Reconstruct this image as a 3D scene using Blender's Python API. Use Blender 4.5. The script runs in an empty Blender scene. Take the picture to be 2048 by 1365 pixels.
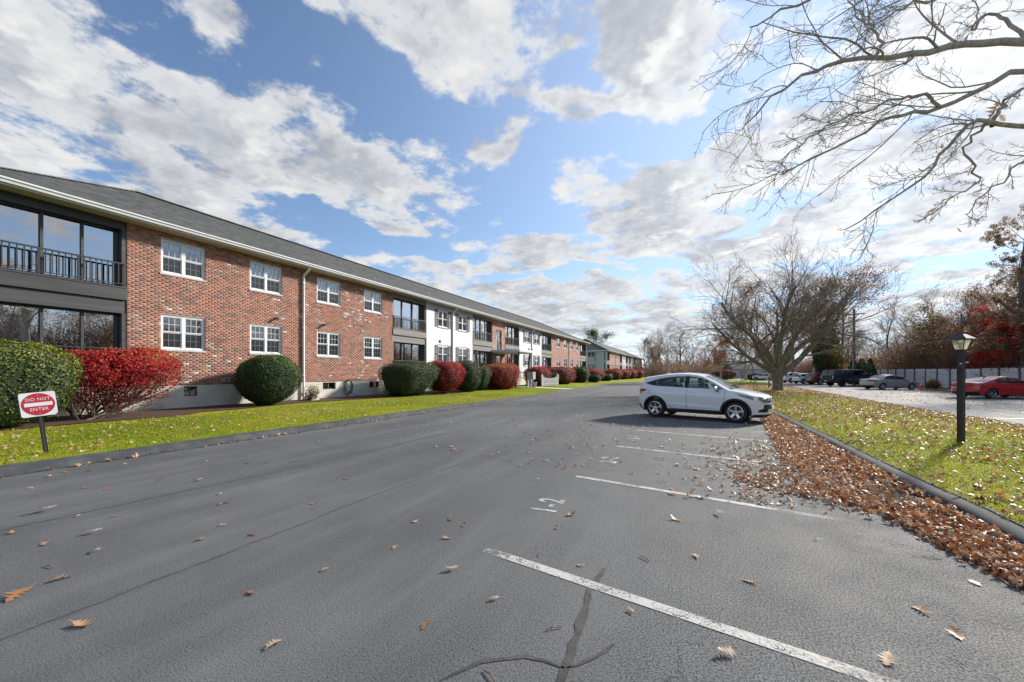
import bpy, bmesh, math, random
import numpy as np
from mathutils import Vector, Matrix
from mathutils.geometry import delaunay_2d_cdt

# ---------------------------------------------------------------- site frame
# x = across the drive (building at -x, island at +x), y = along the drive, z = up; metres.
F_PX, HOR, CAM_Z = 800.0, 746.0, 1.6
YAW = math.atan(366.0 / 800.0)
CY, SY = math.cos(YAW), math.sin(YAW)
sc = bpy.context.scene
col = sc.collection

# ---------------------------------------------------------------- camera
cam_d = bpy.data.cameras.new('camera')
cam_d.sensor_width = 36.0
cam_d.lens = 36.0 * F_PX / 2048.0
cam_d.shift_y = (HOR - 682.5) / 2048.0
cam_d.clip_start = 0.05
cam_d.clip_end = 3000
cam = bpy.data.objects.new('camera', cam_d)
cam.location = (0, 0, CAM_Z)
cam.rotation_euler = (math.radians(90), 0, YAW)
col.objects.link(cam)
sc.camera = cam

# ---------------------------------------------------------------- sun + exposure
SUN = Vector((0.467, 0.771, 0.435)).normalized()
sun_d = bpy.data.lights.new('sun', 'SUN')
sun_d.energy = 3.7
sun_d.angle = math.radians(5.0)
sun_d.color = (1.0, 0.93, 0.82)
sun_o = bpy.data.objects.new('sun', sun_d)
sun_o.rotation_euler = (-SUN).to_track_quat('-Z', 'Y').to_euler()
sun_o.location = (20, 30, 30)
col.objects.link(sun_o)
vs = sc.view_settings
vs.view_transform = 'Standard'
vs.look = 'None'
vs.exposure = 1.12
vs.gamma = 1.0
vs.use_curve_mapping = False
sc.cycles.max_bounces = 5
sc.cycles.transparent_max_bounces = 16
sc.cycles.caustics_reflective = False
sc.cycles.caustics_refractive = False

# ---------------------------------------------------------------- node helper
class NT:
    def __init__(s, tree):
        s.t = tree; s.n = tree.nodes; s.l = tree.links
    def node(s, typ, **kw):
        n = s.n.new(typ)
        for k, v in kw.items():
            setattr(n, k, v)
        return n
    def put(s, sock, v):
        if v is None: return
        if hasattr(v, 'is_linked'): s.l.new(v, sock)
        elif isinstance(v, (int, float)):
            sock.default_value = v if not hasattr(sock.default_value, '__len__') else [v] * len(sock.default_value)
        else:
            v = list(v)
            if hasattr(sock.default_value, '__len__') and len(sock.default_value) == 4 and len(v) == 3: v = v + [1.0]
            sock.default_value = v
    def math(s, op, a, b=None, c=None, clamp=False):
        n = s.node('ShaderNodeMath', operation=op, use_clamp=clamp)
        s.put(n.inputs[0], a); s.put(n.inputs[1], b)
        if c is not None: s.put(n.inputs[2], c)
        return n.outputs[0]
    def vmath(s, op, a, b=None, scale=None):
        n = s.node('ShaderNodeVectorMath', operation=op)
        s.put(n.inputs[0], a)
        if b is not None: s.put(n.inputs[1], b)
        if scale is not None: s.put(n.inputs['Scale'], scale)
        return n.outputs['Value'] if op in ('LENGTH', 'DOT_PRODUCT', 'DISTANCE') else n.outputs[0]
    def mix(s, f, a, b, blend='MIX', clampf=True):
        n = s.node('ShaderNodeMix', data_type='RGBA', blend_type=blend)
        n.clamp_factor = clampf
        s.put(n.inputs[0], f); s.put(n.inputs[6], a); s.put(n.inputs[7], b)
        return n.outputs[2]
    def noise(s, vec, scale=5, detail=2, rough=.5, dist=0, color=False, lac=2.0, dim='3D'):
        n = s.node('ShaderNodeTexNoise', noise_dimensions=dim)
        s.put(n.inputs['Vector'], vec); s.put(n.inputs['Scale'], scale)
        s.put(n.inputs['Detail'], detail); s.put(n.inputs['Roughness'], rough)
        s.put(n.inputs['Distortion'], dist); s.put(n.inputs['Lacunarity'], lac)
        return n.outputs['Color'] if color else n.outputs[0]
    def vor(s, vec, scale=5, feature='F1', rand=1.0, out=0):
        n = s.node('ShaderNodeTexVoronoi', feature=feature)
        s.put(n.inputs['Vector'], vec); s.put(n.inputs['Scale'], scale)
        s.put(n.inputs['Randomness'], rand)
        return n.outputs[out]
    def mr(s, v, a, b, c=0.0, d=1.0, smooth=True):
        n = s.node('ShaderNodeMapRange', interpolation_type='SMOOTHSTEP' if smooth else 'LINEAR')
        s.put(n.inputs[0], v); s.put(n.inputs[1], a); s.put(n.inputs[2], b)
        s.put(n.inputs[3], c); s.put(n.inputs[4], d)
        return n.outputs[0]
    def ramp(s, f, stops, mode='LINEAR'):
        n = s.node('ShaderNodeValToRGB')
        cr = n.color_ramp; cr.interpolation = mode
        while len(cr.elements) > 1: cr.elements.remove(cr.elements[-1])
        cr.elements[0].position = stops[0][0]; cr.elements[0].color = (*stops[0][1], 1)
        for p, c in stops[1:]:
            e = cr.elements.new(p); e.color = (*c, 1)
        s.put(n.inputs[0], f)
        return n.outputs[0]
    def attr(s, name, out='Fac'):
        n = s.node('ShaderNodeAttribute'); n.attribute_name = name
        return n.outputs[out]
    def bump(s, h, strength=.3, dist=.01):
        n = s.node('ShaderNodeBump')
        s.put(n.inputs['Strength'], strength); s.put(n.inputs['Distance'], dist); s.put(n.inputs['Height'], h)
        return n.outputs[0]
    def sep(s, v):
        n = s.node('ShaderNodeSeparateXYZ'); s.put(n.inputs[0], v); return n.outputs
    def comb(s, x, y, z):
        n = s.node('ShaderNodeCombineXYZ')
        s.put(n.inputs[0], x); s.put(n.inputs[1], y); s.put(n.inputs[2], z)
        return n.outputs[0]

# ---------------------------------------------------------------- world: Nishita sky + broken cloud
world = bpy.data.worlds.new('World')
sc.world = world
world.use_nodes = True
W = NT(world.node_tree)
W.n.clear()
sky = W.node('ShaderNodeTexSky', sky_type='NISHITA')
sky.sun_disc = False
sky.sun_elevation = math.asin(SUN.z)
sky.sun_rotation = math.atan2(SUN.x, SUN.y)
sky.altitude = 20
sky.air_density = 1.0
sky.dust_density = 0.0
sky.ozone_density = 2.4
SKY_STRENGTH = 0.075
tc = W.node('ShaderNodeTexCoord')
D = W.vmath('NORMALIZE', tc.outputs['Generated'])
dx, dy, dz = W.sep(D)[0:3]
az = W.math('ARCTAN2', dx, dy)
el = W.math('ARCSINE', dz)
AE = W.comb(az, el, 0.0)
zc = W.math('ADD', W.math('MAXIMUM', dz, 0.0), 0.15)
P = W.comb(W.math('DIVIDE', dx, zc), W.math('DIVIDE', dy, zc), 0.0)

def px_ae(u, v):
    cx, cz = (u - 1024) / F_PX, (HOR - v) / F_PX
    return math.atan2(cx, 1.0) - YAW, math.atan2(cz, math.hypot(cx, 1.0))

# broad masses and gaps of the cloud deck: (u, v, ru, rv, roll, weight)
BLOBS = [
 (120, 330, 430, 230, 0, .62), (40, 90, 330, 120, 8, .55), (330, 420, 330, 130, 0, .45), (480, 235, 330, 105, 10, .50), (640, 300, 190, 90, 14, .32),
 (790, 400, 210, 80, 0, .52), (560, 340, 200, 60, 4, .25), (455, 45, 75, 70, 0, .45), (740, 45, 230, 75, 0, .45), (900, 130, 120, 170, -8, .46),
 (1080, 40, 330, 90, 0, .50), (1030, 160, 170, 45, 12, .42), (1160, 215, 95, 45, 10, .48), (985, 290, 100, 55, -28, .56), (1330, 110, 150, 190, 0, .55),
 (1250, 390, 190, 80, -8, .62), (1450, 370, 330, 90, -3, .58), (1720, 230, 420, 260, 0, .55), (1980, 150, 330, 330, 0, .45), (1900, 430, 330, 90, 0, .5),
 (1020, 515, 190, 50, -4, .60), (860, 545, 120, 28, 0, .40), (1330, 475, 160, 34, 4, .55), (1540, 480, 230, 40, 0, .5), (1700, 520, 260, 38, 0, .5),
 (1100, 595, 420, 40, -3, .52), (1250, 650, 420, 30, 0, .5), (1000, 435, 60, 16, -10, .42), (1920, 575, 160, 26, 6, .5), (1800, 640, 330, 40, 0, .42),
 (1180, 545, 120, 16, 0, .4), (-300, 300, 420, 420, 0, .4), (540, 310, 220, 90, 8, .34), (330, 160, 260, 60, 8, .22), (150, 200, 300, 160, 0, .25), (300, 250, 250, 90, 0, .2),
 (340, 125, 170, 42, 6, -.45), (600, 80, 130, 65, 0, -.5), (740, 190, 90, 110, 30, -.5), (440, 255, 110, 20, 5, -.30), (620, 372, 95, 22, 0, -.42),
 (1010, 430, 250, 60, 10, -.45), (1080, 300, 60, 90, 25, -.45), (1260, 290, 200, 48, 8, -.6), (1150, 105, 90, 34, -25, -.42), (1215, 165, 60, 30, 20, -.42), (830, 490, 260, 38, 8, -.45),
 (1420, 200, 40, 110, 0, -.35), (1900, 525, 200, 24, -8, -.5), (1120, 560, 190, 13, -3, -.5), (1170, 470, 70, 20, 0, -.3), (250, 20, 170, 26, 0, -.4),
 (1500, 440, 90, 18, 0, -.4), (1480, 150, 60, 40, 0, -.35), (1000, 640, 200, 12, 0, -.3), (900, 235, 60, 26, 0, -.3), (1780, 600, 160, 13, 0, -.4), (1330, 520, 150, 14, 0, -.35),
]
nsoft = W.noise(P, 1.3, 3, .62, 0, color=True, dim='2D')
warp = W.vmath('SCALE', W.vmath('SUBTRACT', nsoft, (.5, .5, .5)), scale=.17)
AEw = W.vmath('ADD', AE, warp)

def deck(vec_ae):
    acc = None
    for (u, v, ru, rv, roll, w) in BLOBS:
        c = px_ae(u, v)
        a0, a1 = px_ae(u - ru, v), px_ae(u + ru, v)
        e0, e1 = px_ae(u, v + rv), px_ae(u, v - rv)
        m = W.node('ShaderNodeMapping', vector_type='TEXTURE')
        W.put(m.inputs[0], vec_ae)
        m.inputs[1].default_value = (c[0], c[1], 0)
        m.inputs[2].default_value = (0, 0, -math.radians(roll))
        m.inputs[3].default_value = (max(.02, (a1[0] - a0[0]) / 2) * 1.25, max(.012, (e1[1] - e0[1]) / 2) * 1.25, 1)
        r = W.vmath('LENGTH', m.outputs[0])
        acc = W.math('ADD', W.mr(r, 1.0, .25, 0.0, w), acc if acc is not None else 0.0)
    return acc

low = W.mr(el, .34, .08, 0.0, .25)
cover = W.math('MAXIMUM', W.math('MINIMUM', W.math('ADD', deck(AEw), low), .52), -.55)
fbm = W.noise(P, 2.5, 6, .63, 0, dim='2D')
fine = W.noise(P, 5.0, 6, .66, 0, dim='2D')
dens = W.math('ADD', cover, W.math('MULTIPLY', W.math('SUBTRACT', fbm, .5), 1.75))
dens = W.math('ADD', dens, W.math('MULTIPLY', W.math('SUBTRACT', fine, .5), .95))
alpha = W.mr(dens, .0, .46)
thick = W.mr(dens, .25, 1.0)
# light seen through thinner cloud towards the sun
Psun = W.vmath('ADD', P, (SUN.x * .11, SUN.y * .11, 0))
shade = W.math('SUBTRACT', W.noise(Psun, 2.5, 4, .61, 0, dim='2D'), fbm)
cosg = W.vmath('DOT_PRODUCT', D, tuple(SUN))
glow = W.math('POWER', W.math('MAXIMUM', cosg, 0.0), 6.0)
bright = W.mix(thick, (.90, .92, .94), (.53, .565, .63))
bright = W.mix(W.mr(shade, -.02, .20), bright, (.50, .53, .60))
bright = W.mix(W.mr(shade, -.03, -.20), bright, (.97, .97, .965))
cl = W.vmath('SCALE', bright, scale=W.math('DIVIDE', W.math('ADD', .40, W.math('MULTIPLY', glow, .17)), SKY_STRENGTH))
tint = W.node('ShaderNodeVectorMath', operation='MULTIPLY')
W.put(tint.inputs[0], sky.outputs[0]); tint.inputs[1].default_value = (1.04, 1.02, 1.05)
hz = W.mr(el, .16, .0, 0.0, .75)
base = W.mix(W.math('MULTIPLY', W.math('POWER', W.math('MAXIMUM', cosg, 0.0), 3.0), .85), tint.outputs[0], tuple(c / SKY_STRENGTH for c in (.36, .45, .60)))
base = W.mix(hz, base, tuple(c / SKY_STRENGTH for c in (.46, .53, .62)))
final = W.mix(alpha, base, cl)
bg = W.node('ShaderNodeBackground')
W.put(bg.inputs[0], final)
bg.inputs[1].default_value = SKY_STRENGTH
wo = W.node('ShaderNodeOutputWorld')
W.l.new(bg.outputs[0], wo.inputs[0])
world.cycles.sampling_method = 'MANUAL'
world.cycles.sample_map_resolution = 512

# ---------------------------------------------------------------- placing helpers
def cam2site(X, Y):
    return X * CY - Y * SY, X * SY + Y * CY

def at(u, v, z=0.0):
    """site position of a photo point that lies on the level z"""
    Y = (CAM_Z - z) * F_PX / (v - HOR)
    return cam2site((u - 1024) / F_PX * Y, Y)

def ray(u, v, Y):
    """site position of a photo point at forward distance Y"""
    x, y = cam2site((u - 1024) / F_PX * Y, Y)
    return np.array((x, y, CAM_Z + (HOR - v) * Y / F_PX))

# ---------------------------------------------------------------- object helpers
LOC = {}
def tag(o, label=None, cat=None, group=None, kind=None):
    if label: o['label'] = label
    if cat: o['category'] = cat
    if group: o['group'] = group
    if kind: o['kind'] = kind
    return o

def thing(name, label, cat, loc=(0, 0, 0), rz=0.0, group=None):
    o = bpy.data.objects.new(name, None)
    o.empty_display_size = .2
    o.location = loc
    o.rotation_euler = (0, 0, rz)
    col.objects.link(o)
    LOC[o] = np.array(loc, float) if rz == 0 else np.zeros(3)
    return tag(o, label, cat, group)

def link(name, me, mat, parent=None, loc=(0, 0, 0), rot=(0, 0, 0), kind=None):
    o = bpy.data.objects.new(name, me)
    if mat is not None and not me.materials: me.materials.append(mat)
    o.location = loc; o.rotation_euler = rot
    if parent is not None:
        o.parent = parent
        LOC[o] = LOC.get(parent, np.zeros(3))
    col.objects.link(o)
    if mat is not None and me.materials and me.materials[0] != mat:
        o.material_slots[0].link = 'OBJECT'; o.material_slots[0].material = mat
    if kind: o['kind'] = kind
    return o

def fastmesh(name, V, Fc, rnd=None, smooth=False):
    """V (n,3), Fc list of arrays (m,k)"""
    me = bpy.data.meshes.new(name)
    V = np.asarray(V, np.float32)
    if not isinstance(Fc, (list, tuple)): Fc = [Fc]
    Fc = [np.asarray(f, np.int32) for f in Fc if len(f)]
    me.vertices.add(len(V)); me.vertices.foreach_set('co', V.ravel())
    idx = np.concatenate([f.ravel() for f in Fc])
    tot = np.concatenate([np.full(len(f), f.shape[1], np.int32) for f in Fc])
    st = np.concatenate(([0], np.cumsum(tot)[:-1])).astype(np.int32)
    me.loops.add(len(idx)); me.loops.foreach_set('vertex_index', idx)
    me.polygons.add(len(tot)); me.polygons.foreach_set('loop_start', st)
    try: me.polygons.foreach_set('loop_total', tot)
    except Exception: pass
    if smooth: me.polygons.foreach_set('use_smooth', np.ones(len(tot), bool))
    me.update(calc_edges=True)
    if rnd is not None:
        a = me.attributes.new('rnd', 'FLOAT', 'POINT')
        a.data.foreach_set('value', np.asarray(rnd, np.float32))
    return me

class MB:
    def __init__(s): s.v = []; s.f = []
    def add(s, V, Fs):
        o = len(s.v)
        s.v.extend([tuple(map(float, p)) for p in V])
        s.f.extend([tuple(int(i) + o for i in f) for f in Fs])
        return s
    def box(s, x0, x1, y0, y1, z0, z1):
        return s.add([(x0, y0, z0), (x1, y0, z0), (x1, y1, z0), (x0, y1, z0), (x0, y0, z1), (x1, y0, z1), (x1, y1, z1), (x0, y1, z1)],
                     [(3, 2, 1, 0), (4, 5, 6, 7), (0, 1, 5, 4), (1, 2, 6, 5), (2, 3, 7, 6), (3, 0, 4, 7)])
    def quad(s, a, b, c, d): return s.add([a, b, c, d], [(0, 1, 2, 3)])
    def bar(s, p, q, w, h, up=(0, 0, 1)):
        p, q = Vector(p), Vector(q)
        d = (q - p).normalized(); up = Vector(up)
        a = d.cross(up)
        if a.length < 1e-4: a = d.cross(Vector((1, 0, 0)))
        a.normalize(); b = a.cross(d)
        a *= w / 2; b *= h / 2
        V = [p - a - b, p + a - b, p + a + b, p - a + b, q - a - b, q + a - b, q + a + b, q - a + b]
        return s.add(V, [(3, 2, 1, 0), (4, 5, 6, 7), (0, 1, 5, 4), (1, 2, 6, 5), (2, 3, 7, 6), (3, 0, 4, 7)])
    def tube(s, pts, r, n=8, cap=True):
        pts = [Vector(p) for p in pts]
        rs = [r] * len(pts) if isinstance(r, (int, float)) else r
        V = []; Fs = []
        t0 = (pts[1] - pts[0]).normalized()
        a = t0.orthogonal().normalized()
        for i, p in enumerate(pts):
            t = (pts[min(i + 1, len(pts) - 1)] - pts[max(i - 1, 0)]).normalized()
            a = (a - t * a.dot(t)).normalized(); b = t.cross(a)
            for k in range(n):
                c = 2 * math.pi * k / n
                V.append(p + (a * math.cos(c) + b * math.sin(c)) * rs[i])
        for i in range(len(pts) - 1):
            for k in range(n):
                Fs.append((i * n + k, i * n + (k + 1) % n, (i + 1) * n + (k + 1) % n, (i + 1) * n + k))
        if cap:
            Fs.append(tuple(range(n - 1, -1, -1))); Fs.append(tuple((len(pts) - 1) * n + k for k in range(n)))
        return s.add(V, Fs)
    def lathe(s, prof, n=16, M=None, ang=2 * math.pi):
        """prof: (r, z) revolved about local z; M places it"""
        M = M or Matrix()
        V = []; Fs = []
        for (r, z) in prof:
            for k in range(n):
                c = ang * k / n
                V.append(M @ Vector((r * math.cos(c), r * math.sin(c), z)))
        for i in range(len(prof) - 1):
            for k in range(n):
                Fs.append((i * n + k, i * n + (k + 1) % n, (i + 1) * n + (k + 1) % n, (i + 1) * n + k))
        return s.add(V, Fs)
    def prism(s, poly, axis, a, b):
        """poly 2D in the two other axes (in order), extruded along axis between a and b"""
        n = len(poly)
        def P3(p, t):
            return {0: (t, p[0], p[1]), 1: (p[0], t, p[1]), 2: (p[0], p[1], t)}[axis]
        V = [P3(p, a) for p in poly] + [P3(p, b) for p in poly]
        Fs = [tuple(range(n - 1, -1, -1)), tuple(range(n, 2 * n))] + [(i, (i + 1) % n, n + (i + 1) % n, n + i) for i in range(n)]
        return s.add(V, Fs)
    def mesh(s, name, off=(0, 0, 0), smooth=False):
        me = bpy.data.meshes.new(name)
        V = np.array(s.v, float).reshape(-1, 3) - np.asarray(off, float)
        me.from_pydata(V.tolist(), [], s.f)
        if smooth: me.polygons.foreach_set('use_smooth', np.ones(len(me.polygons), bool))
        me.update()
        return me
    def build(s, name, mat, parent=None, smooth=False, bevel=0, kind=None):
        off = LOC.get(parent, np.zeros(3)) if parent is not None else np.zeros(3)
        o = link(name, s.mesh(name, off, smooth), mat, parent, kind=kind)
        if bevel:
            m = o.modifiers.new('edge', 'BEVEL'); m.width = bevel; m.segments = 2; m.limit_method = 'ANGLE'
        return o

def recalc(o):
    bm = bmesh.new(); bm.from_mesh(o.data)
    bmesh.ops.recalc_face_normals(bm, faces=bm.faces)
    bm.to_mesh(o.data); bm.free()
    return o

def sharp(o, deg=40, weld=0):
    bm = bmesh.new(); bm.from_mesh(o.data)
    if weld: bmesh.ops.remove_doubles(bm, verts=bm.verts, dist=weld)
    bmesh.ops.recalc_face_normals(bm, faces=bm.faces)
    lim = math.radians(deg)
    for f in bm.faces: f.smooth = True
    for e in bm.edges:
        if len(e.link_faces) == 2: e.smooth = e.calc_face_angle(0) < lim
    bm.to_mesh(o.data); bm.free()
    return o

def text_mesh(body, size, name, extrude=0.0, spacing=1.0, bold=0.0):
    c = bpy.data.curves.new(name, 'FONT')
    c.body = body; c.size = size; c.align_x = 'CENTER'; c.align_y = 'CENTER'
    c.extrude = extrude; c.offset = bold; c.space_character = spacing; c.resolution_u = 4
    o = bpy.data.objects.new(name, c); col.objects.link(o)
    dg = bpy.context.evaluated_depsgraph_get()
    me = bpy.data.meshes.new_from_object(o.evaluated_get(dg))
    bpy.data.objects.remove(o); bpy.data.curves.remove(c)
    me.materials.clear()
    return me

# ---------------------------------------------------------------- materials
MATS = {}
def pm(name, c1, c2=None, scale=6.0, rough=.6, metal=0.0, bump=0.0, bscale=60.0, spec=.5, coat=0.0, detail=4, stretch=None, bdist=.01, lo=.35, hi=.65):
    if name in MATS: return MATS[name]
    m = bpy.data.materials.new(name); m.use_nodes = True
    N = NT(m.node_tree); b = N.n['Principled BSDF']
    tcn = N.node('ShaderNodeTexCoord'); vec = tcn.outputs['Object']
    if stretch:
        mp = N.node('ShaderNodeMapping'); N.put(mp.inputs[0], vec); mp.inputs[3].default_value = stretch; vec = mp.outputs[0]
    if c2 is not None:
        f = N.mr(N.noise(vec, scale, detail, .6), lo, hi)
        N.put(b.inputs['Base Color'], N.mix(f, c1, c2))
    else:
        b.inputs['Base Color'].default_value = (*c1, 1)
    b.inputs['Roughness'].default_value = rough
    b.inputs['Metallic'].default_value = metal
    b.inputs['Specular IOR Level'].default_value = spec
    if coat:
        b.inputs['Coat Weight'].default_value = coat; b.inputs['Coat Roughness'].default_value = .04
    if bump:
        N.put(b.inputs['Normal'], N.bump(N.noise(vec, bscale, 3, .6), bump, bdist))
    MATS[name] = m
    return m

def leafmat(name, stops, rough=.55, trans=.35, back=1.0, spec=.3, mode='LINEAR'):
    """foliage: colour picked per leaf, light passes through"""
    m = bpy.data.materials.new(name); m.use_nodes = True
    N = NT(m.node_tree); b = N.n['Principled BSDF']; out = N.n['Material Output']
    c = N.ramp(N.attr('rnd'), stops, mode)
    N.put(b.inputs['Base Color'], c)
    b.inputs['Roughness'].default_value = rough
    b.inputs['Specular IOR Level'].default_value = spec
    tr = N.node('ShaderNodeBsdfTranslucent'); N.put(tr.inputs[0], c)
    mx = N.node('ShaderNodeMixShader'); mx.inputs[0].default_value = trans
    N.l.new(b.outputs[0], mx.inputs[1]); N.l.new(tr.outputs[0], mx.inputs[2])
    N.l.new(mx.outputs[0], out.inputs[0])
    return m

def glassmat(name, tint=(.75, .82, .82), refl=1.0, ior=1.6, rough=.0):
    m = bpy.data.materials.new(name); m.use_nodes = True
    N = NT(m.node_tree); N.n.clear()
    out = N.node('ShaderNodeOutputMaterial')
    tr = N.node('ShaderNodeBsdfTransparent'); tr.inputs[0].default_value = (*tint, 1)
    gl = N.node('ShaderNodeBsdfGlossy'); gl.inputs['Roughness'].default_value = rough
    gl.inputs['Color'].default_value = (.95, .97, 1, 1)
    fr = N.node('ShaderNodeFresnel'); fr.inputs[0].default_value = ior
    f = N.math('MULTIPLY', fr.outputs[0], refl, clamp=True)
    mx = N.node('ShaderNodeMixShader')
    N.l.new(f, mx.inputs[0]); N.l.new(tr.outputs[0], mx.inputs[1]); N.l.new(gl.outputs[0], mx.inputs[2])
    N.l.new(mx.outputs[0], out.inputs[0])
    return m

def new_mat(name):
    m = bpy.data.materials.new(name); m.use_nodes = True
    N = NT(m.node_tree)
    tcn = N.node('ShaderNodeTexCoord')
    return m, N, N.n['Principled BSDF'], tcn.outputs['Object']

def asphalt(name, dark, light, worn, coarse=1.0, rough=.62):
    m, N, b, v = new_mat(name)
    x, y, z = N.sep(v)[0:3]
    big = N.mr(N.noise(v, .22, 4, .55), .38, .66)
    mid = N.mr(N.noise(v, 1.7, 5, .62), .35, .7)
    # older, rougher surface inside the parking bays than on the drive lane
    bay = N.mr(N.math('ADD', x, N.math('MULTIPLY', N.noise(v, .6, 3), 1.6)), -2.4, 2.2)
    old = N.math('MULTIPLY', bay, worn)
    base = N.mix(N.math('ADD', N.math('MULTIPLY', big, .55), N.math('MULTIPLY', mid, .3)), dark, light)
    base = N.mix(N.math('MULTIPLY', old, .72), base, (.25, .25, .247))
    g1 = N.vor(v, 150 * coarse); g2 = N.noise(v, 95 * coarse, 3, .7); g3 = N.noise(v, 340 * coarse, 2, .6)
    pits = N.math('MULTIPLY', N.mr(g2, .50, .62), N.math('ADD', .55, N.math('MULTIPLY', old, .45)))
    stone = N.mr(N.vor(v, 120 * coarse, out=1), .86, .98)
    base = N.mix(N.math('MULTIPLY', pits, .9), base, tuple(.15 * c for c in dark))
    sp = N.mr(N.noise(v, 230 * coarse, 1, .5), .60, .74)
    base = N.mix(N.math('MULTIPLY', sp, .75), base, tuple(2.8 * c for c in light))
    sp2 = N.mr(N.noise(v, 75 * coarse, 2, .6), .42, .64)
    base = N.mix(N.math('MULTIPLY', sp2, N.math('ADD', .16, N.math('MULTIPLY', old, .30))), base, tuple(.5 * c for c in dark))
    # cracks and worn patches in the bays
    dv = N.vmath('ADD', v, N.vmath('SCALE', N.vmath('SUBTRACT', N.noise(v, 2.2, 4, .65, color=True), (.5, .5, .5)), scale=.55))
    ck = N.vor(dv, 1.5, feature='DISTANCE_TO_EDGE')
    cmask = N.mr(N.noise(v, .75, 3, .6), .50, .64)
    crack = N.math('MULTIPLY', N.mr(ck, .016, .003), N.math('MULTIPLY', cmask, N.math('MULTIPLY', old, .9)))
    base = N.mix(crack, base, (.012, .012, .013))
    oil = N.mr(N.noise(N.vmath('ADD', v, (3.1, 7.7, 0)), 1.05, 3, .62), .655, .74)
    base = N.mix(N.math('MULTIPLY', oil, .55), base, tuple(.45 * c for c in dark))
    track = N.mr(N.noise(N.vmath('MULTIPLY', v, (1, .14, 1)), 1.1, 5, .68), .42, .72)
    base = N.mix(N.math('MULTIPLY', track, .30), base, tuple(1.75 * c for c in light))
    grit = N.mr(N.noise(v, 420, 2, .6), .62, .75)
    base = N.mix(N.math('MULTIPLY', grit, .5), base, (.42, .41, .39))
    stain = N.mr(N.noise(N.vmath('MULTIPLY', v, (1, .35, 1)), .9, 4, .6), .66, .78)
    base = N.mix(N.math('MULTIPLY', stain, .18), base, (.17, .14, .095))
    N.put(b.inputs['Base Color'], base)
    N.put(b.inputs['Roughness'], N.math('ADD', rough, N.math('MULTIPLY', mid, .16)))
    b.inputs['Specular IOR Level'].default_value = .42
    h = N.math('SUBTRACT', N.math('ADD', N.math('MULTIPLY', g1, .5), N.math('MULTIPLY', g3, .25)), N.math('ADD', pits, N.math('MULTIPLY', crack, 1.5)))
    N.put(b.inputs['Normal'], N.bump(h, N.math('ADD', .42, N.math('MULTIPLY', old, .45)), .007))
    MATS[name] = m
    return m

asphalt('asphalt_drive', (.064, .067, .070), (.116, .118, .119), 1.0, .85, .80)
asphalt('asphalt_old', (.19, .187, .183), (.27, .265, .26), .0, .6, .85)

def grassmat(name, a, b_, dry):
    m, N, b, v = new_mat(name)
    n = N.mr(N.noise(v, .55, 4, .6), .38, .64)
    n2 = N.mr(N.noise(v, 14, 3, .7), .35, .65)
    n3 = N.mr(N.noise(v, 2.2, 4, .6), .56, .74)
    c = N.mix(n, a, b_)
    c = N.mix(N.math('MULTIPLY', n2, .5), c, tuple(.45 * k for k in a))
    c = N.mix(N.math('MULTIPLY', n3, .6), c, dry)
    N.put(b.inputs['Base Color'], c)
    b.inputs['Roughness'].default_value = .85
    b.inputs['Specular IOR Level'].default_value = .15
    N.put(b.inputs['Normal'], N.bump(N.noise(v, 60, 3, .7), .8, .03))
    MATS[name] = m
    return m
grassmat('lawn', (.20, .27, .012), (.34, .34, .016), (.30, .22, .06))
grassmat('far_ground', (.10, .085, .045), (.12, .11, .05), (.14, .10, .06))

def paintmat(name, c, wear=.5):
    """road paint, worn through to the asphalt"""
    m, N, b, v = new_mat(name)
    out = N.n['Material Output']
    w = N.mr(N.math('ADD', N.noise(v, 70, 4, .75), N.math('MULTIPLY', N.noise(v, 2.6, 3, .6), wear)), .50 + wear * .5 + .17, .50 + wear * .5 + .03)
    ck = N.vor(N.vmath('ADD', v, N.vmath('SCALE', N.noise(v, 3, 3, color=True), scale=.7)), 4.2, feature='DISTANCE_TO_EDGE')
    w = N.math('MULTIPLY', w, N.mr(ck, .003, .014))
    px3, py3 = N.sep(v)[0:2]
    run = N.math('ADD', N.math('SUBTRACT', px3, N.math('MULTIPLY', py3, .11)), N.math('MULTIPLY', N.math('SUBTRACT', N.noise(v, 30, 4, .75), .5), 1.6))
    if name == 'road_paint': w = N.math('MULTIPLY', w, N.mr(run, 1.0, .0))
    N.put(b.inputs['Base Color'], N.mix(N.noise(v, 25, 3), tuple(.8 * k for k in c), c))
    b.inputs['Roughness'].default_value = .6
    N.put(b.inputs['Normal'], N.bump(N.noise(v, 150, 2), .4, .004))
    tr = N.node('ShaderNodeBsdfTransparent'); mx = N.node('ShaderNodeMixShader')
    N.l.new(w, mx.inputs[0]); N.l.new(tr.outputs[0], mx.inputs[1]); N.l.new(b.outputs[0], mx.inputs[2])
    N.l.new(mx.outputs[0], out.inputs[0])
    MATS[name] = m
    return m
paintmat('road_paint', (.54, .53, .49), 1.0)
paintmat('yellow_paint', (.55, .42, .18), .5)

# ---------------------------------------------------------------- setting
def left_kerb(y):
    """inner edge of the left kerb"""
    if y < 30: return -9.7
    k = (y - 30) / 45.0
    return -9.7 - .55 * math.sin(min(k, 1) * math.pi) + (0 if y < 52 else .028 * (y - 52) ** 1.45)
def lawn_z(x, y):
    k = left_kerb(y)
    w = (k - .32 - x) / max(.5, (k - .32 + 17.2))
    return .125 + .17 * min(max(w, 0), 1) ** .8
RK = 2.62          # right kerb, drive side
IE = 8.75          # island far edge
def island_edge(y): return IE + (0 if y < 25 else (y - 25) * .035)
def island_z(x, y):
    w = (x - RK - .22) / (island_edge(y) - RK - .22)
    w = min(max(w, 0), 1)
    s = .125 + .17 * math.sin(w * math.pi) ** .8
    return s * (1 - w) + (.03 + .17 * math.sin(w * math.pi) ** .8) * w

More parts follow.
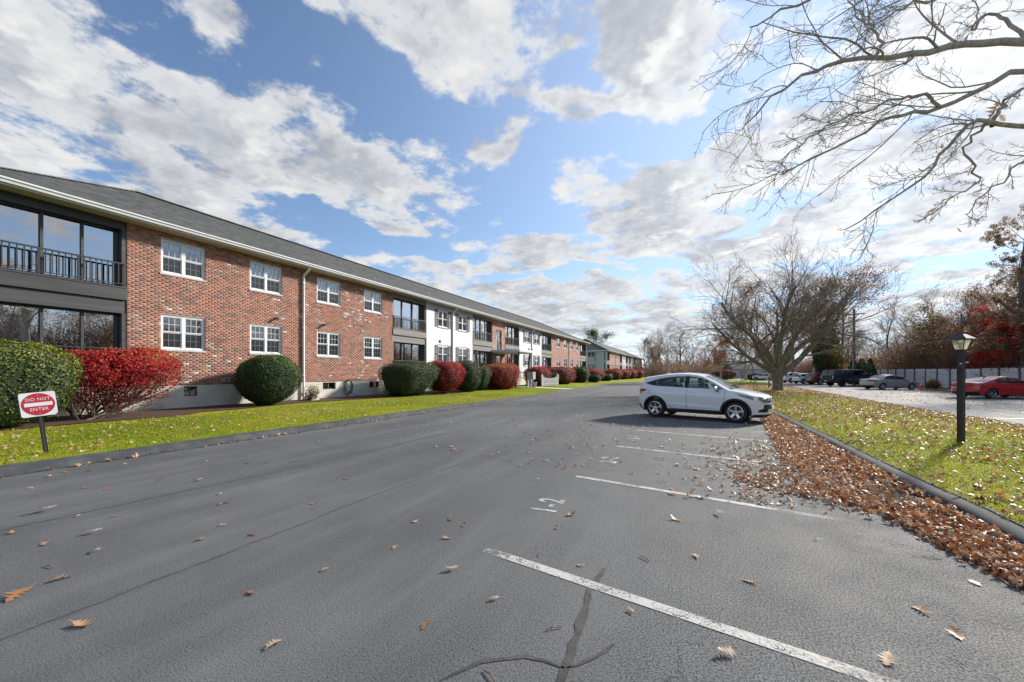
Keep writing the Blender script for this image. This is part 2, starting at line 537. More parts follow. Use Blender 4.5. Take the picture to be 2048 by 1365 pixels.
def sheet(name, mat, xs, ys, fz, kind='structure'):
    V = [(x(y) if callable(x) else x, y, 0) for y in ys for x in xs]
    V = [(a, b, fz(a, b)) for a, b, _ in V]
    n = len(xs)
    Fs = [(j * n + i, j * n + i + 1, (j + 1) * n + i + 1, (j + 1) * n + i) for j in range(len(ys) - 1) for i in range(n - 1)]
    o = MB().add(V, Fs).build(name, mat, kind=kind, smooth=True)
    return o

ys_far = list(np.concatenate([np.arange(-14, 30, 1.0), np.arange(30, 120, 3.0), [120.]]))
sheet('ground', MATS['far_ground'], [-400, -100, -30, 30, 100, 400], [-300, -40, 0, 40, 120, 200, 600], lambda x, y: -.06)
drive = sheet('drive_asphalt', MATS['asphalt_drive'], [lambda y: left_kerb(y) - .1, -5, 0, RK + .12], ys_far, lambda x, y: 0.0)
lot = sheet('lot_asphalt', MATS['asphalt_old'], [lambda y: island_edge(y) - .15, 14, 23.4], ys_far, lambda x, y: -.012)
sheet('cross_drive', MATS['asphalt_old'], [-14, 0, 22], [92, 106, 128], lambda x, y: .012)
lawn = sheet('lawn', MATS['lawn'], [-60, -40, -30, -17.9] + [(lambda y, f=f: -17.9 + f * (left_kerb(y) - .3 + 17.9)) for f in (.1, .2, .35, .5, .7, .85, .95, 1)], ys_far, lambda x, y: lawn_z(x, y))
isl = sheet('grass_island', MATS['lawn'], [(lambda y, f=f: RK + .18 + f * (island_edge(y) - RK - .18)) for f in np.linspace(0, 1, 13)], [y for y in ys_far if y < 88] + [88.], island_z)
pm('mulch', (.045, .020, .012), (.09, .045, .026), 40, .95, bump=.9, bscale=45, bdist=.03)
sheet('mulch_bed', MATS['mulch'], [lambda y: -17.15, -16.2, lambda y: -14.55 + .25 * math.sin(y * .9) - (.9 if 7.5 < y < 17.2 else 0)], [y for y in ys_far if 1.5 < y < 34], lambda x, y: lawn_z(x, y) + .022)
sheet('leaf_strip', pm('leaf_mould', (.16, .075, .04), (.10, .05, .03), 20, .95, bump=.6, bscale=30), [19.6, 21, 23.7], [y for y in ys_far if y > 8], lambda x, y: .02)

def kerb(name, inner, w, h, ys, mat, side):
    """rolled asphalt berm along a line"""
    prof = [(0, -.02), (.015, .02), (.05, .085), (.10, .118), (.17, h), (.25, h + .006), (w - .04, h + .004), (w, h - .03), (w + .02, 0)]
    rng = random.Random(3)
    V = []; Fs = []
    for j, y in enumerate(ys):
        jz = rng.uniform(-.006, .006); jx = rng.uniform(-.008, .008)
        for (a, z) in prof:
            V.append((inner(y) + side * a + jx, y, z + (jz if z > .05 else 0)))
    n = len(prof)
    for j in range(len(ys) - 1):
        for i in range(n - 1):
            Fs.append((j * n + i, (j + 1) * n + i, (j + 1) * n + i + 1, j * n + i + 1))
    return recalc(MB().add(V, Fs).build(name, mat, kind='structure', smooth=True))
pm('kerb_asphalt', (.035, .040, .045), (.068, .073, .078), 3.0, .9, bump=.5, bscale=120, bdist=.006)
kys = list(np.concatenate([np.arange(-14, 40, .5), np.arange(40, 119, 1.5)]))
kerb('kerb_left', left_kerb, .36, .125, kys, MATS['kerb_asphalt'], -1)
kerb('kerb_right', lambda y: RK + .012 * math.sin(y * 1.3), .24, .13, [y for y in kys if y < 88], MATS['kerb_asphalt'], 1)

# painted bay lines and numbers, as parts of the drive
def stripe(p, q, w, mat, z=.004, parent=drive, name='painted_line', n=1):
    p, q = np.array(p), np.array(q)
    d = (q - p) / np.linalg.norm(q - p); a = np.array((-d[1], d[0])) * w / 2
    m = MB()
    m.quad((*(p - a), z), (*(q - a), z), (*(q + a), z), (*(p + a), z))
    return m.build(name, mat, parent)
HEADS = [(3.19, -1.72), (6.03, -1.67), (8.86, -1.56), (11.56, -1.49), (14.65, -1.42)] + [(14.65 + 2.9 * k, -1.42) for k in range(1, 10)]
for i, (y, x) in enumerate(HEADS):
    L = (3.2, 3.4, 3.5, 3.5, 3.5)[min(i, 4)]
    stripe((x, y), (x + L, y - L * .195), .10, MATS['road_paint'])
for k in range(7):
    stripe((9.3 + .3, 20 + k * 6.0), (15.0, 21.2 + k * 6.0), .12, MATS['yellow_paint'], z=-.006, parent=lot)
stripe((-6.5, 58.0), (1.5, 53.0), .14, MATS['yellow_paint'])
for i, txt in enumerate(['1-2', '2-2', '3-1', '2-1']):
    y0 = HEADS[i][0] + 1.38
    me = text_mesh(txt, .43, 'painted_number', 0, 1.3, .012)
    x0 = (-1.60, -1.42, -1.36, -1.3)[i]
    o = link('painted_number', me, MATS['road_paint'], drive, (x0, y0, .004), (0, 0, math.radians(90 + 3)))
    o.scale = (.74, 1.0, 1)

# crack filler and paving joints
pm('crack_filler', (.050, .047, .043), (.088, .083, .075), 9, .9, bump=.8, bscale=90, bdist=.006)
def ribbon(pts, w, mat, name, z=.0035, seed=0, parent=drive):
    rng = random.Random(seed)
    P_ = [np.array(p) for p in pts]
    D_ = []
    for a, b in zip(P_[:-1], P_[1:]):
        n = max(2, int(np.linalg.norm(b - a) / .09))
        for k in range(n): D_.append(a + (b - a) * k / n)
    D_.append(P_[-1])
    V = []; Fs = []
    ox = 0
    for i, p in enumerate(D_):
        t = D_[min(i + 1, len(D_) - 1)] - D_[max(i - 1, 0)]
        t = t / (np.linalg.norm(t) + 1e-9); a = np.array((-t[1], t[0]))
        ox = .8 * ox + rng.uniform(-.012, .012)
        ww = w / 2 * rng.uniform(.6, 1.3) * (0.35 if i in (0, len(D_) - 1) else 1)
        V += [(*(p + a * (ox - ww)), z), (*(p + a * (ox + ww)), z)]
    for i in range(len(D_) - 1): Fs.append((2 * i, 2 * i + 1, 2 * i + 3, 2 * i + 2))
    return recalc(MB().add(V, Fs).build(name, mat, parent))
ribbon([at(1210, 1138), at(1180, 1180), at(1160, 1250), at(1132, 1335), at(1120, 1400)], .055, MATS['crack_filler'], 'crack_filler', seed=1)
ribbon([at(1130, 1335), at(1050, 1312), at(960, 1322), at(880, 1360)], .03, MATS['crack_filler'], 'crack_filler', seed=2)
ribbon([at(1132, 1336), at(1190, 1315), at(1225, 1285)], .022, MATS['crack_filler'], 'crack_filler', seed=3)
pm('joint_tar', (.048, .050, .052), (.078, .080, .082), 5, .85)
ribbon([(-3.78, -3), (-3.78, .9), (-3.80, 3.6), (-3.7, 7.5)], .022, MATS['joint_tar'], 'paving_joint', seed=4)
pm('kerb_dirt', (.018, .017, .016), (.035, .03, .025), 6, .95)
ribbon([(left_kerb(q) + .035, q) for q in np.arange(-2, 50, 1.)], .07, MATS['kerb_dirt'], 'kerb_joint', seed=8)
ribbon([(-6.5, -3), (-6.42, 1.5), (-6.15, 4.3), (-6.0, 9)], .03, MATS['joint_tar'], 'paving_joint', seed=5)

# ---------------------------------------------------------------- building materials
BRICKS = [(0.0, (.33, .115, .070)), (.16, (.37, .14, .085)), (.30, (.28, .095, .060)), (.44, (.23, .090, .062)), (.58, (.15, .065, .052)),
          (.70, (.13, .095, .085)), (.80, (.33, .14, .092)), (.90, (.37, .24, .18)), (.965, (.56, .50, .45))]
def brick_shade(N, b, v, rnd):
    c = N.ramp(rnd, BRICKS, 'CONSTANT')
    lime = N.mr(N.noise(v, 1.6, 5, .7), .52, .72)
    c = N.mix(N.math('MULTIPLY', lime, .28), c, (.46, .37, .31))
    wash = N.mr(N.noise(N.vmath('MULTIPLY', v, (1, 1.6, .45)), .9, 4, .6), .57, .66)
    c = N.mix(N.math('MULTIPLY', wash, .72), c, (.29, .085, .052))
    c = N.mix(N.math('MULTIPLY', N.mr(N.noise(v, 60, 3, .7), .45, .8), .35), c, (.30, .21, .17))
    return c
m, N, b, v = new_mat('brick')
N.put(b.inputs['Base Color'], brick_shade(N, b, N.node('ShaderNodeNewGeometry').outputs['Position'], N.attr('rnd')))
b.inputs['Roughness'].default_value = .9
N.put(b.inputs['Normal'], N.bump(N.noise(v, 120, 3, .7), .5, .004))
MATS['brick'] = m
pm('mortar', (.34, .285, .245), (.42, .36, .32), 4, .95, bump=.4, bscale=90)
m, N, b, v = new_mat('brick_far')
x, y, z = N.sep(v)[0:3]
row = N.math('FLOOR', N.math('DIVIDE', z, .0677))
yy = N.math('ADD', N.math('DIVIDE', y, .2127), N.math('MULTIPLY', N.math('MODULO', row, 2.0), .5))
cid = N.math('FLOOR', yy)
wn = N.node('ShaderNodeTexWhiteNoise', noise_dimensions='2D'); N.put(wn.inputs['Vector'], N.comb(cid, row, 0))
fy = N.math('FRACT', yy); fz = N.math('FRACT', N.math('DIVIDE', z, .0677))
mort = N.math('MAXIMUM', N.math('LESS_THAN', fy, .048), N.math('LESS_THAN', fz, .15))
N.put(b.inputs['Base Color'], N.mix(mort, brick_shade(N, b, v, wn.outputs[0]), (.40, .35, .31)))
b.inputs['Roughness'].default_value = .9
MATS['brick_far'] = m
pm('foundation', (.52, .50, .44), (.62, .59, .52), 1.2, .9, bump=.3, bscale=30)
pm('vinyl', (.66, .67, .70), None, rough=.35)
pm('siding', (.42, .435, .465), (.47, .48, .50), 2.0, .55)
pm('siding_grey', (.40, .43, .44), (.44, .47, .48), 2.0, .6)
pm('gutter', (.64, .65, .68), (.58, .59, .61), 3, .35)
pm('soffit', (.50, .45, .36), (.56, .51, .42), 4, .6)
pm('porch_dark', (.028, .029, .032), (.05, .052, .056), 3.0, .55, bump=.2, bscale=25, stretch=(1, .1, 2))
pm('porch_taupe', (.15, .145, .135), (.20, .19, .175), 3.0, .7, bump=.2, bscale=25, stretch=(1, .1, 2))
pm('porch_frame', (.055, .052, .050), (.075, .07, .066), 5, .45)
pm('rail_metal', (.022, .022, .025), None, rough=.45)
pm('shutter', (.045, .042, .050), (.065, .06, .07), 5, .6)
pm('blind', (.55, .56, .57), (.62, .63, .63), 3, .7)
pm('room', (.34, .31, .28), (.22, .21, .20), .7, .9)
pm('concrete', (.42, .41, .39), (.50, .49, .46), 3, .9, bump=.3, bscale=60)
pm('black_paint', (.016, .016, .018), (.026, .026, .028), 9, .45)
pm('grey_metal', (.30, .32, .33), (.36, .38, .38), 3, .45)
MATS['glass'] = glassmat('glass', (.80, .84, .84), 4.5, 1.55)
MATS['glass_porch'] = glassmat('glass_porch', (.70, .72, .73), 7.5, 1.6)
m = bpy.data.materials.new('screen'); m.use_nodes = True
N = NT(m.node_tree); N.n.clear(); out = N.node('ShaderNodeOutputMaterial')
t1 = N.node('ShaderNodeBsdfTransparent'); d1 = N.node('ShaderNodeBsdfDiffuse'); d1.inputs[0].default_value = (.05, .055, .06, 1)
mx = N.node('ShaderNodeMixShader'); mx.inputs[0].default_value = .52
N.l.new(t1.outputs[0], mx.inputs[1]); N.l.new(d1.outputs[0], mx.inputs[2]); N.l.new(mx.outputs[0], out.inputs[0])
MATS['screen'] = m

m, N, b, v = new_mat('shingle')
x, y, z = N.sep(v)[0:3]
row = N.math('FLOOR', N.math('DIVIDE', z, .0605))
wr = N.node('ShaderNodeTexWhiteNoise', noise_dimensions='1D'); N.put(wr.inputs['W'], row)
cidx = N.math('FLOOR', N.math('ADD', N.math('DIVIDE', y, .26), N.math('MULTIPLY', wr.outputs[0], 7.0)))
wn = N.node('ShaderNodeTexWhiteNoise', noise_dimensions='2D'); N.put(wn.inputs['Vector'], N.comb(cidx, row, 0))
c = N.ramp(wn.outputs[0], [(0, (.026, .030, .033)), (.5, (.066, .074, .078)), (1, (.13, .14, .145))])
c = N.mix(N.math('MULTIPLY', N.mr(N.noise(v, .5, 4, .6), .4, .65), .5), c, (.07, .074, .075))
c = N.mix(.35, c, N.mix(N.noise(v, 90, 2, .6), (.03, .03, .03), (.14, .14, .14)))
N.put(b.inputs['Base Color'], c); b.inputs['Roughness'].default_value = .9
N.put(b.inputs['Normal'], N.bump(N.noise(v, 70, 2), .5, .01))
MATS['shingle'] = m

# ---------------------------------------------------------------- building builders
def spans(y0, y1, z0, z1, holes):
    """free intervals of a row"""
    iv = [(y0, y1)]
    for (a, b_, c, d) in holes:
        if d <= z0 + 1e-4 or c >= z1 - 1e-4: continue
        nx = []
        for (p, q) in iv:
            if b_ <= p or a >= q: nx.append((p, q)); continue
            if a > p: nx.append((p, a))
            if b_ < q: nx.append((b_, q))
        iv = nx
    return iv

def wall_holes(m, x, y0, y1, z0, z1, holes, reveal=.12):
    zs = sorted({z0, z1, *[min(max(h[2], z0), z1) for h in holes], *[min(max(h[3], z0), z1) for h in holes]})
    for a, b_ in zip(zs[:-1], zs[1:]):
        for (p, q) in spans(y0, y1, a, b_, holes):
            m.quad((x, p, a), (x, q, a), (x, q, b_), (x, p, b_))
    for (a, b_, c, d) in holes:
        r = x - reveal
        m.quad((x, a, c), (x, a, d), (r, a, d), (r, a, c)); m.quad((x, b_, c), (r, b_, c), (r, b_, d), (x, b_, d))
        m.quad((x, a, d), (x, b_, d), (r, b_, d), (r, a, d)); m.quad((x, a, c), (r, a, c), (r, b_, c), (x, b_, c))

PANES = {}
def pane(parent, x, y0, y1, z0, z1, mat, rng, name='pane', jit=.004):
    m = MB()
    a, b_, c, d = [rng.uniform(-jit, jit) * min(1, (y1 - y0) * 3) for _ in range(4)]
    m.quad((x + a, y0, z0), (x + b_, y1, z0), (x + c, y1, z1), (x + a + c - b_, y0, z1))
    return m.build(name, mat, parent)

def window(bld, x, y0, y1, z0, z1, rng, grid=True, lod=0, sill=True, units=2, blind=.5, mat='vinyl'):
    m = MB()
    xf, xb = x - .035, x - .11
    fw = .055
    m.box(xb, xf, y0, y1, z0, z0 + fw); m.box(xb, xf, y0, y1, z1 - fw, z1)
    m.box(xb, xf, y0, y0 + fw, z0 + fw, z1 - fw); m.box(xb, xf, y1 - fw, y1, z0 + fw, z1 - fw)
    un = []
    mw = .09
    w = (y1 - y0 - 2 * fw - (units - 1) * mw) / units
    for k in range(units):
        a = y0 + fw + k * (w + mw); un.append((a, a + w))
        if k: m.box(xb, xf - .004, a - mw, a, z0 + fw, z1 - fw)
    zm = (z0 + z1) / 2
    sf = .034
    sashes = []
    for (a, b_) in un:
        for (c, d, xo) in ((zm, z1 - fw, 0), (z0 + fw, zm, -.022)):
            xs0, xs1 = xb + .01 + xo, xf - .012 + xo
            m.box(xs0, xs1, a, b_, c, c + sf); m.box(xs0, xs1, a, b_, d - sf, d)
            m.box(xs0, xs1, a, a + sf, c + sf, d - sf); m.box(xs0, xs1, b_ - sf, b_, c + sf, d - sf)
            sashes.append((a + sf, b_ - sf, c + sf, d - sf, (xs0 + xs1) / 2, xo < 0))
    wo_ = m.build('window', MATS[mat], bld)
    for (a, b_, c, d, xp, lower) in sashes:
        if grid and lod == 0:
            g = MB(); t = .007
            for k in (1, 2): g.box(xp + .003, xp + .011, a + (b_ - a) * k / 3 - t, a + (b_ - a) * k / 3 + t, c, d)
            g.box(xp + .004, xp + .010, a, b_, (c + d) / 2 - t, (c + d) / 2 + t)
            g.build('muntin', MATS[mat], wo_)
            for i in range(3):
                for j in range(2):
                    pane(wo_, xp, a + (b_ - a) * i / 3, a + (b_ - a) * (i + 1) / 3, c + (d - c) * j / 2, c + (d - c) * (j + 1) / 2, MATS['glass'], rng, jit=.0012)
        else:
            pane(wo_, xp, a, b_, c, d, MATS['glass'], rng)
        if lower and lod < 2:
            s_ = MB(); s_.quad((xp + .022, a, c), (xp + .022, b_, c), (xp + .022, b_, d), (xp + .022, a, d)); s_.build('insect_screen', MATS['screen'], wo_)
    bm_ = MB()
    for (a, b_) in un:
        zb = z1 - fw - (z1 - z0) * min(.93, max(.08, blind + rng.choice([-.2, -.05, 0, .05, .12, .38])))
        n = 1 if lod else max(3, int((z1 - zb) / .05))
        for k in range(n):
            za = zb + (z1 - fw - zb) * k / n; zd = zb + (z1 - fw - zb) * (k + 1) / n
            bm_.quad((x - .19, a, za), (x - .19, b_, za), (x - .175, b_, zd - .004), (x - .175, a, zd - .004))
    bm_.build('blind', MATS['blind'], wo_)
    if sill:
        MB().box(x - .06, x + .03, y0 - .04, y1 + .04, z0 - .065, z0 - .003).build('sill', MATS['concrete'] if mat == 'vinyl' else MATS[mat], wo_)
    return wo_

def loggia(bld, x, y0, y1, rng, mat, frame, n, lod=0, zs=(1.15, 1.62, 3.56, 3.94, 4.39, 6.38, 6.60), closed=True):
    zb, zf1, zt1, zh, zd, zt2, ztop = zs
    bv = .008 if lod == 0 else 0
    lo = MB().box(x - .47, x + .05, y0 + .004, y1 - .004, zh + .06, zd).build('loggia', mat, bld, bevel=bv)
    MB().box(x - .45, x - .02, y0, y1, zt2, ztop).build('upper_header', mat, lo, bevel=bv)
    MB().box(x - .45, x - .025, y0, y1, zt1, zh + .055).build('lower_header', mat, lo, bevel=bv)
    MB().box(x - .45, x - .015, y0, y1, zb, zf1).build('apron', mat, lo, bevel=bv)
    MB().box(x - .05, x + .065, y0 + .01, y1 - .01, zd + .003, zd + .045).build('trim_board', mat, lo)
    MB().box(x - .03, x - .008, y0, y1, zt2 - .05, zt2 + .02).build('trim_board', mat, lo)
    xg = x - .28
    post = .065
    for (z0, z1, up) in ((zd + .045, zt2, 1), (zf1, zt1, 0)):
        f = MB()
        f.box(xg - .05, xg + .04, y0 + .12, y1 - .12, z1 - .06, z1); f.box(xg - .05, xg + .04, y0 + .12, y1 - .12, z0, z0 + .08)
        ed = np.linspace(y0 + .12, y1 - .12, n + 1)
        for k, e in enumerate(ed):
            f.box(xg - .05, xg + .045, e - post / 2, e + post / 2, z0 + .08, z1 - .06)
        for yy in (y0, y1 - .12): f.box(x - .45, x - .012, yy, yy + .12, z0, z1)
        fo = f.build('glazing_frame', frame, lo)
        for k in range(n):
            pane(fo, xg - .01 - .018 * (k % 2), ed[k] + post / 2, ed[k + 1] - post / 2, z0 + .08, z1 - .06, MATS['glass_porch'], rng, jit=.003)
            bm_ = MB(); xc = xg - .22 - .1 * rng.random()
            drop = (z1 - z0) * (rng.choice([.22, .3, .26, .5]) if not up else rng.choice([.12, .3, .9, .18, .9, .42]))
            if up and drop > 1: bm_.quad((xc, ed[k], z0 + .1), (xc, ed[k] + (ed[k + 1] - ed[k]) * .45, z0 + .1), (xc, ed[k] + (ed[k + 1] - ed[k]) * .45, z1), (xc, ed[k], z1))
            else: bm_.quad((xc, ed[k], z1 - .06 - drop), (xc, ed[k + 1], z1 - .06 - drop), (xc, ed[k + 1], z1), (xc, ed[k], z1))
            bm_.build('shade', pm('shade_white', (.74, .75, .75), (.80, .80, .79), 3, .7), fo)
        rm = MB(); rm.box(x - 2.6, x - 2.5, y0 - .2, y1 + .2, z0 - .3, z1 + .2)
        rm.box(x - 2.5, x - .5, y0 + .1, y1 - .1, z0 - .09, z0 - .02)
        rm.build('inner_wall', MATS['room'], lo)
        # railing
        zr = (5.22 if up else 2.41); zl = (zd + .12 if up else zf1 + .1)
        r = MB()
        r.box(x + .003, x + .045, y0 + .02, y1 - .02, zr - .045, zr); r.box(x + .008, x + .034, y0 + .02, y1 - .02, zl, zl + .025)
        yb = np.arange(y0 + .08, y1 - .05, .135)
        for k, e in enumerate(yb):
            if k % 6 == 0: r.box(x + .001, x + .043, e - .022, e + .022, zl - .07, zr - .046)
            elif lod > 0: r.box(x + .013, x + .029, e - .008, e + .008, zl + .025, zr - .03)
        ro = r.build('railing', MATS['rail_metal'], lo)
        if lod == 0:
            bal = MB().box(-.012, .012, -.012, .012, 0, zr - .03 - zl - .025).mesh('baluster')
            for k, e in enumerate(yb):
                if k % 6: link('baluster', bal, MATS['rail_metal'], ro, np.array((x + .021, e, zl + .025)) - LOC[ro])
    return lo

def brick_mesh(name, boxes, x, proud, rnds, off):
    n = len(boxes); B = np.array(boxes)
    V = np.zeros((n, 8, 3)); pr = np.array(proud)
    for k, (yy, zz) in enumerate(((0, 2), (1, 2), (1, 3), (0, 3))):
        V[:, k, 0] = x; V[:, k, 1] = B[:, yy]; V[:, k, 2] = B[:, zz]
        V[:, k + 4, 0] = x + pr
        V[:, k + 4, 1] = B[:, yy] + (.0015 if yy == 0 else -.0015); V[:, k + 4, 2] = B[:, zz] + (.0015 if zz == 2 else -.0015)
    Fq = np.array([(4, 5, 6, 7), (0, 1, 5, 4), (1, 2, 6, 5), (2, 3, 7, 6), (3, 0, 4, 7)])
    Fa = (np.arange(n)[:, None, None] * 8 + Fq[None]).reshape(-1, 4)
    return fastmesh(name, V.reshape(-1, 3) - off, Fa, np.repeat(np.array(rnds), 8))

def lumps0(p, rng, n=12):
    k = rng.normal(size=(n, 3)) * 1.6; ph = rng.random(n) * 6.28
    return np.sin(p @ k.T + ph).mean(1) * 2.0

def brick_bay(bld, x, y0, y1, z0, z1, holes, rng, near=True):
    m = MB(); wall_holes(m, x, y0, y1, z0, z1, holes)
    if not near:
        return m.build('brick_wall', MATS['brick_far'], bld)
    wl = m.build('brick_wall', MATS['mortar'], bld)
    h, L, j = .0677, .2127, .0105
    boxes = []
    r = 0; z = z0
    while z + h * .6 < z1:
        zt = min(z + h - j, z1)
        for (p, q) in spans(y0, y1, z, zt, holes):
            s = y0 - L * (.5 if r % 2 else 0) - L
            while s < q:
                a, b_ = max(s, p), min(s + L - j, q)
                if b_ - a > .03: boxes.append((a, b_, z, zt))
                s += L
        z += h; r += 1
    boxes.sort(key=lambda t: t[0])
    gk = np.random.default_rng(3); cc = np.array([(b_[0] * .9, b_[2] * 1.6, 0.) for b_ in boxes]); clus = lumps0(cc, gk)
    rn = [rng.random() for _ in boxes]
    rn = [(r_ * .9 if (r_ > .9 and c_ < .12) else (r_ if c_ < .30 else min(.999, r_ * .88 + .14))) for r_, c_ in zip(rn, clus)]
    pr = [.002 + .003 * rng.random() for _ in boxes]
    # the 300 nearest bricks are single pieces
    near_b = boxes[:300]
    full = {}
    for i, (a, b_, c, d) in enumerate(near_b):
        key = (round(b_ - a, 3), int(rn[i] * 14), int((pr[i] - .002) * 800))
        if key not in full:
            full[key] = brick_mesh('brick', [(0, b_ - a, 0, d - c)], 0, [pr[i]], [(key[1] + .5) / 14], np.zeros(3))
        link('brick', full[key], MATS['brick'], wl, np.array((x, a, c)) - LOC[wl])
    link('bricks_beyond', brick_mesh('bricks_beyond', boxes[300:], x, pr[300:], rn[300:], LOC[wl]), MATS['brick'], wl, kind='stuff')
    return wl

def siding_bay(bld, x, y0, y1, z0, z1, holes, mat, lod=0):
    back = MB(); wall_holes(back, x - .004, y0, y1, z0, z1, holes)
    wl = back.build('siding_wall', mat, bld)
    e = .15; z = z0
    while z < z1 - .02:
        zt = min(z + e, z1)
        for (p, q) in spans(y0, y1, z, zt, holes):
            recalc(MB().prism([(x, z), (x + .034, z), (x + .003, zt), (x, zt)], 1, p, q).build('siding_board', mat, wl))
        z += e
    return wl

def shutter(wo_, x, y0, y1, z0, z1, lod=0):
    m = MB()
    m.box(x + .014, x + .05, y0, y0 + .05, z0, z1); m.box(x + .014, x + .05, y1 - .05, y1, z0, z1)
    for z in (z0, (z0 + z1) / 2 - .03, z1 - .06): m.box(x + .014, x + .05, y0 + .05, y1 - .05, z, z + .06)
    z = z0 + .07
    while z < z1 - .08:
        m.add([(x + .018, y0 + .05, z), (x + .018, y1 - .05, z), (x + .042, y1 - .05, z - .03), (x + .042, y0 + .05, z - .03)], [(3, 2, 1, 0)])
        z += .045
    m.box(x + .010, x + .016, y0 + .02, y1 - .02, z0 + .02, z1 - .02)
    return m.build('shutter', MATS['shutter'], wo_)

def downspout(bld, x, y, z0, z1, mat='gutter', r=.055):
    m = MB()
    m.tube([(x + .52, y, z1 + .12), (x + .52, y, z1 - .02), (x + .42, y, z1 - .14), (x + .14, y, z1 - .30), (x + .075, y, z1 - .42), (x + .075, y, (z0 + z1) / 2), (x + .075, y, z0 + .2), (x + .1, y, z0 + .09), (x + .28, y, z0 + .05)], r, 10)
    o = sharp(m.build('downspout', pm('downspout_white', (.80, .81, .82), None, rough=.4), bld), 50)
    st = MB()
    for z in (z0 + 1.2, (z0 + z1) / 2 + .3, z1 - .7): st.box(x + .02, x + .13, y - r - .012, y + r + .012, z, z + .035)
    st.build('strap', MATS[mat], o)
    return o

def hip_roof(bld, xe, xb, y0, y1, ze, rise, mat='shingle', courses=48):
    xr = (xe + xb) / 2; run = abs(xe - xr)
    zr = ze + rise
    m = MB()
    T = .014
    for i in range(courses):
        f0, f1 = i / courses, (i + 1) / courses
        def P(f, lift, side):
            k = f * run
            xx = xe + (xr - xe) * f
            return (xx, (y0 + k) if side < 0 else (y1 - k), ze + rise * f + lift)
        # front slope, each course lapped over the one below
        a, b_, c, d = P(f0, T, -1), P(f0, T, 1), P(f1, .0, 1), P(f1, .0, -1)
        m.quad(a, b_, c, d)
        m.quad(P(f0, 0, -1), P(f0, 0, 1), b_, a)
        # end slopes
        def E(f, lift, side, s):
            k = f * run
            yy = y0 + k if side < 0 else y1 - k
            return ((xe - k) if s > 0 else (xb + k), yy, ze + rise * f + lift)
        for sd in (-1, 1):
            q = [E(f0, T, sd, -1), E(f0, T, sd, 1), E(f1, 0, sd, 1), E(f1, 0, sd, -1)]
            m.quad(*(q if sd < 0 else q[::-1]))
    m.quad((xb, y1, ze), (xb, y0, ze), (xr, y0 + run, zr), (xr, y1 - run, zr))
    ro = m.build('roof', MATS[mat], bld)
    cp = MB()
    for (p, q) in (((xr, y0 + run, zr), (xr, y1 - run, zr)), ((xe, y0, ze), (xr, y0 + run, zr)), ((xb, y0, ze), (xr, y0 + run, zr)), ((xe, y1, ze), (xr, y1 - run, zr))):
        p_, q_ = Vector(p), Vector(q)
        cp.bar(p_ + Vector((0, 0, .03)), q_ + Vector((0, 0, .03)), .26, .03)
    cp.build('ridge_cap', MATS[mat], ro)
    return ro

def gutter(bld, x, y0, y1, z, mat='gutter'):
    prof = [(x - .012, z), (x - .012, z - .125), (x + .075, z - .125), (x + .09, z - .07), (x + .125, z - .035), (x + .125, z + .005), (x + .112, z + .005), (x + .112, z - .03), (x + .07, z - .065), (x + .06, z - .115), (x, z - .115), (x, z)]
    g = recalc(MB().prism(prof, 1, y0, y1).build('gutter', MATS[mat], bld))
    return g

# ---------------------------------------------------------------- the brick apartment block
FX = -17.2
rb = random.Random(11)
bld = thing('apartment_building', 'long two-storey red brick and white clapboard apartment block with glazed porches', 'building', (FX, 3.1, .28))
Z0, ZB, ZT = .15, 1.15, 6.62
Y0, Y1 = 3.1, 68.5
WZ = ((5.16, 6.37), (2.44, 3.69))
cell = [(8.42, 8.86, .72, 1.09), (14.5, 15.3, .74, 1.10), (17.7, 18.5, .74, 1.10)]
fm = MB(); wall_holes(fm, FX - .015, Y0, Y1, Z0 - .1, ZB, cell, .1)
fm.box(FX - .6, FX - .58, Y0, Y1, Z0 - .1, ZB)
fo = fm.build('foundation', MATS['foundation'], bld)
pm('cellar_frame', (.10, .075, .055), (.14, .10, .08), 8, .6)
for (a, b_, c, d) in cell:
    w = MB(); x = FX - .08
    w.box(x - .04, x, a, b_, c, c + .04); w.box(x - .04, x, a, b_, d - .04, d); w.box(x - .04, x, a, a + .04, c + .04, d - .04); w.box(x - .04, x, b_ - .04, b_, c + .04, d - .04)
    w.box(x - .04, x - .003, (a + b_) / 2 - .02, (a + b_) / 2 + .02, c + .04, d - .04)
    wo2 = w.build('cellar_window', MATS['cellar_frame'], bld)
    pane(wo2, x - .02, a + .04, b_ - .04, c + .04, d - .04, MATS['glass'], rb)
core = MB(); core.box(FX - 12.6, FX - 3.2, Y0 + .05, Y1 - .05, 0, 6.6); core.build('inner_core', MATS['room'], bld)
for ye in (Y0, Y1):
    e = MB(); e.quad((FX, ye, ZB), (FX - 13, ye, ZB), (FX - 13, ye, ZT), (FX, ye, ZT)); e.build('end_wall', MATS['siding'], bld)
    e = MB(); e.quad((FX, ye, 0), (FX - 13, ye, 0), (FX - 13, ye, ZB), (FX, ye, ZB)); e.build('end_foundation', MATS['foundation'], bld)
e = MB(); e.quad((FX - 13, Y0, 0), (FX - 13, Y1, 0), (FX - 13, Y1, ZT), (FX - 13, Y0, ZT)); e.build('back_wall', MATS['siding'], bld)

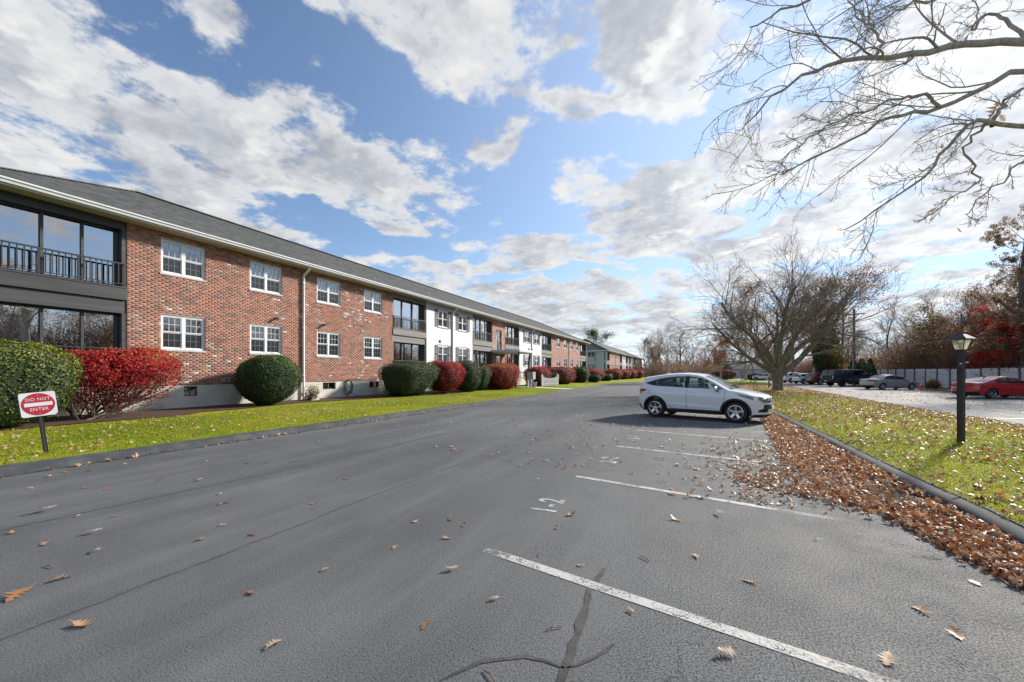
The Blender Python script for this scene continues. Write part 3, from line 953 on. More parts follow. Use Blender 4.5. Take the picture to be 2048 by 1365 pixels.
LG = [(3.1, 6.77, 'porch_dark', 4, 0), (19.64, 23.06, 'porch_taupe', 3, 0), (29.52, 33.22, 'porch_taupe', 4, 1), (35.92, 39.4, 'porch_taupe', 3, 1), (46.33, 50.11, 'porch_taupe', 3, 1), (64.48, 68.5, 'porch_taupe', 3, 1)]
for (a, b_, mt, n, lod) in LG:
    loggia(bld, FX, a, b_, rb, MATS[mt], MATS['porch_dark'] if mt == 'porch_dark' else MATS['porch_frame'], n, lod)
win = [(7.71, 9.11), (10.83, 12.25), (14.14, 15.57), (17.27, 18.71)]
holes = [(a, b_, c, d) for (a, b_) in win for (c, d) in WZ]
brick_bay(bld, FX, 6.77, 19.64, ZB, ZT, holes, rb, True)
for i, (a, b_) in enumerate(win):
    for k, (c, d) in enumerate(WZ):
        window(bld, FX, a, b_, c, d, rb, grid=True, lod=0, blind=.10 if k == 0 and i == 0 else (.52 if k else .3))
pm('stain', (.25, .055, .04), None, rough=.9)
for (y0, y1) in ((23.06, 29.52), (39.4, 46.33)):
    f = (y1 - y0) / 6.46
    ws = [(y0 + 1.42 * f, y0 + 2.72 * f), (y0 + 4.22 * f, y0 + 5.52 * f)]
    hs = [(a, b_, c, d) for (a, b_) in ws for (c, d) in ((5.0, 6.24), (2.36, 3.6))]
    siding_bay(bld, FX, y0, y1, ZB, ZT, hs, MATS['siding'])
    for i, (a, b_) in enumerate(ws):
        for k, (c, d) in enumerate(((5.0, 6.24), (2.36, 3.6))):
            w_ = window(bld, FX + .03, a, b_, c, d, rb, grid=(k == 1), lod=0 if (k == 1 and y0 < 30) else 1, blind=.3)
            shutter(w_, FX, a - .40, a - .04, c - .03, d + .03); shutter(w_, FX, b_ + .04, b_ + .40, c - .03, d + .03)
    MB().box(FX, FX + .03, y0 + .002, y0 + .12, ZB, ZT).build('corner_board', MATS['siding'], bld); MB().box(FX, FX + .03, y1 - .12, y1 - .002, ZB, ZT).build('corner_board', MATS['siding'], bld)
# entrance bay
ent = (33.95, 35.15, 3.72, 5.72)
brick_bay(bld, FX, 33.22, 35.92, ZB, ZT, [ent, (33.9, 35.2, 1.15, 3.3)], rb, False)
w = MB(); x = FX - .06
for (a, b_, c, d) in (ent, (33.9, 35.2, 1.16, 3.3)):
    w.box(x - .06, x + .01, a, a + .08, c, d); w.box(x - .06, x + .01, b_ - .08, b_, c, d); w.box(x - .06, x + .01, a + .08, b_ - .08, d - .08, d); w.box(x - .06, x + .01, a + .08, b_ - .08, c, c + .08)
    w.box(x - .06, x + .006, a + .08, b_ - .08, (c + d) / 2 - .03, (c + d) / 2 + .03)
sw = w.build('stair_window', MATS['porch_frame'], bld)
for (a, b_, c, d) in (ent, (33.9, 35.2, 1.16, 3.3)):
    for (p, q) in ((c, (c + d) / 2), ((c + d) / 2, d)): pane(sw, x - .03, a + .08, b_ - .08, p + .03, q - .03, MATS['glass_porch'], rb)
cn = MB(); cn.box(FX + .01, -14.35, 33.0, 36.3, 3.50, 3.72)
cno = cn.build('entrance_canopy', MATS['gutter'], bld, bevel=.02)
cu = MB(); cu.box(FX + .03, -14.45, 33.1, 36.2, 3.44, 3.497); cu.build('canopy_ceiling', MATS['soffit'], cno)
for yy in (33.3, 36.0):
    MB().bar((-14.9, yy, .2), (-14.55, yy, 3.45), .10, .14).build('canopy_post', MATS['black_paint'], cno)
MB().bar((-17.1, 35.95, 1.75), (-14.8, 35.95, 1.6), .05, .05).build('hand_rail', MATS['black_paint'], cno)
for yy in (35.4, 36.2):
    gl = MB().lathe([(0, .16), (.05, .15), (.085, .10), (.095, .04), (.08, -.02), (.05, -.06), (.04, -.08)], 10, Matrix.Translation((-14.42, yy, 3.8)))
    gl.build('globe_lamp', MATS['blind'], cno, smooth=True)
# far brick bay
w2 = [(52.3, 53.9), (55.6, 57.2), (59.0, 60.4), (62.1, 63.4)]
hs = [(a, b_, c, d) for (a, b_) in w2 for (c, d) in WZ]
brick_bay(bld, FX, 50.11, 64.48, ZB, ZT, hs, rb, False)
for (a, b_) in w2:
    for (c, d) in WZ: window(bld, FX, a, b_, c, d, rb, grid=False, lod=1, blind=.45)
# roof, eaves
hip_roof(bld, -16.62, -30.6, 2.55, 69.05, 6.72, 3.25)
sf = MB(); sf.box(FX - .01, -16.66, 2.6, 69.0, 6.60, 6.625); sf.box(FX - 13, FX - .01, 2.6, Y0, 6.60, 6.625); sf.build('soffit', MATS['soffit'], bld)
fs = MB(); fs.box(-16.66, -16.62, 2.56, 69.04, 6.585, 6.74); fs.box(-30.6, -16.66, 2.52, 2.56, 6.585, 6.74); fs.box(-30.6, -16.66, 69.04, 69.08, 6.585, 6.74); fs.build('fascia', MATS['gutter'], bld)
gutter(bld, -16.606, 2.5, 69.1, 6.755)
for y, mt in ((13.33, 'gutter'), (26.35, 'gutter'), (42.95, 'gutter'), (57.95, 'gutter'), (68.42, 'gutter')):
    downspout(bld, FX, y, .26, 6.62, mt)
sb = MB(); sb.add([(-17.0, 13.15, .33), (-16.3, 13.1, .30), (-16.3, 13.55, .30), (-17.0, 13.5, .33), (-17.0, 13.15, .40), (-16.3, 13.1, .36), (-16.3, 13.55, .36), (-17.0, 13.5, .40)], [(3, 2, 1, 0), (4, 5, 6, 7), (0, 1, 5, 4), (1, 2, 6, 5), (2, 3, 7, 6), (3, 0, 4, 7)])
tag(sb.build('splash_block', MATS['concrete'], bevel=.01), 'pale concrete splash block at the foot of the white downspout on brick', 'splash block')
# flood lights, vent, socket box
def flood(y, z, lab):
    m = MB()
    m.box(FX + .008, FX + .04, y - .05, y + .05, z - .05, z + .05)
    m.tube([(FX + .04, y, z), (FX + .10, y, z + .01)], .018, 8)
    m.lathe([(.0, -.07), (.04, -.07), (.05, -.03), (.065, .06), (.06, .065), (.0, .05)], 10, Matrix.Translation((FX + .14, y + .01, z - .02)) @ Matrix.Rotation(math.radians(-65), 4, 'Y'))
    tag(m.build('flood_light', MATS['cellar_frame']), lab, 'light')
flood(11.95, 4.05, 'small dark flood light on brick above the second ground-floor window')
flood(14.5, 4.04, 'small dark flood light on brick just past the white downspout')
vt = MB().lathe([(0, .09), (.07, .085), (.12, .05), (.14, 0)], 12, Matrix.Translation((FX + .02, 24.75, 3.95)) @ Matrix.Rotation(math.radians(90), 4, 'Y'))
tag(sharp(vt.build('dryer_vent', MATS['grey_metal'])), 'round grey vent cover on the nearer white clapboard wall', 'vent')
ob = MB(); ob.box(FX + .006, FX + .10, 9.62, 9.80, 1.20, 1.38); ob.box(FX + .012, FX + .08, 9.86, 9.98, 1.22, 1.36); ob.box(FX + .1, FX + .108, 9.64, 9.78, 1.215, 1.365)
tag(ob.build('socket_box', pm('box_grey', (.26, .22, .19), (.32, .27, .23), 9, .7), bevel=.006), 'small grey-brown socket box low on the brick wall', 'socket box')
# hose hung on the foundation
hm = MB(); rh = random.Random(5)
for k in range(5):
    w_, d_ = .16 + .07 * rh.random(), .62 + .25 * rh.random()
    yc = 16.02 + rh.uniform(-.08, .08)
    pts = []
    for i in range(25):
        a = 2 * math.pi * i / 24
        pts.append((FX + .06 + .02 * k + .03 * math.sin(a * 2), yc + w_ * math.sin(a) * (1.0 + .6 * (1 - math.cos(a)) / 2) , 1.22 - d_ * (1 - math.cos(a)) / 2 + .02 * math.sin(3 * a)))
    hm.tube(pts, .013, 6, cap=False)
hm.tube([(FX + .08, 16.1, .6), (FX + .15, 16.35, .42), (FX + .2, 16.6, .34), (FX + .3, 16.9, .31)], .013, 6)
hk = hm.build('garden_hose', pm('hose', (.03, .055, .04), (.05, .08, .06), 9, .5), smooth=True)
tag(hk, 'dark garden hose hung in loops on the pale foundation', 'hose')
MB().box(FX + .0, FX + .12, 15.97, 16.07, 1.17, 1.21).build('hook', MATS['black_paint'], hk)
sheet('entry_path', MATS['concrete'], [-17.1, -14, -10.1], [33.6, 34.6, 35.7], lambda x, y: lawn_z(x, y) + .03)

# ---------------------------------------------------------------- grey-ended block further on
FX2 = -18.4
b2 = thing('apartment_building', 'farther two-storey apartment block with grey gable-end siding beyond the first', 'building', (FX2, 92, .2))
rb2 = random.Random(4)
Y2, Y3 = 92.0, 163.0
m = MB(); wall_holes(m, FX2 - .02, Y2, Y3, 0, 1.15, []); m.build('foundation', MATS['foundation'], b2)
e = MB(); e.box(FX2 - 13, FX2 - .6, Y2 + .02, Y3, .1, 6.6); e.build('inner_core', MATS['room'], b2)
MB().box(FX2 - 13, FX2 - .02, Y2 - .0, Y2 + .02, .0, 6.62).build('end_wall', MATS['siding_grey'], b2)
MB().box(FX2 - .2, FX2 + .02, Y2 - .03, Y2 - .002, .1, 6.6).build('corner_board', MATS['gutter'], b2)
for (xa, xb) in ((-21.3, -19.7),):
    for (c, d) in WZ:
        w = MB(); w.box(FX2 - 4.4, FX2 - 2.6, Y2 - .05, Y2 - .003, c - .1, d + .1)
        wo3 = w.build('end_window', MATS['vinyl'], b2)
        for (p, q) in ((FX2 - 4.3, FX2 - 3.54), (FX2 - 3.46, FX2 - 2.7)):
            MB().box(p, q, Y2 - .06, Y2 - .052, c, d).build('pane', pm('dark_glass', (.02, .025, .03), None, rough=.05, spec=1.0), wo3)
y = Y2
lay = [('l', 4.0), ('b', 14.0), ('l', 3.6), ('w', 6.6), ('l', 3.6), ('e', 2.8), ('l', 3.6), ('w', 6.6), ('l', 3.6), ('b', 14.5), ('l', 4.1)]
for kind_, w_ in lay:
    a, b_ = y, min(y + w_, Y3); y += w_
    if kind_ == 'l': loggia(b2, FX2, a, b_, rb2, MATS['porch_taupe'], MATS['porch_frame'], 2, 2)
    elif kind_ in 'be':
        ws = [(a + 1.6 + k * 3.1, a + 3.0 + k * 3.1) for k in range(4)] if kind_ == 'b' else [(a + .6, a + 2.0)]
        hs = [(p, q, c, d) for (p, q) in ws for (c, d) in WZ]
        brick_bay(b2, FX2, a, b_, ZB, ZT, hs, rb2, False)
        for (p, q) in ws:
            for (c, d) in WZ: window(b2, FX2, p, q, c, d, rb2, grid=False, lod=2, sill=False)
    else:
        ws = [(a + 1.0, a + 2.4), (a + 4.0, a + 5.4)]
        hs = [(p, q, c, d) for (p, q) in ws for (c, d) in WZ]
        m = MB(); wall_holes(m, FX2, a, b_, ZB, ZT, hs); m.build('siding_wall', MATS['siding'], b2)
        for (p, q) in ws:
            for (c, d) in WZ: window(b2, FX2 + .02, p, q, c, d, rb2, grid=False, lod=2, sill=False)
hip_roof(b2, FX2 + .58, FX2 - 13.6, Y2 - .55, Y3 + .55, 6.72, 3.3, courses=20)
fs = MB(); fs.box(FX2 + .54, FX2 + .575, Y2 - .54, Y3 + .5, 6.585, 6.74); fs.box(FX2 - 13.5, FX2 + .54, Y2 - .58, Y2 - .54, 6.585, 6.74); fs.build('fascia', MATS['gutter'], b2)
sf = MB(); sf.box(FX2 - 13, FX2 + .53, Y2 - .53, Y2 - .01, 6.60, 6.62); sf.box(FX2, FX2 + .53, Y2 - .005, Y3, 6.60, 6.62); sf.build('soffit', MATS['soffit'], b2)
gutter(b2, FX2 + .585, Y2 - .6, Y3 + .5, 6.755)
downspout(b2, FX2, Y2 + .25, .2, 6.62); downspout(b2, FX2, Y2 + 11, .2, 6.62)

# ---------------------------------------------------------------- leaves
def frames(n, rng, normals=None, spread=1.0):
    """random orthonormal frames; normals bias the third axis"""
    z = rng.normal(size=(n, 3)) * spread
    if normals is not None: z = z * .55 + normals
    z /= np.linalg.norm(z, axis=1, keepdims=True) + 1e-9
    a = rng.normal(size=(n, 3))
    x = a - z * (a * z).sum(1, keepdims=True)
    x /= np.linalg.norm(x, axis=1, keepdims=True) + 1e-9
    return x, np.cross(z, x), z

LEAF4 = np.array([(-.5, 0, 0), (0, .28, .06), (.5, 0, 0), (0, -.28, .06)])
def leaf_cloud(pos, size, rng, normals=None, rnd=None, spread=1.0, aspect=1.0):
    n = len(pos)
    X, Y, Z = frames(n, rng, normals, spread)
    s = (size * (.65 + .7 * rng.random(n)))[:, None] if np.isscalar(size) else size[:, None]
    V = np.stack([pos + s * (X * l[0] + Y * l[1] * aspect + Z * l[2]) for l in LEAF4], 1)
    Fq = np.arange(n)[:, None] * 4 + np.arange(4)[None]
    r = rng.random(n) if rnd is None else rnd
    return V.reshape(-1, 3), Fq, np.repeat(r, 4)

# ---------------------------------------------------------------- branches (batched by level)
def tubes(Pn, Rn, sides, V, Fs, off):
    """Pn (N,k,3), Rn (N,k): append tube meshes"""
    N_, k, _ = Pn.shape
    T = np.gradient(Pn, axis=1)
    T /= np.linalg.norm(T, axis=2, keepdims=True) + 1e-9
    ref = np.where(np.abs(T[:, :1, 2:3]) > .9, np.array([[[1., 0, 0]]]), np.array([[[0, 0, 1.]]]))
    A = np.cross(T, np.broadcast_to(ref, T.shape)); A /= np.linalg.norm(A, axis=2, keepdims=True) + 1e-9
    B = np.cross(T, A)
    an = 2 * np.pi * np.arange(sides) / sides
    ring = Pn[:, :, None] + Rn[:, :, None, None] * (A[:, :, None] * np.cos(an)[None, None, :, None] + B[:, :, None] * np.sin(an)[None, None, :, None])
    V.append(ring.reshape(-1, 3))
    i = np.arange(N_)[:, None, None] * (k * sides); j = np.arange(k - 1)[None, :, None] * sides; s = np.arange(sides)[None, None]
    s2 = (np.arange(sides) + 1) % sides
    q = np.stack([i + j + s, i + j + s2[None, None], i + j + sides + s2[None, None], i + j + sides + s], -1).reshape(-1, 4) + off
    Fs.append(q)
    return off + N_ * k * sides

def sprout(Pn, Rn, nch, ratio, angle, k, rng, up=0.0, wob=.12, fmin=.25, fmax=1.0, rr=.55, tip=.35, side=None, lenjit=.35, rmin=.002, plane=None):
    N_, kp, _ = Pn.shape
    L = np.linalg.norm(np.diff(Pn, axis=1), axis=2).sum(1)
    idx = np.repeat(np.arange(N_), nch)
    f = fmin + (fmax - fmin) * (np.tile(np.arange(nch), N_) + rng.random(N_ * nch)) / nch
    g = f * (kp - 1); i0 = np.minimum(g.astype(int), kp - 2); w = (g - i0)[:, None]
    p = Pn[idx, i0] * (1 - w) + Pn[idx, i0 + 1] * w
    r = Rn[idx, i0] * (1 - w[:, 0]) + Rn[idx, i0 + 1] * w[:, 0]
    t = Pn[idx, i0 + 1] - Pn[idx, i0]; t /= np.linalg.norm(t, axis=1, keepdims=True) + 1e-9
    a = rng.normal(size=t.shape); a -= t * (a * t).sum(1, keepdims=True); a /= np.linalg.norm(a, axis=1, keepdims=True) + 1e-9
    if plane is not None:
        a = a * np.array(plane); a /= np.linalg.norm(a, axis=1, keepdims=True) + 1e-9
    th = np.radians(angle * (.6 + .8 * rng.random(len(t))))[:, None]
    d = t * np.cos(th) + a * np.sin(th)
    ln = L[idx] * ratio * (1 - lenjit + 2 * lenjit * rng.random(len(t))) * (1.15 - .55 * f)
    out = [p]
    bend = rng.normal(size=d.shape) * wob * .6
    for j in range(k - 1):
        d = d + bend + rng.normal(size=d.shape) * wob
        d[:, 2] += up
        d /= np.linalg.norm(d, axis=1, keepdims=True)
        out.append(out[-1] + d * (ln / (k - 1))[:, None])
    Q = np.stack(out, 1)
    R0 = np.maximum(r * rr * (.8 + .4 * rng.random(len(r))), rmin)
    R = R0[:, None] * np.linspace(1, tip, k)[None]
    return Q, np.maximum(R, rmin * .8)

def curve_pts(pts, n):
    """smooth polyline through pts"""
    P_ = np.array(pts, float)
    t = np.linspace(0, len(P_) - 1, n)
    out = []
    for q in t:
        i = min(int(q), len(P_) - 2); f = q - i
        p0, p1, p2, p3 = P_[max(i - 1, 0)], P_[i], P_[i + 1], P_[min(i + 2, len(P_) - 1)]
        out.append(.5 * ((2 * p1) + (-p0 + p2) * f + (2 * p0 - 5 * p1 + 4 * p2 - p3) * f ** 2 + (-p0 + 3 * p1 - 3 * p2 + p3) * f ** 3))
    return np.array(out)

def barkmat(name, a, b_, c=None):
    m, N, b, v = new_mat(name)
    n = N.mr(N.noise(N.vmath('MULTIPLY', v, (1, 1, .35)), 9, 5, .65), .35, .65)
    co = N.mix(n, a, b_)
    if c is not None: co = N.mix(N.math('MULTIPLY', N.mr(N.noise(v, 4.5, 4, .6), .48, .62), .8), co, c)
    N.put(b.inputs['Base Color'], co); b.inputs['Roughness'].default_value = .9; b.inputs['Specular IOR Level'].default_value = .2
    N.put(b.inputs['Normal'], N.bump(N.noise(N.vmath('MULTIPLY', v, (1, 1, .3)), 22, 4, .7), .9, .03))
    MATS[name] = m
    return m
barkmat('bark_old', (.14, .105, .080), (.24, .19, .145), (.27, .27, .19))
barkmat('bark_grey', (.34, .29, .24), (.52, .46, .40))
barkmat('bark_dark', (.10, .08, .068), (.17, .14, .12))
barkmat('bark_brown', (.17, .115, .088), (.28, .20, .16))

def blob_points(shape, n, rng, inset=.10, bottom=.0):
    """points on a clipped shrub: shape(dir)->radius vector; returns pos and outward normal"""
    d = rng.normal(size=(n, 3)); d /= np.linalg.norm(d, axis=1, keepdims=True)
    p, nn = shape(d)
    k = 1 - inset * rng.random(n)[:, None] ** 2
    return p * k, nn

def superell(hx, hy, hz, e=2.6, top=0.0, taper=0.0, taper_y=0.0):
    def f(d):
        q = np.abs(d / np.array((hx, hy, hz))) ** e
        r = q.sum(1) ** (-1 / e)
        p = d * r[:, None]
        nn = np.sign(d) * np.abs(p / np.array((hx, hy, hz))) ** (e - 1) / np.array((hx, hy, hz))
        nn /= np.linalg.norm(nn, axis=1, keepdims=True) + 1e-9
        zz = (p[:, 2:3] / hz)
        sc_ = 1 - taper * np.clip(-zz * .5 + .5, 0, 1) ** 1.3
        p = p * np.concatenate([sc_, sc_, np.ones_like(sc_)], 1)
        if taper_y: p[:, 1] += taper_y * hy * zz[:, 0] * .5
        return p, nn
    return f

def lumps(p, rng, amp, n=9):
    """low-frequency unevenness"""
    k = rng.normal(size=(n, 3)) * 2.2; ph = rng.random(n) * 6.28
    return amp * np.sin(p @ k.T + ph).mean(1) * 2.0

def shrub(name, label, cat, cx, cy, hx, hy, ztop, rng, mat, nleaf, size, zbase=None, e=2.7, taper=.25, taper_y=0.0, core=True, stems=0, stem_mat='bark_dark', group=None, clear=.0, amp=.13, sparse_low=0.0, lean=0.0, core_mat='shrub_core', core_k=.93):
    zb = lawn_z(cx, cy) if zbase is None else zbase
    hz = (ztop - zb - clear) / 2; zc_ = zb + clear + hz
    o = thing(name, label, cat, (cx, cy, zb), 0, group)
    sh = superell(hx, hy, hz, e, 0, taper, taper_y)
    pos, nn = blob_points(sh, nleaf, rng, .13 if core else .5)
    if sparse_low:
        keep = rng.random(len(pos)) < np.clip((pos[:, 2] / hz + 1) * .5 / sparse_low, .10, 1)
        keep &= rng.random(len(pos)) < np.clip(.35 + .8 * np.abs(pos[:, 1] / hy) ** 2 + (pos[:, 2] / hz > -.1), 0, 1)
        pos, nn = pos[keep], nn[keep]
    pos = pos + nn * lumps(pos, rng, amp)[:, None]
    pos[:, 1] += lean * (pos[:, 2] + hz) / (2 * hz)
    hi = lumps(pos * 3.2, rng, 1.0, 16)
    pos = pos + nn * (hi * .045)[:, None]
    thin = rng.random(len(pos)) < np.clip(1.25 + hi * 1.5, .25, 1); pos, nn = pos[thin], nn[thin]
    tuft = rng.random(len(pos)) < .09
    pos[tuft] += nn[tuft] * (rng.random(tuft.sum()) ** 2 * .14)[:, None]
    rnd = np.clip(rng.random(len(pos)) * .55 + .45 * np.clip((nn[:, 2] + .35) * .75, 0, 1) + lumps(pos * 1.5, rng, .12), 0, 1)  # leaf tone: part random, part raised on upward-facing leaves, uneven in lumps
    V, Fq, R = leaf_cloud(pos + np.array((0, 0, zc_ - zb)), size * 1.12, rng, nn, rnd)
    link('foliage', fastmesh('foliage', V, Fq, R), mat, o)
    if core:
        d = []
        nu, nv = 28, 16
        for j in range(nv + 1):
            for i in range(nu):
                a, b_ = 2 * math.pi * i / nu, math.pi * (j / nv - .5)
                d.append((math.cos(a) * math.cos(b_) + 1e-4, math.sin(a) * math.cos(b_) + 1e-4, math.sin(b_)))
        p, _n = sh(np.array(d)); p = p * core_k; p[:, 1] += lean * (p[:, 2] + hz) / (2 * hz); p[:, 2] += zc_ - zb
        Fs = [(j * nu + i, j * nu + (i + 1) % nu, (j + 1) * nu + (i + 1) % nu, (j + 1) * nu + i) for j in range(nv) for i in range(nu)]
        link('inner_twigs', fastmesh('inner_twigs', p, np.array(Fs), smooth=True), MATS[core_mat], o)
    if stems:
        Vs = []; Fs = []; off = 0
        base = np.zeros((stems, 2)); base[:, 0] = rng.normal(size=stems) * hx * .13; base[:, 1] = rng.normal(size=stems) * hy * .13 - lean * .3
        tip = np.stack([rng.normal(size=stems) * hx * .55, rng.uniform(-.9, .95, stems) * hy + lean * .7, np.full(stems, hz * 2 * .8 + clear)], 1)
        P0 = np.stack([curve_pts([(*b_, -.05), (b_[0] * .6 + t[0] * .4, b_[1] * .6 + t[1] * .45, t[2] * .22), (t[0] * .8, t[1] * .85, t[2] * .55), t], 7) for b_, t in zip(base, tip)])
        R0 = np.linspace(.026, .008, 7)[None] * (.7 + .6 * rng.random(stems))[:, None]
        off = tubes(P0, R0, 6, Vs, Fs, off)
        P1, R1 = sprout(P0, R0, 7, .45, 32, 5, rng, .03, .14, .15, 1, .6)
        off = tubes(P1, R1, 4, Vs, Fs, off)
        P2, R2 = sprout(P1, R1, 5, .45, 35, 4, rng, .03, .16, .15, 1, .6)
        off = tubes(P2, R2, 3, Vs, Fs, off)
        link('stems', fastmesh('stems', np.concatenate(Vs), Fs, smooth=True), MATS[stem_mat], o)
    return o

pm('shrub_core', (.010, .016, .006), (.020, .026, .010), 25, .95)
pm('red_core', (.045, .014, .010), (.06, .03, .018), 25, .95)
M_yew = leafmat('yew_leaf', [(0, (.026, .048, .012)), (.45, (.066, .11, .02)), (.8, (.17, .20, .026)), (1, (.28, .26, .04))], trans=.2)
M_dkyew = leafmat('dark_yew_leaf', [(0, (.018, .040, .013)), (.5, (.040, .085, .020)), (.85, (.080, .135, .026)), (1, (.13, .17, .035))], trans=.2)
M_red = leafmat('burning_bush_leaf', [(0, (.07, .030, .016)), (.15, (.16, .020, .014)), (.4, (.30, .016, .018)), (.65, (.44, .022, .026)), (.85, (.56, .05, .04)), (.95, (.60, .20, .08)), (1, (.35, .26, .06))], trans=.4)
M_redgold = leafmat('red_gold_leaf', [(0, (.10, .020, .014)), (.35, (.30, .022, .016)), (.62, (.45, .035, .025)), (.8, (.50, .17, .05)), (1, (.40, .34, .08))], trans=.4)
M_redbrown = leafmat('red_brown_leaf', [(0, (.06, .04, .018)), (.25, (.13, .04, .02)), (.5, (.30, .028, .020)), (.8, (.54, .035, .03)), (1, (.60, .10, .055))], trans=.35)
M_small = leafmat('loose_leaf', [(0, (.05, .07, .02)), (.5, (.11, .12, .035)), (1, (.26, .20, .09))], trans=.35)

R = np.random.default_rng
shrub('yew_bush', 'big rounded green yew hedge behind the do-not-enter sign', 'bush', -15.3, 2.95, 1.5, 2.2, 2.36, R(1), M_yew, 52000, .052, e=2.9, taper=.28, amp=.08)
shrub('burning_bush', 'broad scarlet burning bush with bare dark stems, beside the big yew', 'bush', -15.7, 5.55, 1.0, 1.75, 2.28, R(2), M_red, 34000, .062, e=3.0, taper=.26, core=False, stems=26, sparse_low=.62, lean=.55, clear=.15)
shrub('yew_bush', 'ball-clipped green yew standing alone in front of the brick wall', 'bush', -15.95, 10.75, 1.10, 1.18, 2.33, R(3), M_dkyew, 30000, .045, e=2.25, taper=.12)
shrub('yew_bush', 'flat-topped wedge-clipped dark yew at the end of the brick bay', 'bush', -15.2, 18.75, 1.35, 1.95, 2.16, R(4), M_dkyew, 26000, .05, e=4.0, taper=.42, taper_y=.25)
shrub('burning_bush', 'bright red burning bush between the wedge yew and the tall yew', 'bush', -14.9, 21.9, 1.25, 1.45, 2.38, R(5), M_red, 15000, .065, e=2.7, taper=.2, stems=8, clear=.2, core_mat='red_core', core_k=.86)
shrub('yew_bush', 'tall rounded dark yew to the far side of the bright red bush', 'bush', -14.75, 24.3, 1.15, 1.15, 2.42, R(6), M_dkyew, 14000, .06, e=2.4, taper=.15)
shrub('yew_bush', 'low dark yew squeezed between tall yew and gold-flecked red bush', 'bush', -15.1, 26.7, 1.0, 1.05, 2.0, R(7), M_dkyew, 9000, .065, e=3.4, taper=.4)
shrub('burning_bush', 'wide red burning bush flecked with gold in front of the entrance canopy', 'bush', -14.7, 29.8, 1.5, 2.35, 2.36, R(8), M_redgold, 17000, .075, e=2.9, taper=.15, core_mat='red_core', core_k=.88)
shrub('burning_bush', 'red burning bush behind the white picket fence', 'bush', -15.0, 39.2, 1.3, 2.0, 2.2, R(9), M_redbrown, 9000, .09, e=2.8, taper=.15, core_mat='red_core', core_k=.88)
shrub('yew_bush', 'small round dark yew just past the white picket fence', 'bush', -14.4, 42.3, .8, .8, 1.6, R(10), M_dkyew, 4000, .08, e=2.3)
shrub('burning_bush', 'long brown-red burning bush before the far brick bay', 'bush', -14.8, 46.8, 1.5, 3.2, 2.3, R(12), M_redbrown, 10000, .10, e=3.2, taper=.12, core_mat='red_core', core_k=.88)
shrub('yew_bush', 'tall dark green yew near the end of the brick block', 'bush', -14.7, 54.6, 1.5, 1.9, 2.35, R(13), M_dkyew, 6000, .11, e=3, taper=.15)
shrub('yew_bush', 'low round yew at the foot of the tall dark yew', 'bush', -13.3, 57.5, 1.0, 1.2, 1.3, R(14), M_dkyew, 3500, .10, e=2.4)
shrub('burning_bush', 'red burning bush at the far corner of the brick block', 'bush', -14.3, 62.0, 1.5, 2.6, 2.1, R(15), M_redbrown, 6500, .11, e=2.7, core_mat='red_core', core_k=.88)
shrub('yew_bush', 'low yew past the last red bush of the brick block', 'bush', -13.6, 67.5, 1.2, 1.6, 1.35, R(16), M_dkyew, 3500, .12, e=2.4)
for k, (y_, lab) in enumerate(((78, 'dark red burning bush in front of the grey end wall'), (85, 'dark red burning bush, middle of the far red row'), (92, 'dark red burning bush, third along the far red row'), (100, 'smaller red burning bush at the far end of the row'))):
    shrub('burning_bush', lab, 'bush', -14.2 + k * .5, y_, 1.7, 3.5 - (1.2 if k == 3 else 0), 2.3, R(20 + k), M_redbrown, 5000, .14, e=2.8, zbase=.2, core_mat='red_core', core_k=.88)
shrub('loose_shrub', 'small loose yellow-green shrub at the foot of the downspout', 'shrub', -16.45, 13.2, .38, .42, .95, R(30), M_small, 900, .05, core=False, stems=10, stem_mat='bark_brown', e=2.1)

# ---------------------------------------------------------------- trees
def tree_mesh(name, levels, base_P, base_R, rng, sides=(10, 7, 5, 4, 3)):
    """grow levels from given trunk/limb curves; returns trunk mesh, crown mesh and the tip points"""
    V = []; Fs = []; off = tubes(base_P, base_R, sides[0], V, Fs, 0)
    trunk = fastmesh(name + '_trunk', np.concatenate(V), Fs, smooth=True)
    V = []; Fs = []; off = 0
    P_, R_ = base_P, base_R
    for i, kw in enumerate(levels):
        P_, R_ = sprout(P_, R_, rng=rng, **kw)
        off = tubes(P_, R_, sides[min(i + 1, len(sides) - 1)], V, Fs, off)
    crown = fastmesh(name + '_crown', np.concatenate(V), Fs, smooth=True)
    return trunk, crown, P_

def place_tree(name, label, loc, trunk, crown, bark, rz=0.0, s=1.0, group=None, leaves=None, lmat=None, crown_mat=None, sxy=1.0):
    o = thing(name, label, 'tree', loc, 0, group)
    o.rotation_euler = (0, 0, rz); o.scale = (s * sxy, s * sxy, s)
    link('trunk', trunk, bark, o); link('crown', crown, crown_mat or bark, o)
    if leaves is not None: link('leaves', leaves, lmat, o)
    return o

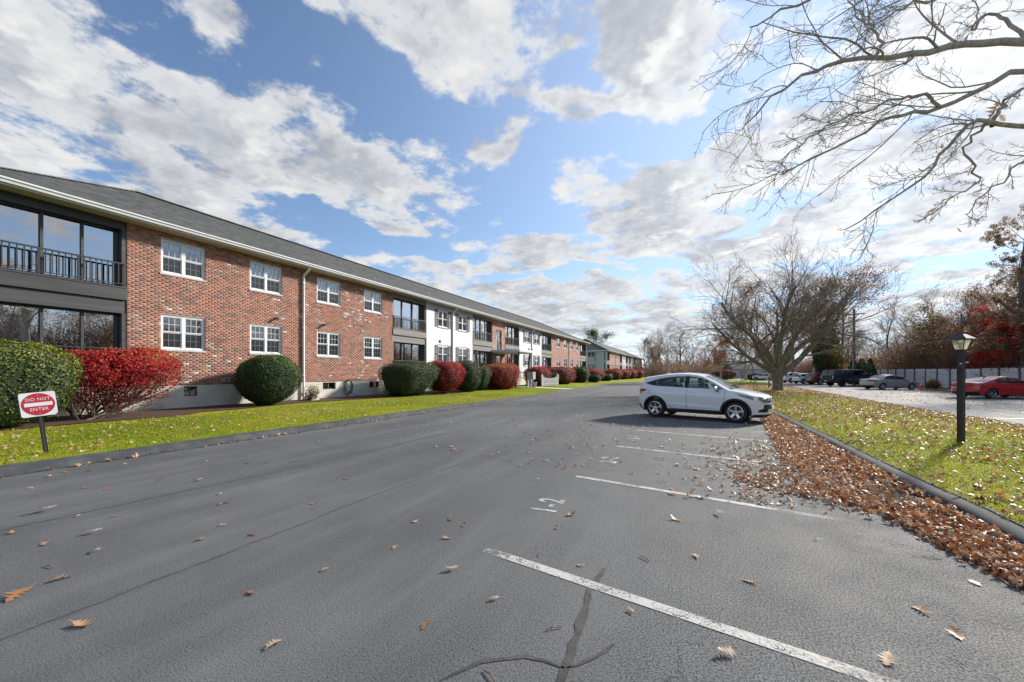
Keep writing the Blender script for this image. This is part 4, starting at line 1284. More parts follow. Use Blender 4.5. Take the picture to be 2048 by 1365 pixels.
# the spreading old tree on the island
rt = R(77)
tp = np.array((5.7, 36.0, 0.0)); tz = island_z(5.7, 36.0)
limb_dirs = [(-150, 30, 6.4, .24), (175, 52, 6.2, .22), (140, 40, 5.6, .20), (60, 62, 6.6, .22), (10, 34, 6.6, .25), (-25, 48, 6.6, .24), (-75, 50, 5.8, .22), (-110, 66, 6.4, .2), (100, 48, 5.4, .2)]
limbs = []; lr = []
yaw_cam = math.degrees(YAW)
for (a, elv, L, r_) in limb_dirs:
    a = math.radians(a) + YAW; e_ = math.radians(elv)
    d = np.array((math.cos(a) * math.cos(e_), math.sin(a) * math.cos(e_), math.sin(e_)))
    h0 = 1.5 + rt.random() * .6
    p0 = np.array((d[0] * .15, d[1] * .15, h0 - .5))
    pts = [p0, p0 + d * L * .3 + np.array((0, 0, .25)) + rt.normal(size=3) * .15, p0 + d * L * .62 + np.array((0, 0, .35)) + rt.normal(size=3) * .3, p0 + d * L + np.array((0, 0, .15)) + rt.normal(size=3) * .3]
    limbs.append(curve_pts(pts, 9)); lr.append(np.linspace(r_ * .95, r_ * .30, 9))
tk = curve_pts([(0, 0, -.2), (.03, .02, .25), (.0, .05, .9), (-.05, .0, 1.6), (-.05, 0, 2.1)], 9)
trk_r = np.array([.68, .46, .37, .345, .345, .37, .36, .31, .20])
LP = np.stack(limbs + [tk]); LR = np.stack(lr + [trk_r])
V = []; Fs = []; tubes(LP, LR, 14, V, Fs, 0)
Vt = np.concatenate(V)
nz = lumps(Vt * 2.3, rt, .10) ; ctr = np.repeat(LP.reshape(-1, 3), 14, 0)
dirv = Vt - ctr; Vt = ctr + dirv * (1 + nz[:, None] * 1.6)
trunk = fastmesh('old_trunk', Vt, Fs, smooth=True)
V = []; Fs = []; off = 0
LP, LR = LP[:-1], LR[:-1]
P1, R1 = sprout(LP, LR, 9, .66, 40, 8, rt, .0, .10, .28, 1.0, .46, .25)
off = tubes(P1, R1, 7, V, Fs, off)
P2, R2 = sprout(P1, R1, 7, .60, 36, 7, rt, .02, .10, .15, 1.0, .50, .3, rmin=.008)
off = tubes(P2, R2, 5, V, Fs, off)
P3, R3 = sprout(P2, R2, 6, .58, 34, 5, rt, .0, .12, .15, 1.0, .6, .4, rmin=.0065)
off = tubes(P3, R3, 3, V, Fs, off)
P4, R4 = sprout(P3, R3, 2, .62, 34, 4, rt, .0, .14, .2, 1.0, .7, .5, rmin=.0055)
off = tubes(P4, R4, 3, V, Fs, off)
crown = fastmesh('old_crown', np.concatenate(V), Fs, smooth=True)
t0 = place_tree('spreading_tree', 'old spreading bare tree with lichened trunk on the grass island behind the white car', (tp[0], tp[1], tz), trunk, crown, MATS['bark_old'])
# a few brown leaves that still hang on
def hang_leaves(Pn, n, size, rng, jit=.06):
    i = rng.integers(0, len(Pn), n)
    return leaf_cloud(Pn[i, rng.integers(1, Pn.shape[1], n)] + rng.normal(size=(n, 3)) * jit, size, rng)
M_brownleaf = leafmat('withered_leaf', [(0, (.10, .045, .02)), (.5, (.24, .10, .03)), (1, (.42, .20, .06))], trans=.45)

# ---- boughs of a tree on the island, right of the frame, reaching over the bays
ro = R(5)
tr_xy = np.array(cam2site(12.2, 7.0))
trunk_top = np.array((tr_xy[0], tr_xy[1], 4.6))
paths = [  # (u, v, forward distance) along each bough
 [(2330, 215, 7.2), (2180, 110, 7.0), (2048, 82, 6.8), (1960, 84, 6.6), (1880, 95, 6.4), (1800, 113, 6.2), (1740, 118, 6.1), (1670, 124, 6.0), (1610, 150, 5.9), (1545, 196, 5.8), (1490, 250, 5.7)],
 [(2330, 235, 7.2), (2180, 160, 6.9), (2048, 144, 6.4), (1985, 165, 6.2), (1930, 192, 6.1), (1872, 217, 6.0), (1815, 228, 5.9), (1766, 240, 5.8), (1700, 275, 5.7), (1630, 315, 5.6), (1560, 350, 5.5)],
 [(2330, 270, 7.4), (2200, 262, 7.3), (2110, 258, 7.2), (2048, 254, 7.1), (1985, 252, 7.0), (1940, 248, 6.9), (1905, 285, 6.8), (1870, 325, 6.8), (1830, 372, 6.7), (1760, 418, 6.6), (1690, 460, 6.5)],
 [(1985, 252, 7.0), (2010, 205, 7.0), (2048, 175, 7.1), (2100, 140, 7.3)],
 [(2060, 80, 6.9), (2010, 40, 7.2), (1975, 30, 7.4), (1945, 60, 7.5), (1960, 20, 7.8), (1905, -30, 8.0)],
 [(1755, 116, 6.1), (1760, 85, 6.2), (1745, 55, 6.3), (1715, 30, 6.4), (1695, 0, 6.5), (1690, -40, 6.6)],
 [(1880, 215, 6.0), (1860, 195, 5.9), (1830, 190, 5.8), (1780, 205, 5.7), (1730, 220, 5.7), (1660, 250, 5.6), (1600, 290, 5.5), (1560, 330, 5.4)],
 [(2300, -20, 7.0), (2100, -70, 6.6), (1900, -60, 6.2), (1740, -30, 6.0), (1600, 10, 5.8), (1500, 55, 5.7)],
 [(2300, 20, 7.5), (2100, -20, 7.5), (1960, -20, 7.4), (1840, 5, 7.2), (1760, 45, 7.0), (1690, 100, 6.8)],
 [(1980, 245, 7.0), (1930, 300, 7.2), (1960, 360, 7.4), (1900, 400, 7.5), (1860, 430, 7.6)],
 [(2250, 290, 7.8), (2120, 300, 7.8), (2040, 330, 7.7), (1980, 380, 7.6), (1930, 430, 7.5)],
]
bp = []; br = []
rad = [(.082, .009), (.054, .008), (.062, .008), (.038, .010), (.036, .007), (.024, .006), (.025, .006), (.06, .008), (.042, .008), (.026, .007), (.036, .007)]
for pth, (ra, rbb) in zip(paths, rad):
    P_ = curve_pts([ray(*q) for q in pth], 22)
    P_[1:-1] += ro.normal(size=(20, 3)) * .022
    bp.append(P_); br.append(ra + (rbb - ra) * np.linspace(0, 1, 22) ** .8)
# join the three main boughs to the trunk
for k in (0, 1, 2, 7, 8, 10):
    s0 = bp[k][0]
    bp.append(curve_pts([trunk_top - np.array((0, 0, .6)), trunk_top * .55 + s0 * .45 + np.array((0, 0, .25)), s0], 22)); br.append(np.linspace(br[k][0] * 2.0, br[k][0], 22))
bp.append(curve_pts([(tr_xy[0], tr_xy[1], -.2), (tr_xy[0] + .05, tr_xy[1], 1.6), (tr_xy[0], tr_xy[1] + .05, 3.2), trunk_top + np.array((0, 0, .5))], 22)); br.append(np.linspace(.34, .20, 22))
B0, B0r = np.stack(bp), np.stack(br)
base = np.array((tr_xy[0], tr_xy[1], 0))
V = []; Fs = []; tubes(B0 - base, B0r, 10, V, Fs, 0)
vv = np.concatenate(V)
ov = thing('overhanging_tree', 'bare tree whose grey boughs reach into the upper right sky', 'tree', tuple(base))
link('trunk', fastmesh('trunk', vv, Fs, smooth=True), MATS['bark_grey'], ov)
V = []; Fs = []; off = 0
Bm, Bmr = B0[:11] - base, B0r[:11]
dl = np.array((-.045, -.01, 0))
def droop(P_, amt): 
    k = P_.shape[1]
    P_ = P_.copy(); s_ = np.linspace(0, 1, k)[None, :, None] ** 1.3
    L = np.linalg.norm(P_[:, -1] - P_[:, 0], axis=1)[:, None, None]
    return P_ + s_ * L * amt
lw = np.array((-CY * .36, -SY * .36, -.10))
C1, C1r = sprout(Bm, Bmr, 10, .15, 46, 9, ro, -.035, .12, .28, 1, .42, .3, rmin=.006)
C1 = droop(C1, lw); off = tubes(C1, C1r, 6, V, Fs, off)
C2, C2r = sprout(C1, C1r, 6, .44, 38, 7, ro, -.02, .14, .12, 1, .55, .4, rmin=.0042)
C2 = droop(C2, lw * .5); off = tubes(C2, C2r, 4, V, Fs, off)
C3, C3r = sprout(C2, C2r, 5, .42, 40, 5, ro, .0, .17, .12, 1, .60, .5, rmin=.0024)
off = tubes(C3, C3r, 3, V, Fs, off)
C4, C4r = sprout(C3[::2], C3r[::2], 3, .42, 42, 3, ro, .02, .18, .2, 1, .7, .6, rmin=.0026)
off = tubes(C4, C4r, 3, V, Fs, off)
link('crown', fastmesh('crown', np.concatenate(V), Fs, smooth=True), MATS['bark_grey'], ov)

# oak-like leaf meshes for single leaves
def oak_leaf(seed, L=1.0, fine=True, ck=1.0):
    r_ = random.Random(seed)
    xs = [0, .10, .20, .28, .37, .46, .55, .63, .72, .80, .88, 1.0] if fine else [0, .2, .35, .5, .68, 1.0]
    ysv = [.015, .04, .20, .05, .29, .06, .34, .06, .27, .05, .12, .005] if fine else [.02, .24, .05, .32, .10, .01]
    cu, fo, tw = ck * r_.uniform(-.7, 1.3), ck * r_.uniform(-.2, 1.2), ck * r_.uniform(-.8, .8)
    V = []; Fs = []
    for i, (x, y) in enumerate(zip(xs, ysv)):
        j1, j2 = r_.uniform(.8, 1.2), r_.uniform(.8, 1.2)
        zc0 = cu * (x - .45) ** 2
        def P(yy): return (x - .5 + .04 * (abs(yy) > .15) , yy, zc0 + fo * yy * yy * 2.2 + tw * yy * (x - .4) + .02 * math.sin(9 * x + 11 * yy))
        V += [P(y * j1), P(0), P(-y * j2)]
    for i in range(len(xs) - 1):
        a = 3 * i
        Fs += [(a, a + 1, a + 4, a + 3), (a + 1, a + 2, a + 5, a + 4)]
    V = np.array(V); V[:, 2] -= np.percentile(V[:, 2], 12)
    if fine:
        n0 = len(V)
        st = np.array([(-.5, .008, V[1, 2]), (-.5, -.008, V[1, 2]), (-.68, -.006, V[1, 2] + .05), (-.68, .006, V[1, 2] + .05)])
        V = np.concatenate([V, st]); Fs.append((n0, n0 + 1, n0 + 2, n0 + 3))
    return V * L, np.array(Fs)
def litter_mat(name, stops, pale):
    m = leafmat(name, stops, rough=.5, trans=.25, spec=.45)
    N = NT(m.node_tree); b = N.n['Principled BSDF']
    g = N.node('ShaderNodeNewGeometry')
    src = b.inputs['Base Color'].links[0].from_socket
    N.put(b.inputs['Base Color'], N.mix(N.math('MULTIPLY', g.outputs['Backfacing'], .75), src, pale))
    return m
M_lit = litter_mat('fallen_leaf', [(0, (.16, .060, .030)), (.3, (.30, .12, .05)), (.55, (.40, .20, .09)), (.8, (.50, .32, .18)), (.93, (.58, .43, .28)), (1, (.60, .28, .05))], (.55, .43, .33))
M_drift = litter_mat('drift_leaf', [(0, (.17, .055, .018)), (.3, (.31, .105, .030)), (.55, (.42, .17, .050)), (.75, (.50, .27, .12)), (.95, (.62, .47, .33)), (1, (.70, .30, .04))], (.58, .43, .31))

# leaves still on the overhanging tree
for k, (u, v_, Yc, s_) in enumerate([(1990, 222, 7.0, .34), (2004, 236, 7.0, .16), (1878, 269, 6.9, .11), (1884, 292, 6.9, .10), (1903, 310, 6.9, .11), (1842, 340, 6.8, .11), (1862, 341, 6.8, .13), (2019, 335, 7.5, .11), (1915, 395, 7.2, .07), (1962, 408, 7.2, .08), (1895, 280, 6.9, .09)]):
    V_, F_ = oak_leaf(40 + k, s_)
    o = link('clinging_leaf', fastmesh('clinging_leaf', V_, F_, np.full(len(V_), (.6, .75, .97)[k % 3])), M_lit, ov, ray(u, v_, Yc) - base, (ro.uniform(0, 6), ro.uniform(.6, 2), ro.uniform(0, 6)))
V_, F_ = oak_leaf(61, .16)
o = link('falling_leaf', fastmesh('falling_leaf', V_, F_, np.full(len(V_), .8)), M_lit, None, ray(1917, 461, 7.0), (1.0, .5, .8))
tag(o, 'single tan leaf falling through the air above the lamp post', 'leaf')

# ---- bare and autumn trees beyond
def gen_tree(seed, H=10., spread=38, n1=9, n2=8, n3=7, n4=4, lean=.0, r0=.20, fork=.35, up=.03):
    g = R(seed)
    k = 10
    P0 = curve_pts([(0, 0, -.3), (g.normal() * .15, g.normal() * .15, H * .25), (g.normal() * .3 + lean, g.normal() * .3, H * .55), (g.normal() * .5 + lean * 2, g.normal() * .5, H * .93)], k)[None]
    R0 = np.linspace(r0 * 1.2, r0 * .22, k)[None]
    lv = [dict(nch=n1, ratio=.48, angle=spread, k=7, up=up, wob=.10, fmin=fork, fmax=1, rr=.55, tip=.3),
          dict(nch=n2, ratio=.50, angle=40, k=6, up=up, wob=.13, fmin=.15, fmax=1, rr=.55, tip=.35, rmin=.012),
          dict(nch=n3, ratio=.50, angle=40, k=5, up=up * .5, wob=.15, fmin=.1, fmax=1, rr=.55, tip=.4, rmin=.009),
          dict(nch=n4, ratio=.50, angle=40, k=3, up=0, wob=.16, fmin=.2, fmax=1, rr=.7, tip=.5, rmin=.007)]
    return tree_mesh('tree%d' % seed, lv, P0, R0, g)
protos = [gen_tree(101, 10, 42), gen_tree(102, 12, 34, n1=10), gen_tree(103, 9, 50, n1=8, fork=.25), gen_tree(104, 13, 30, n1=11, fork=.4), gen_tree(105, 8.5, 55, n1=8, fork=.2, lean=.5)]
def leaf_mesh(proto, n, size, seed, jit=.35):
    g = R(seed); V_, F_, r_ = hang_leaves(proto[2], n, size, g, jit)
    return fastmesh('leaves', V_, F_, r_)
M_orange = leafmat('orange_leaf', [(0, (.16, .05, .02)), (.5, (.34, .12, .03)), (1, (.48, .20, .05))], trans=.4)
M_rust = leafmat('rust_leaf', [(0, (.13, .075, .048)), (.5, (.23, .125, .072)), (.85, (.32, .175, .09)), (1, (.42, .19, .07))], trans=.4)
M_maple = leafmat('maple_leaf', [(0, (.24, .03, .024)), (.5, (.52, .05, .04)), (1, (.66, .11, .07))], trans=.5)
M_olive = leafmat('olive_leaf', [(0, (.06, .05, .015)), (.5, (.14, .11, .025)), (1, (.24, .17, .05))], trans=.4)
M_pine = leafmat('pine_needle', [(0, (.16, .12, .075)), (.5, (.27, .19, .11)), (1, (.38, .26, .15))], trans=.5)
lv_orange = leaf_mesh(protos[2], 7000, .20, 1); lv_orange2 = leaf_mesh(protos[0], 6000, .22, 2)
lv_rust = leaf_mesh(protos[1], 5000, .20, 3); lv_rust4 = leaf_mesh(protos[3], 4200, .20, 4); lv_maple = leaf_mesh(protos[4], 15000, .19, 5)
lv_thin = leaf_mesh(protos[0], 1500, .17, 6)

def tree_at(u, Yc, h, k, lab, name='bare_tree', bark='bark_grey', leaves=None, lmat=None, rz=0, group=None, sxy=1.0, z=0.):
    x, y = cam2site((u - 1024) / F_PX * Yc, Yc)
    hk = (10, 12, 9, 13, 8.5)[k]
    return place_tree(name, lab, (x, y, z), protos[k][0], protos[k][1], MATS[bark], rz, h / hk, group, leaves, lmat, sxy=sxy)
g_w = 'bare trees of the wood beyond the lots'
L_w = 'bare grey tree in the wood beyond the parking lots'
rw = random.Random(9)
# named ones first
tree_at(1336, 118, 12.5, 0, 'wide-crowned bare tree past the end of the farther block', rz=1.0)
tree_at(1305, 150, 13, 1, 'reddish-brown leafy tree behind the end of the farther block', 'autumn_tree', 'bark_brown', lv_rust, M_rust, 2.)
tree_at(1185, 175, 19, 2, 'dark green tree top showing over the farther roof', 'evergreen_tree', 'bark_dark', lv_orange, M_dkyew, 0, sxy=.8)
tree_at(1440, 78, 8.2, 2, 'orange-leaved tree over the white car, left of the spreading tree', 'autumn_tree', 'bark_grey', lv_orange, M_orange, .6, sxy=.85)
tree_at(1492, 74, 15, 3, 'tall pale-trunked tree with rusty leaves behind the white car hood', 'autumn_tree', 'bark_grey', lv_rust4, M_rust, 1.7)
tree_at(1530, 88, 8.5, 2, 'orange-leaved tree behind the spreading tree trunk', 'autumn_tree', 'bark_grey', lv_orange, M_orange, 3.6)
tree_at(1585, 70, 15, 3, 'tall rust-leaved tree behind the parked white cars', 'autumn_tree', 'bark_brown', lv_rust4, M_rust, 4.2, sxy=1.1)
tree_at(1625, 62, 14.5, 1, 'grey-trunked tree with rust leaves behind the red cars', 'autumn_tree', 'bark_grey', lv_rust, M_rust, 5.0)
tree_at(1683, 66, 15, 3, 'tall rusty tree behind the dark pickup', 'autumn_tree', 'bark_brown', lv_rust4, M_rust, 2.6, sxy=1.2)
tree_at(1795, 62, 10.5, 4, 'bare arching tree over the fence beside the clipped cones', 'bare_tree', 'bark_dark', None, None, 3.3)
tree_at(1928, 44, 9.0, 0, 'bare tree with fine twigs above the fence near the lamp', 'bare_tree', 'bark_dark', lv_thin, M_rust, .4)
tree_at(1965, 40, 6.6, 4, 'crimson-leaved maple above the fence, near the lamp head', 'maple_tree', 'bark_dark', lv_maple, M_maple, .2, sxy=.8)
tree_at(2062, 33, 4.6, 4, 'low spreading crimson maple behind the red sedan', 'maple_tree', 'bark_dark', lv_maple, M_maple, 2.4, sxy=1.35)
tree_at(2002, 47, 10.5, 1, 'rust-leaved tree between the lamp head and the pine', 'autumn_tree', 'bark_brown', lv_rust, M_rust, 1.2)
tree_at(1870, 52, 8.5, 0, 'olive-yellow tree above the fence left of the lamp head', 'autumn_tree', 'bark_brown', lv_orange2, M_olive, 2.2)
tree_at(2060, 42, 11, 3, 'tall rust-brown tree at the far right edge behind the pine', 'autumn_tree', 'bark_brown', lv_rust4, M_rust, .9)
# woods behind, told apart by nothing
for k in range(26):
    u = 1290 + k * 12 + rw.uniform(-6, 6)
    tree_at(u, rw.uniform(135, 185), rw.uniform(12, 16), rw.randrange(5), L_w, 'bare_tree', rw.choice(['bark_grey', 'bark_dark', 'bark_brown']), *((lv_rust4, M_rust) if False else (None, None)), rw.uniform(0, 6), g_w)
for k in range(26):
    yy = 30 + k * 5 + rw.uniform(-2, 2)
    xx = 30 + rw.uniform(0, 12)
    kk = rw.randrange(5); h = rw.uniform(8.5, 12)
    place_tree('bare_tree', L_w, (xx, yy, 0), protos[kk][0], protos[kk][1], MATS[rw.choice(['bark_grey', 'bark_dark', 'bark_brown'])], rw.uniform(0, 6), h / (10, 12, 9, 13, 8.5)[kk], g_w)
for k in range(9):
    yy = -16 + k * 5 + rw.uniform(-2, 2)
    place_tree('autumn_tree', 'rust-leaved tree of the wood across from the brick block', (34 + rw.uniform(0, 7), yy, 0), protos[1][0], protos[1][1], MATS['bark_brown'], rw.uniform(0, 6), rw.uniform(.62, .85), 'rusty trees across from the block', lv_rust, M_rust)

# pine at the right edge
gp_ = R(31)
hp = 13.
P0 = curve_pts([(0, 0, -.3), (.2, .1, 4), (-.1, .0, 8), (.15, 0, hp)], 12)[None]; R0 = np.linspace(.34, .06, 12)[None]
V = []; Fs = []; tubes(P0, R0, 10, V, Fs, 0)
ptr = fastmesh('pine_trunk', np.concatenate(V), Fs, smooth=True)
V = []; Fs = []; off = 0
Q1, q1 = sprout(P0, R0, 46, .27, 66, 7, gp_, .0, .17, .30, 1, .36, .3); off = tubes(Q1, q1, 5, V, Fs, off)
Q2, q2 = sprout(Q1, q1, 7, .40, 45, 5, gp_, .05, .12, .25, 1, .6, .4, rmin=.012); off = tubes(Q2, q2, 4, V, Fs, off)
tips = np.concatenate([Q2[:, -1], Q2[:, -2], Q1[:, -1]])
c_ = np.repeat(tips, 20, 0); n_ = gp_.normal(size=c_.shape); n_ /= np.linalg.norm(n_, axis=1, keepdims=True)
lv = leaf_cloud(c_ + n_ * .16, .30, gp_, None, None, 1, .26)
px_, py_ = cam2site((2046 - 1024) / F_PX * 33., 33.)
place_tree('pine_tree', 'dark ragged pine at the right edge above the crimson maples', (px_, py_, 0), ptr, fastmesh('pine_crown', np.concatenate(V), Fs, smooth=True), MATS['bark_dark'], 0, 1.0, None, fastmesh('pine_needles', lv[0], lv[1], lv[2]), M_pine)

# clipped arborvitae cones by the fence
def cone_tree(u, Yc, h, r_, lab, seed):
    g = R(seed); x, y = cam2site((u - 1024) / F_PX * Yc, Yc)
    o = thing('arborvitae', lab, 'tree', (x, y, 0), 0, 'clipped cones by the fence')
    n = 5500; t = g.random(n) ** .75; a = g.random(n) * 6.283
    rr = r_ * np.clip((1 - t) ** .62, .03, 1) * np.minimum(1, .55 + t * 4) * (1 + .08 * np.sin(5 * a + t * 20))
    pos = np.stack([rr * np.cos(a), rr * np.sin(a), .1 + t * h], 1); nn = np.stack([np.cos(a), np.sin(a), np.full(n, .5)], 1)
    lv = leaf_cloud(pos, .13, g, nn, np.clip(g.random(n) * .7 + .1, 0, 1))
    link('crown', fastmesh('crown', *lv[:2], lv[2]), M_dkyew, o)
    m = MB().lathe([(r_ * .5, .1), (r_ * .9, .4), (r_ * .75, h * .4), (r_ * .4, h * .75), (.02, h * .97)], 14); link('inner_twigs', m.mesh('inner_twigs'), MATS['shrub_core'], o)
    link('trunk', MB().tube([(0, 0, -.1), (0, 0, .6)], .08, 8).mesh('trunk'), MATS['bark_brown'], o)
cone_tree(1707, 53, 3.3, .95, 'leftmost of the three clipped green cones behind the pickup', 1)
cone_tree(1723, 51, 3.3, 1.0, 'middle one of the three clipped green cones behind the pickup', 2)
cone_tree(1741, 50, 3.3, .85, 'rightmost and slimmest of the three clipped green cones', 3)
iv = shrub('ivy_tree', 'dark ivy-clad trunk rising behind the pickup', 'tree', *cam2site((1652 - 1024) / F_PX * 58, 58), 1.5, 1.5, 9.5, R(44), M_dkyew, 7000, .22, zbase=0, e=2.2, taper=-.1, stems=3)
shrub('lime_shrub', 'yellow-green leafy shrub behind the dark pickup', 'shrub', *cam2site((1668 - 1024) / F_PX * 56, 56), 1.9, 1.9, 5.6, R(45), M_olive, 2600, .2, zbase=1.5, e=2., core=False, stems=5)

# scrub behind the fence and the far wood floor: nobody could count it
def scrub(name, label, pts, n, mat, size, zmax, seed, tw=900, twmat='bark_brown', cat='thicket'):
    g = R(seed); P_ = np.array(pts)
    i = g.integers(0, len(P_), n); c = P_[i]
    d = g.normal(size=(n, 3)) * np.array((1.5, 1.6, 1)); pos = np.stack([c[:, 0] + d[:, 0], c[:, 1] + d[:, 1], np.abs(c[:, 2] * (.62 + .30 * d[:, 2]))], 1)
    shell = lumps(pos * .5, g, .3)
    lv = leaf_cloud(pos, size, g, None, np.clip(g.random(n) * .6 + .3 + shell, 0, 1))
    o = link(name, fastmesh(name, *lv[:2], lv[2]), mat, kind='stuff'); tag(o, label, cat)
    j = g.integers(0, len(P_), tw); b_ = P_[j]
    base_ = np.stack([b_[:, 0] + g.normal(size=tw), b_[:, 1] + g.normal(size=tw), np.zeros(tw)], 1)
    tip = base_ + np.stack([g.normal(size=tw) * .8, g.normal(size=tw) * .8, b_[:, 2] * (.8 + .4 * g.random(tw))], 1)
    Pn = np.stack([base_, base_ * .5 + tip * .5 + g.normal(size=(tw, 3)) * .25, tip], 1)
    V = []; Fs = []; off = tubes(Pn, np.linspace(.035, .01, 3)[None].repeat(tw, 0), 3, V, Fs, 0)
    Q, q = sprout(Pn, np.linspace(.03, .012, 3)[None].repeat(tw, 0), 5, .4, 40, 3, g, .02, .15, .2, 1, .6, .5, rmin=.008); tubes(Q, q, 3, V, Fs, off)
    link('twigs', fastmesh('twigs', np.concatenate(V), Fs), MATS[twmat], o, kind='stuff')
rs = random.Random(2)
scrub('scrub', 'brown and rust scrub massed behind the grey fence', [(26.5 + rs.uniform(0, 5), y, rs.uniform(4.6, 7.4)) for y in np.arange(14, 78, .4)], 135000, M_rust, .17, 5, 1, 2000)
scrub('olive_scrub', 'olive-yellow scrub patches behind the grey fence', [(26.0 + rs.uniform(0, 3), y + rs.uniform(-1.5, 1.5), rs.uniform(3.6, 6.4)) for y in (24, 30, 33, 41, 45, 47, 49, 58, 60, 66) for _ in range(4)], 20000, M_olive, .14, 5, 2, 200)
scrub('far_scrub', 'grey-brown wood floor past the end of the drive', [(rs.uniform(-22, 50), rs.uniform(128, 165), rs.uniform(2.5, 5.5)) for _ in range(260)], 46000, M_rust, .36, 5, 3, 2600, 'bark_grey')
scrub('side_scrub', 'brown scrub along the wood past the parked cars', [(27 + rs.uniform(0, 9), y, rs.uniform(3, 6)) for y in np.arange(75, 150, 1.2)], 22000, M_rust, .26, 5, 4, 700)
scrub('near_scrub', 'brown scrub of the wood across from the block', [(27 + rs.uniform(0, 5), y, rs.uniform(3, 4.5)) for y in np.arange(-18, 14, 1.2)], 14000, M_rust, .2, 5, 5, 300)

# ---------------------------------------------------------------- vehicles
def in_poly(pts, poly):
    x, y = pts[:, 0], pts[:, 1]; ins = np.zeros(len(pts), bool)
    P_ = np.asarray(poly); j = len(P_) - 1
    for i in range(len(P_)):
        xi, yi = P_[i]; xj, yj = P_[j]
        c = (yi > y) != (yj > y)
        with np.errstate(divide='ignore', invalid='ignore'):
            xx = (xj - xi) * (y - yi) / (yj - yi) + xi
        ins ^= c & (x < xx); j = i
    return ins

def densify(poly, step, closed=True):
    out = []; n = len(poly)
    for i in range(n if closed else n - 1):
        a, b_ = np.array(poly[i]), np.array(poly[(i + 1) % n])
        k = max(1, int(np.ceil(np.linalg.norm(b_ - a) / step)))
        out += [tuple(a + (b_ - a) * j / k) for j in range(k)]
    if not closed: out.append(tuple(poly[-1]))
    return out

def fill2d(outline, holes, step):
    outline = densify(outline, step); holes = [densify(h, step) for h in holes]
    O = np.array(outline)
    gx = np.arange(O[:, 0].min(), O[:, 0].max(), step); gz = np.arange(O[:, 1].min(), O[:, 1].max(), step * .8)
    G = np.stack(np.meshgrid(gx, gz), -1).reshape(-1, 2)
    G[:, 0] += (np.arange(len(G)) % 2) * step * .25
    ok = in_poly(G, outline)
    B = np.concatenate([O] + [np.array(h) for h in holes])
    for h in holes: ok &= ~in_poly(G, h)
    G = G[ok]
    if len(G):
        d = np.min(((G[:, None] - B[None]) ** 2).sum(2), 1) if len(G) * len(B) < 6e6 else np.concatenate([np.min(((g[:, None] - B[None]) ** 2).sum(2), 1) for g in np.array_split(G, 8)])
        G = G[d > (step * .45) ** 2]
    loops = [outline] + holes
    V = []; E_ = []
    for lp in loops:
        o = len(V); V += lp; E_ += [(o + i, o + (i + 1) % len(lp)) for i in range(len(lp))]
    V += [tuple(g) for g in G]
    r = delaunay_2d_cdt([Vector(v) for v in V], E_, [], 0, 1e-5)
    vo = np.array([tuple(v) for v in r[0]]); T = np.array([f for f in r[2] if len(f) == 3])
    c = vo[T].mean(1)
    ok = in_poly(c, outline)
    for h in holes: ok &= ~in_poly(c, h)
    return vo, T[ok]

pm('tyre', (.018, .018, .019), (.028, .028, .028), 30, .85)
pm('car_black', (.014, .014, .015), (.022, .022, .023), 20, .6)
pm('under', (.010, .010, .011), None, rough=.9)
pm('alloy', (.55, .56, .58), None, rough=.22, metal=1.0)
pm('alloy_dark', (.03, .03, .033), None, rough=.35, metal=.6)
pm('chrome', (.75, .76, .78), None, rough=.12, metal=1.0)
pm('seat', (.16, .16, .155), (.20, .20, .19), 10, .8)
pm('plate', (.60, .61, .62), None, rough=.4)
pm('lamp_red', (.32, .008, .010), None, rough=.12, coat=.6)
pm('lamp_amber', (.50, .16, .02), None, rough=.15, coat=.5)
pm('lamp_dark', (.05, .055, .06), (.22, .23, .25), 30, .10, coat=1.0)
pm('lamp_clear', (.55, .57, .60), (.75, .77, .8), 30, .10, coat=1.0)
MATS['car_glass'] = glassmat('car_glass', (.55, .66, .64), 1.5, 1.5)
MATS['car_glass_dark'] = glassmat('car_glass_dark', (.16, .19, .20), 1.4, 1.5)
def paint(name, c, metal=.0, rough=.32):
    return pm(name, c, None, rough=rough, metal=metal, coat=1.0)

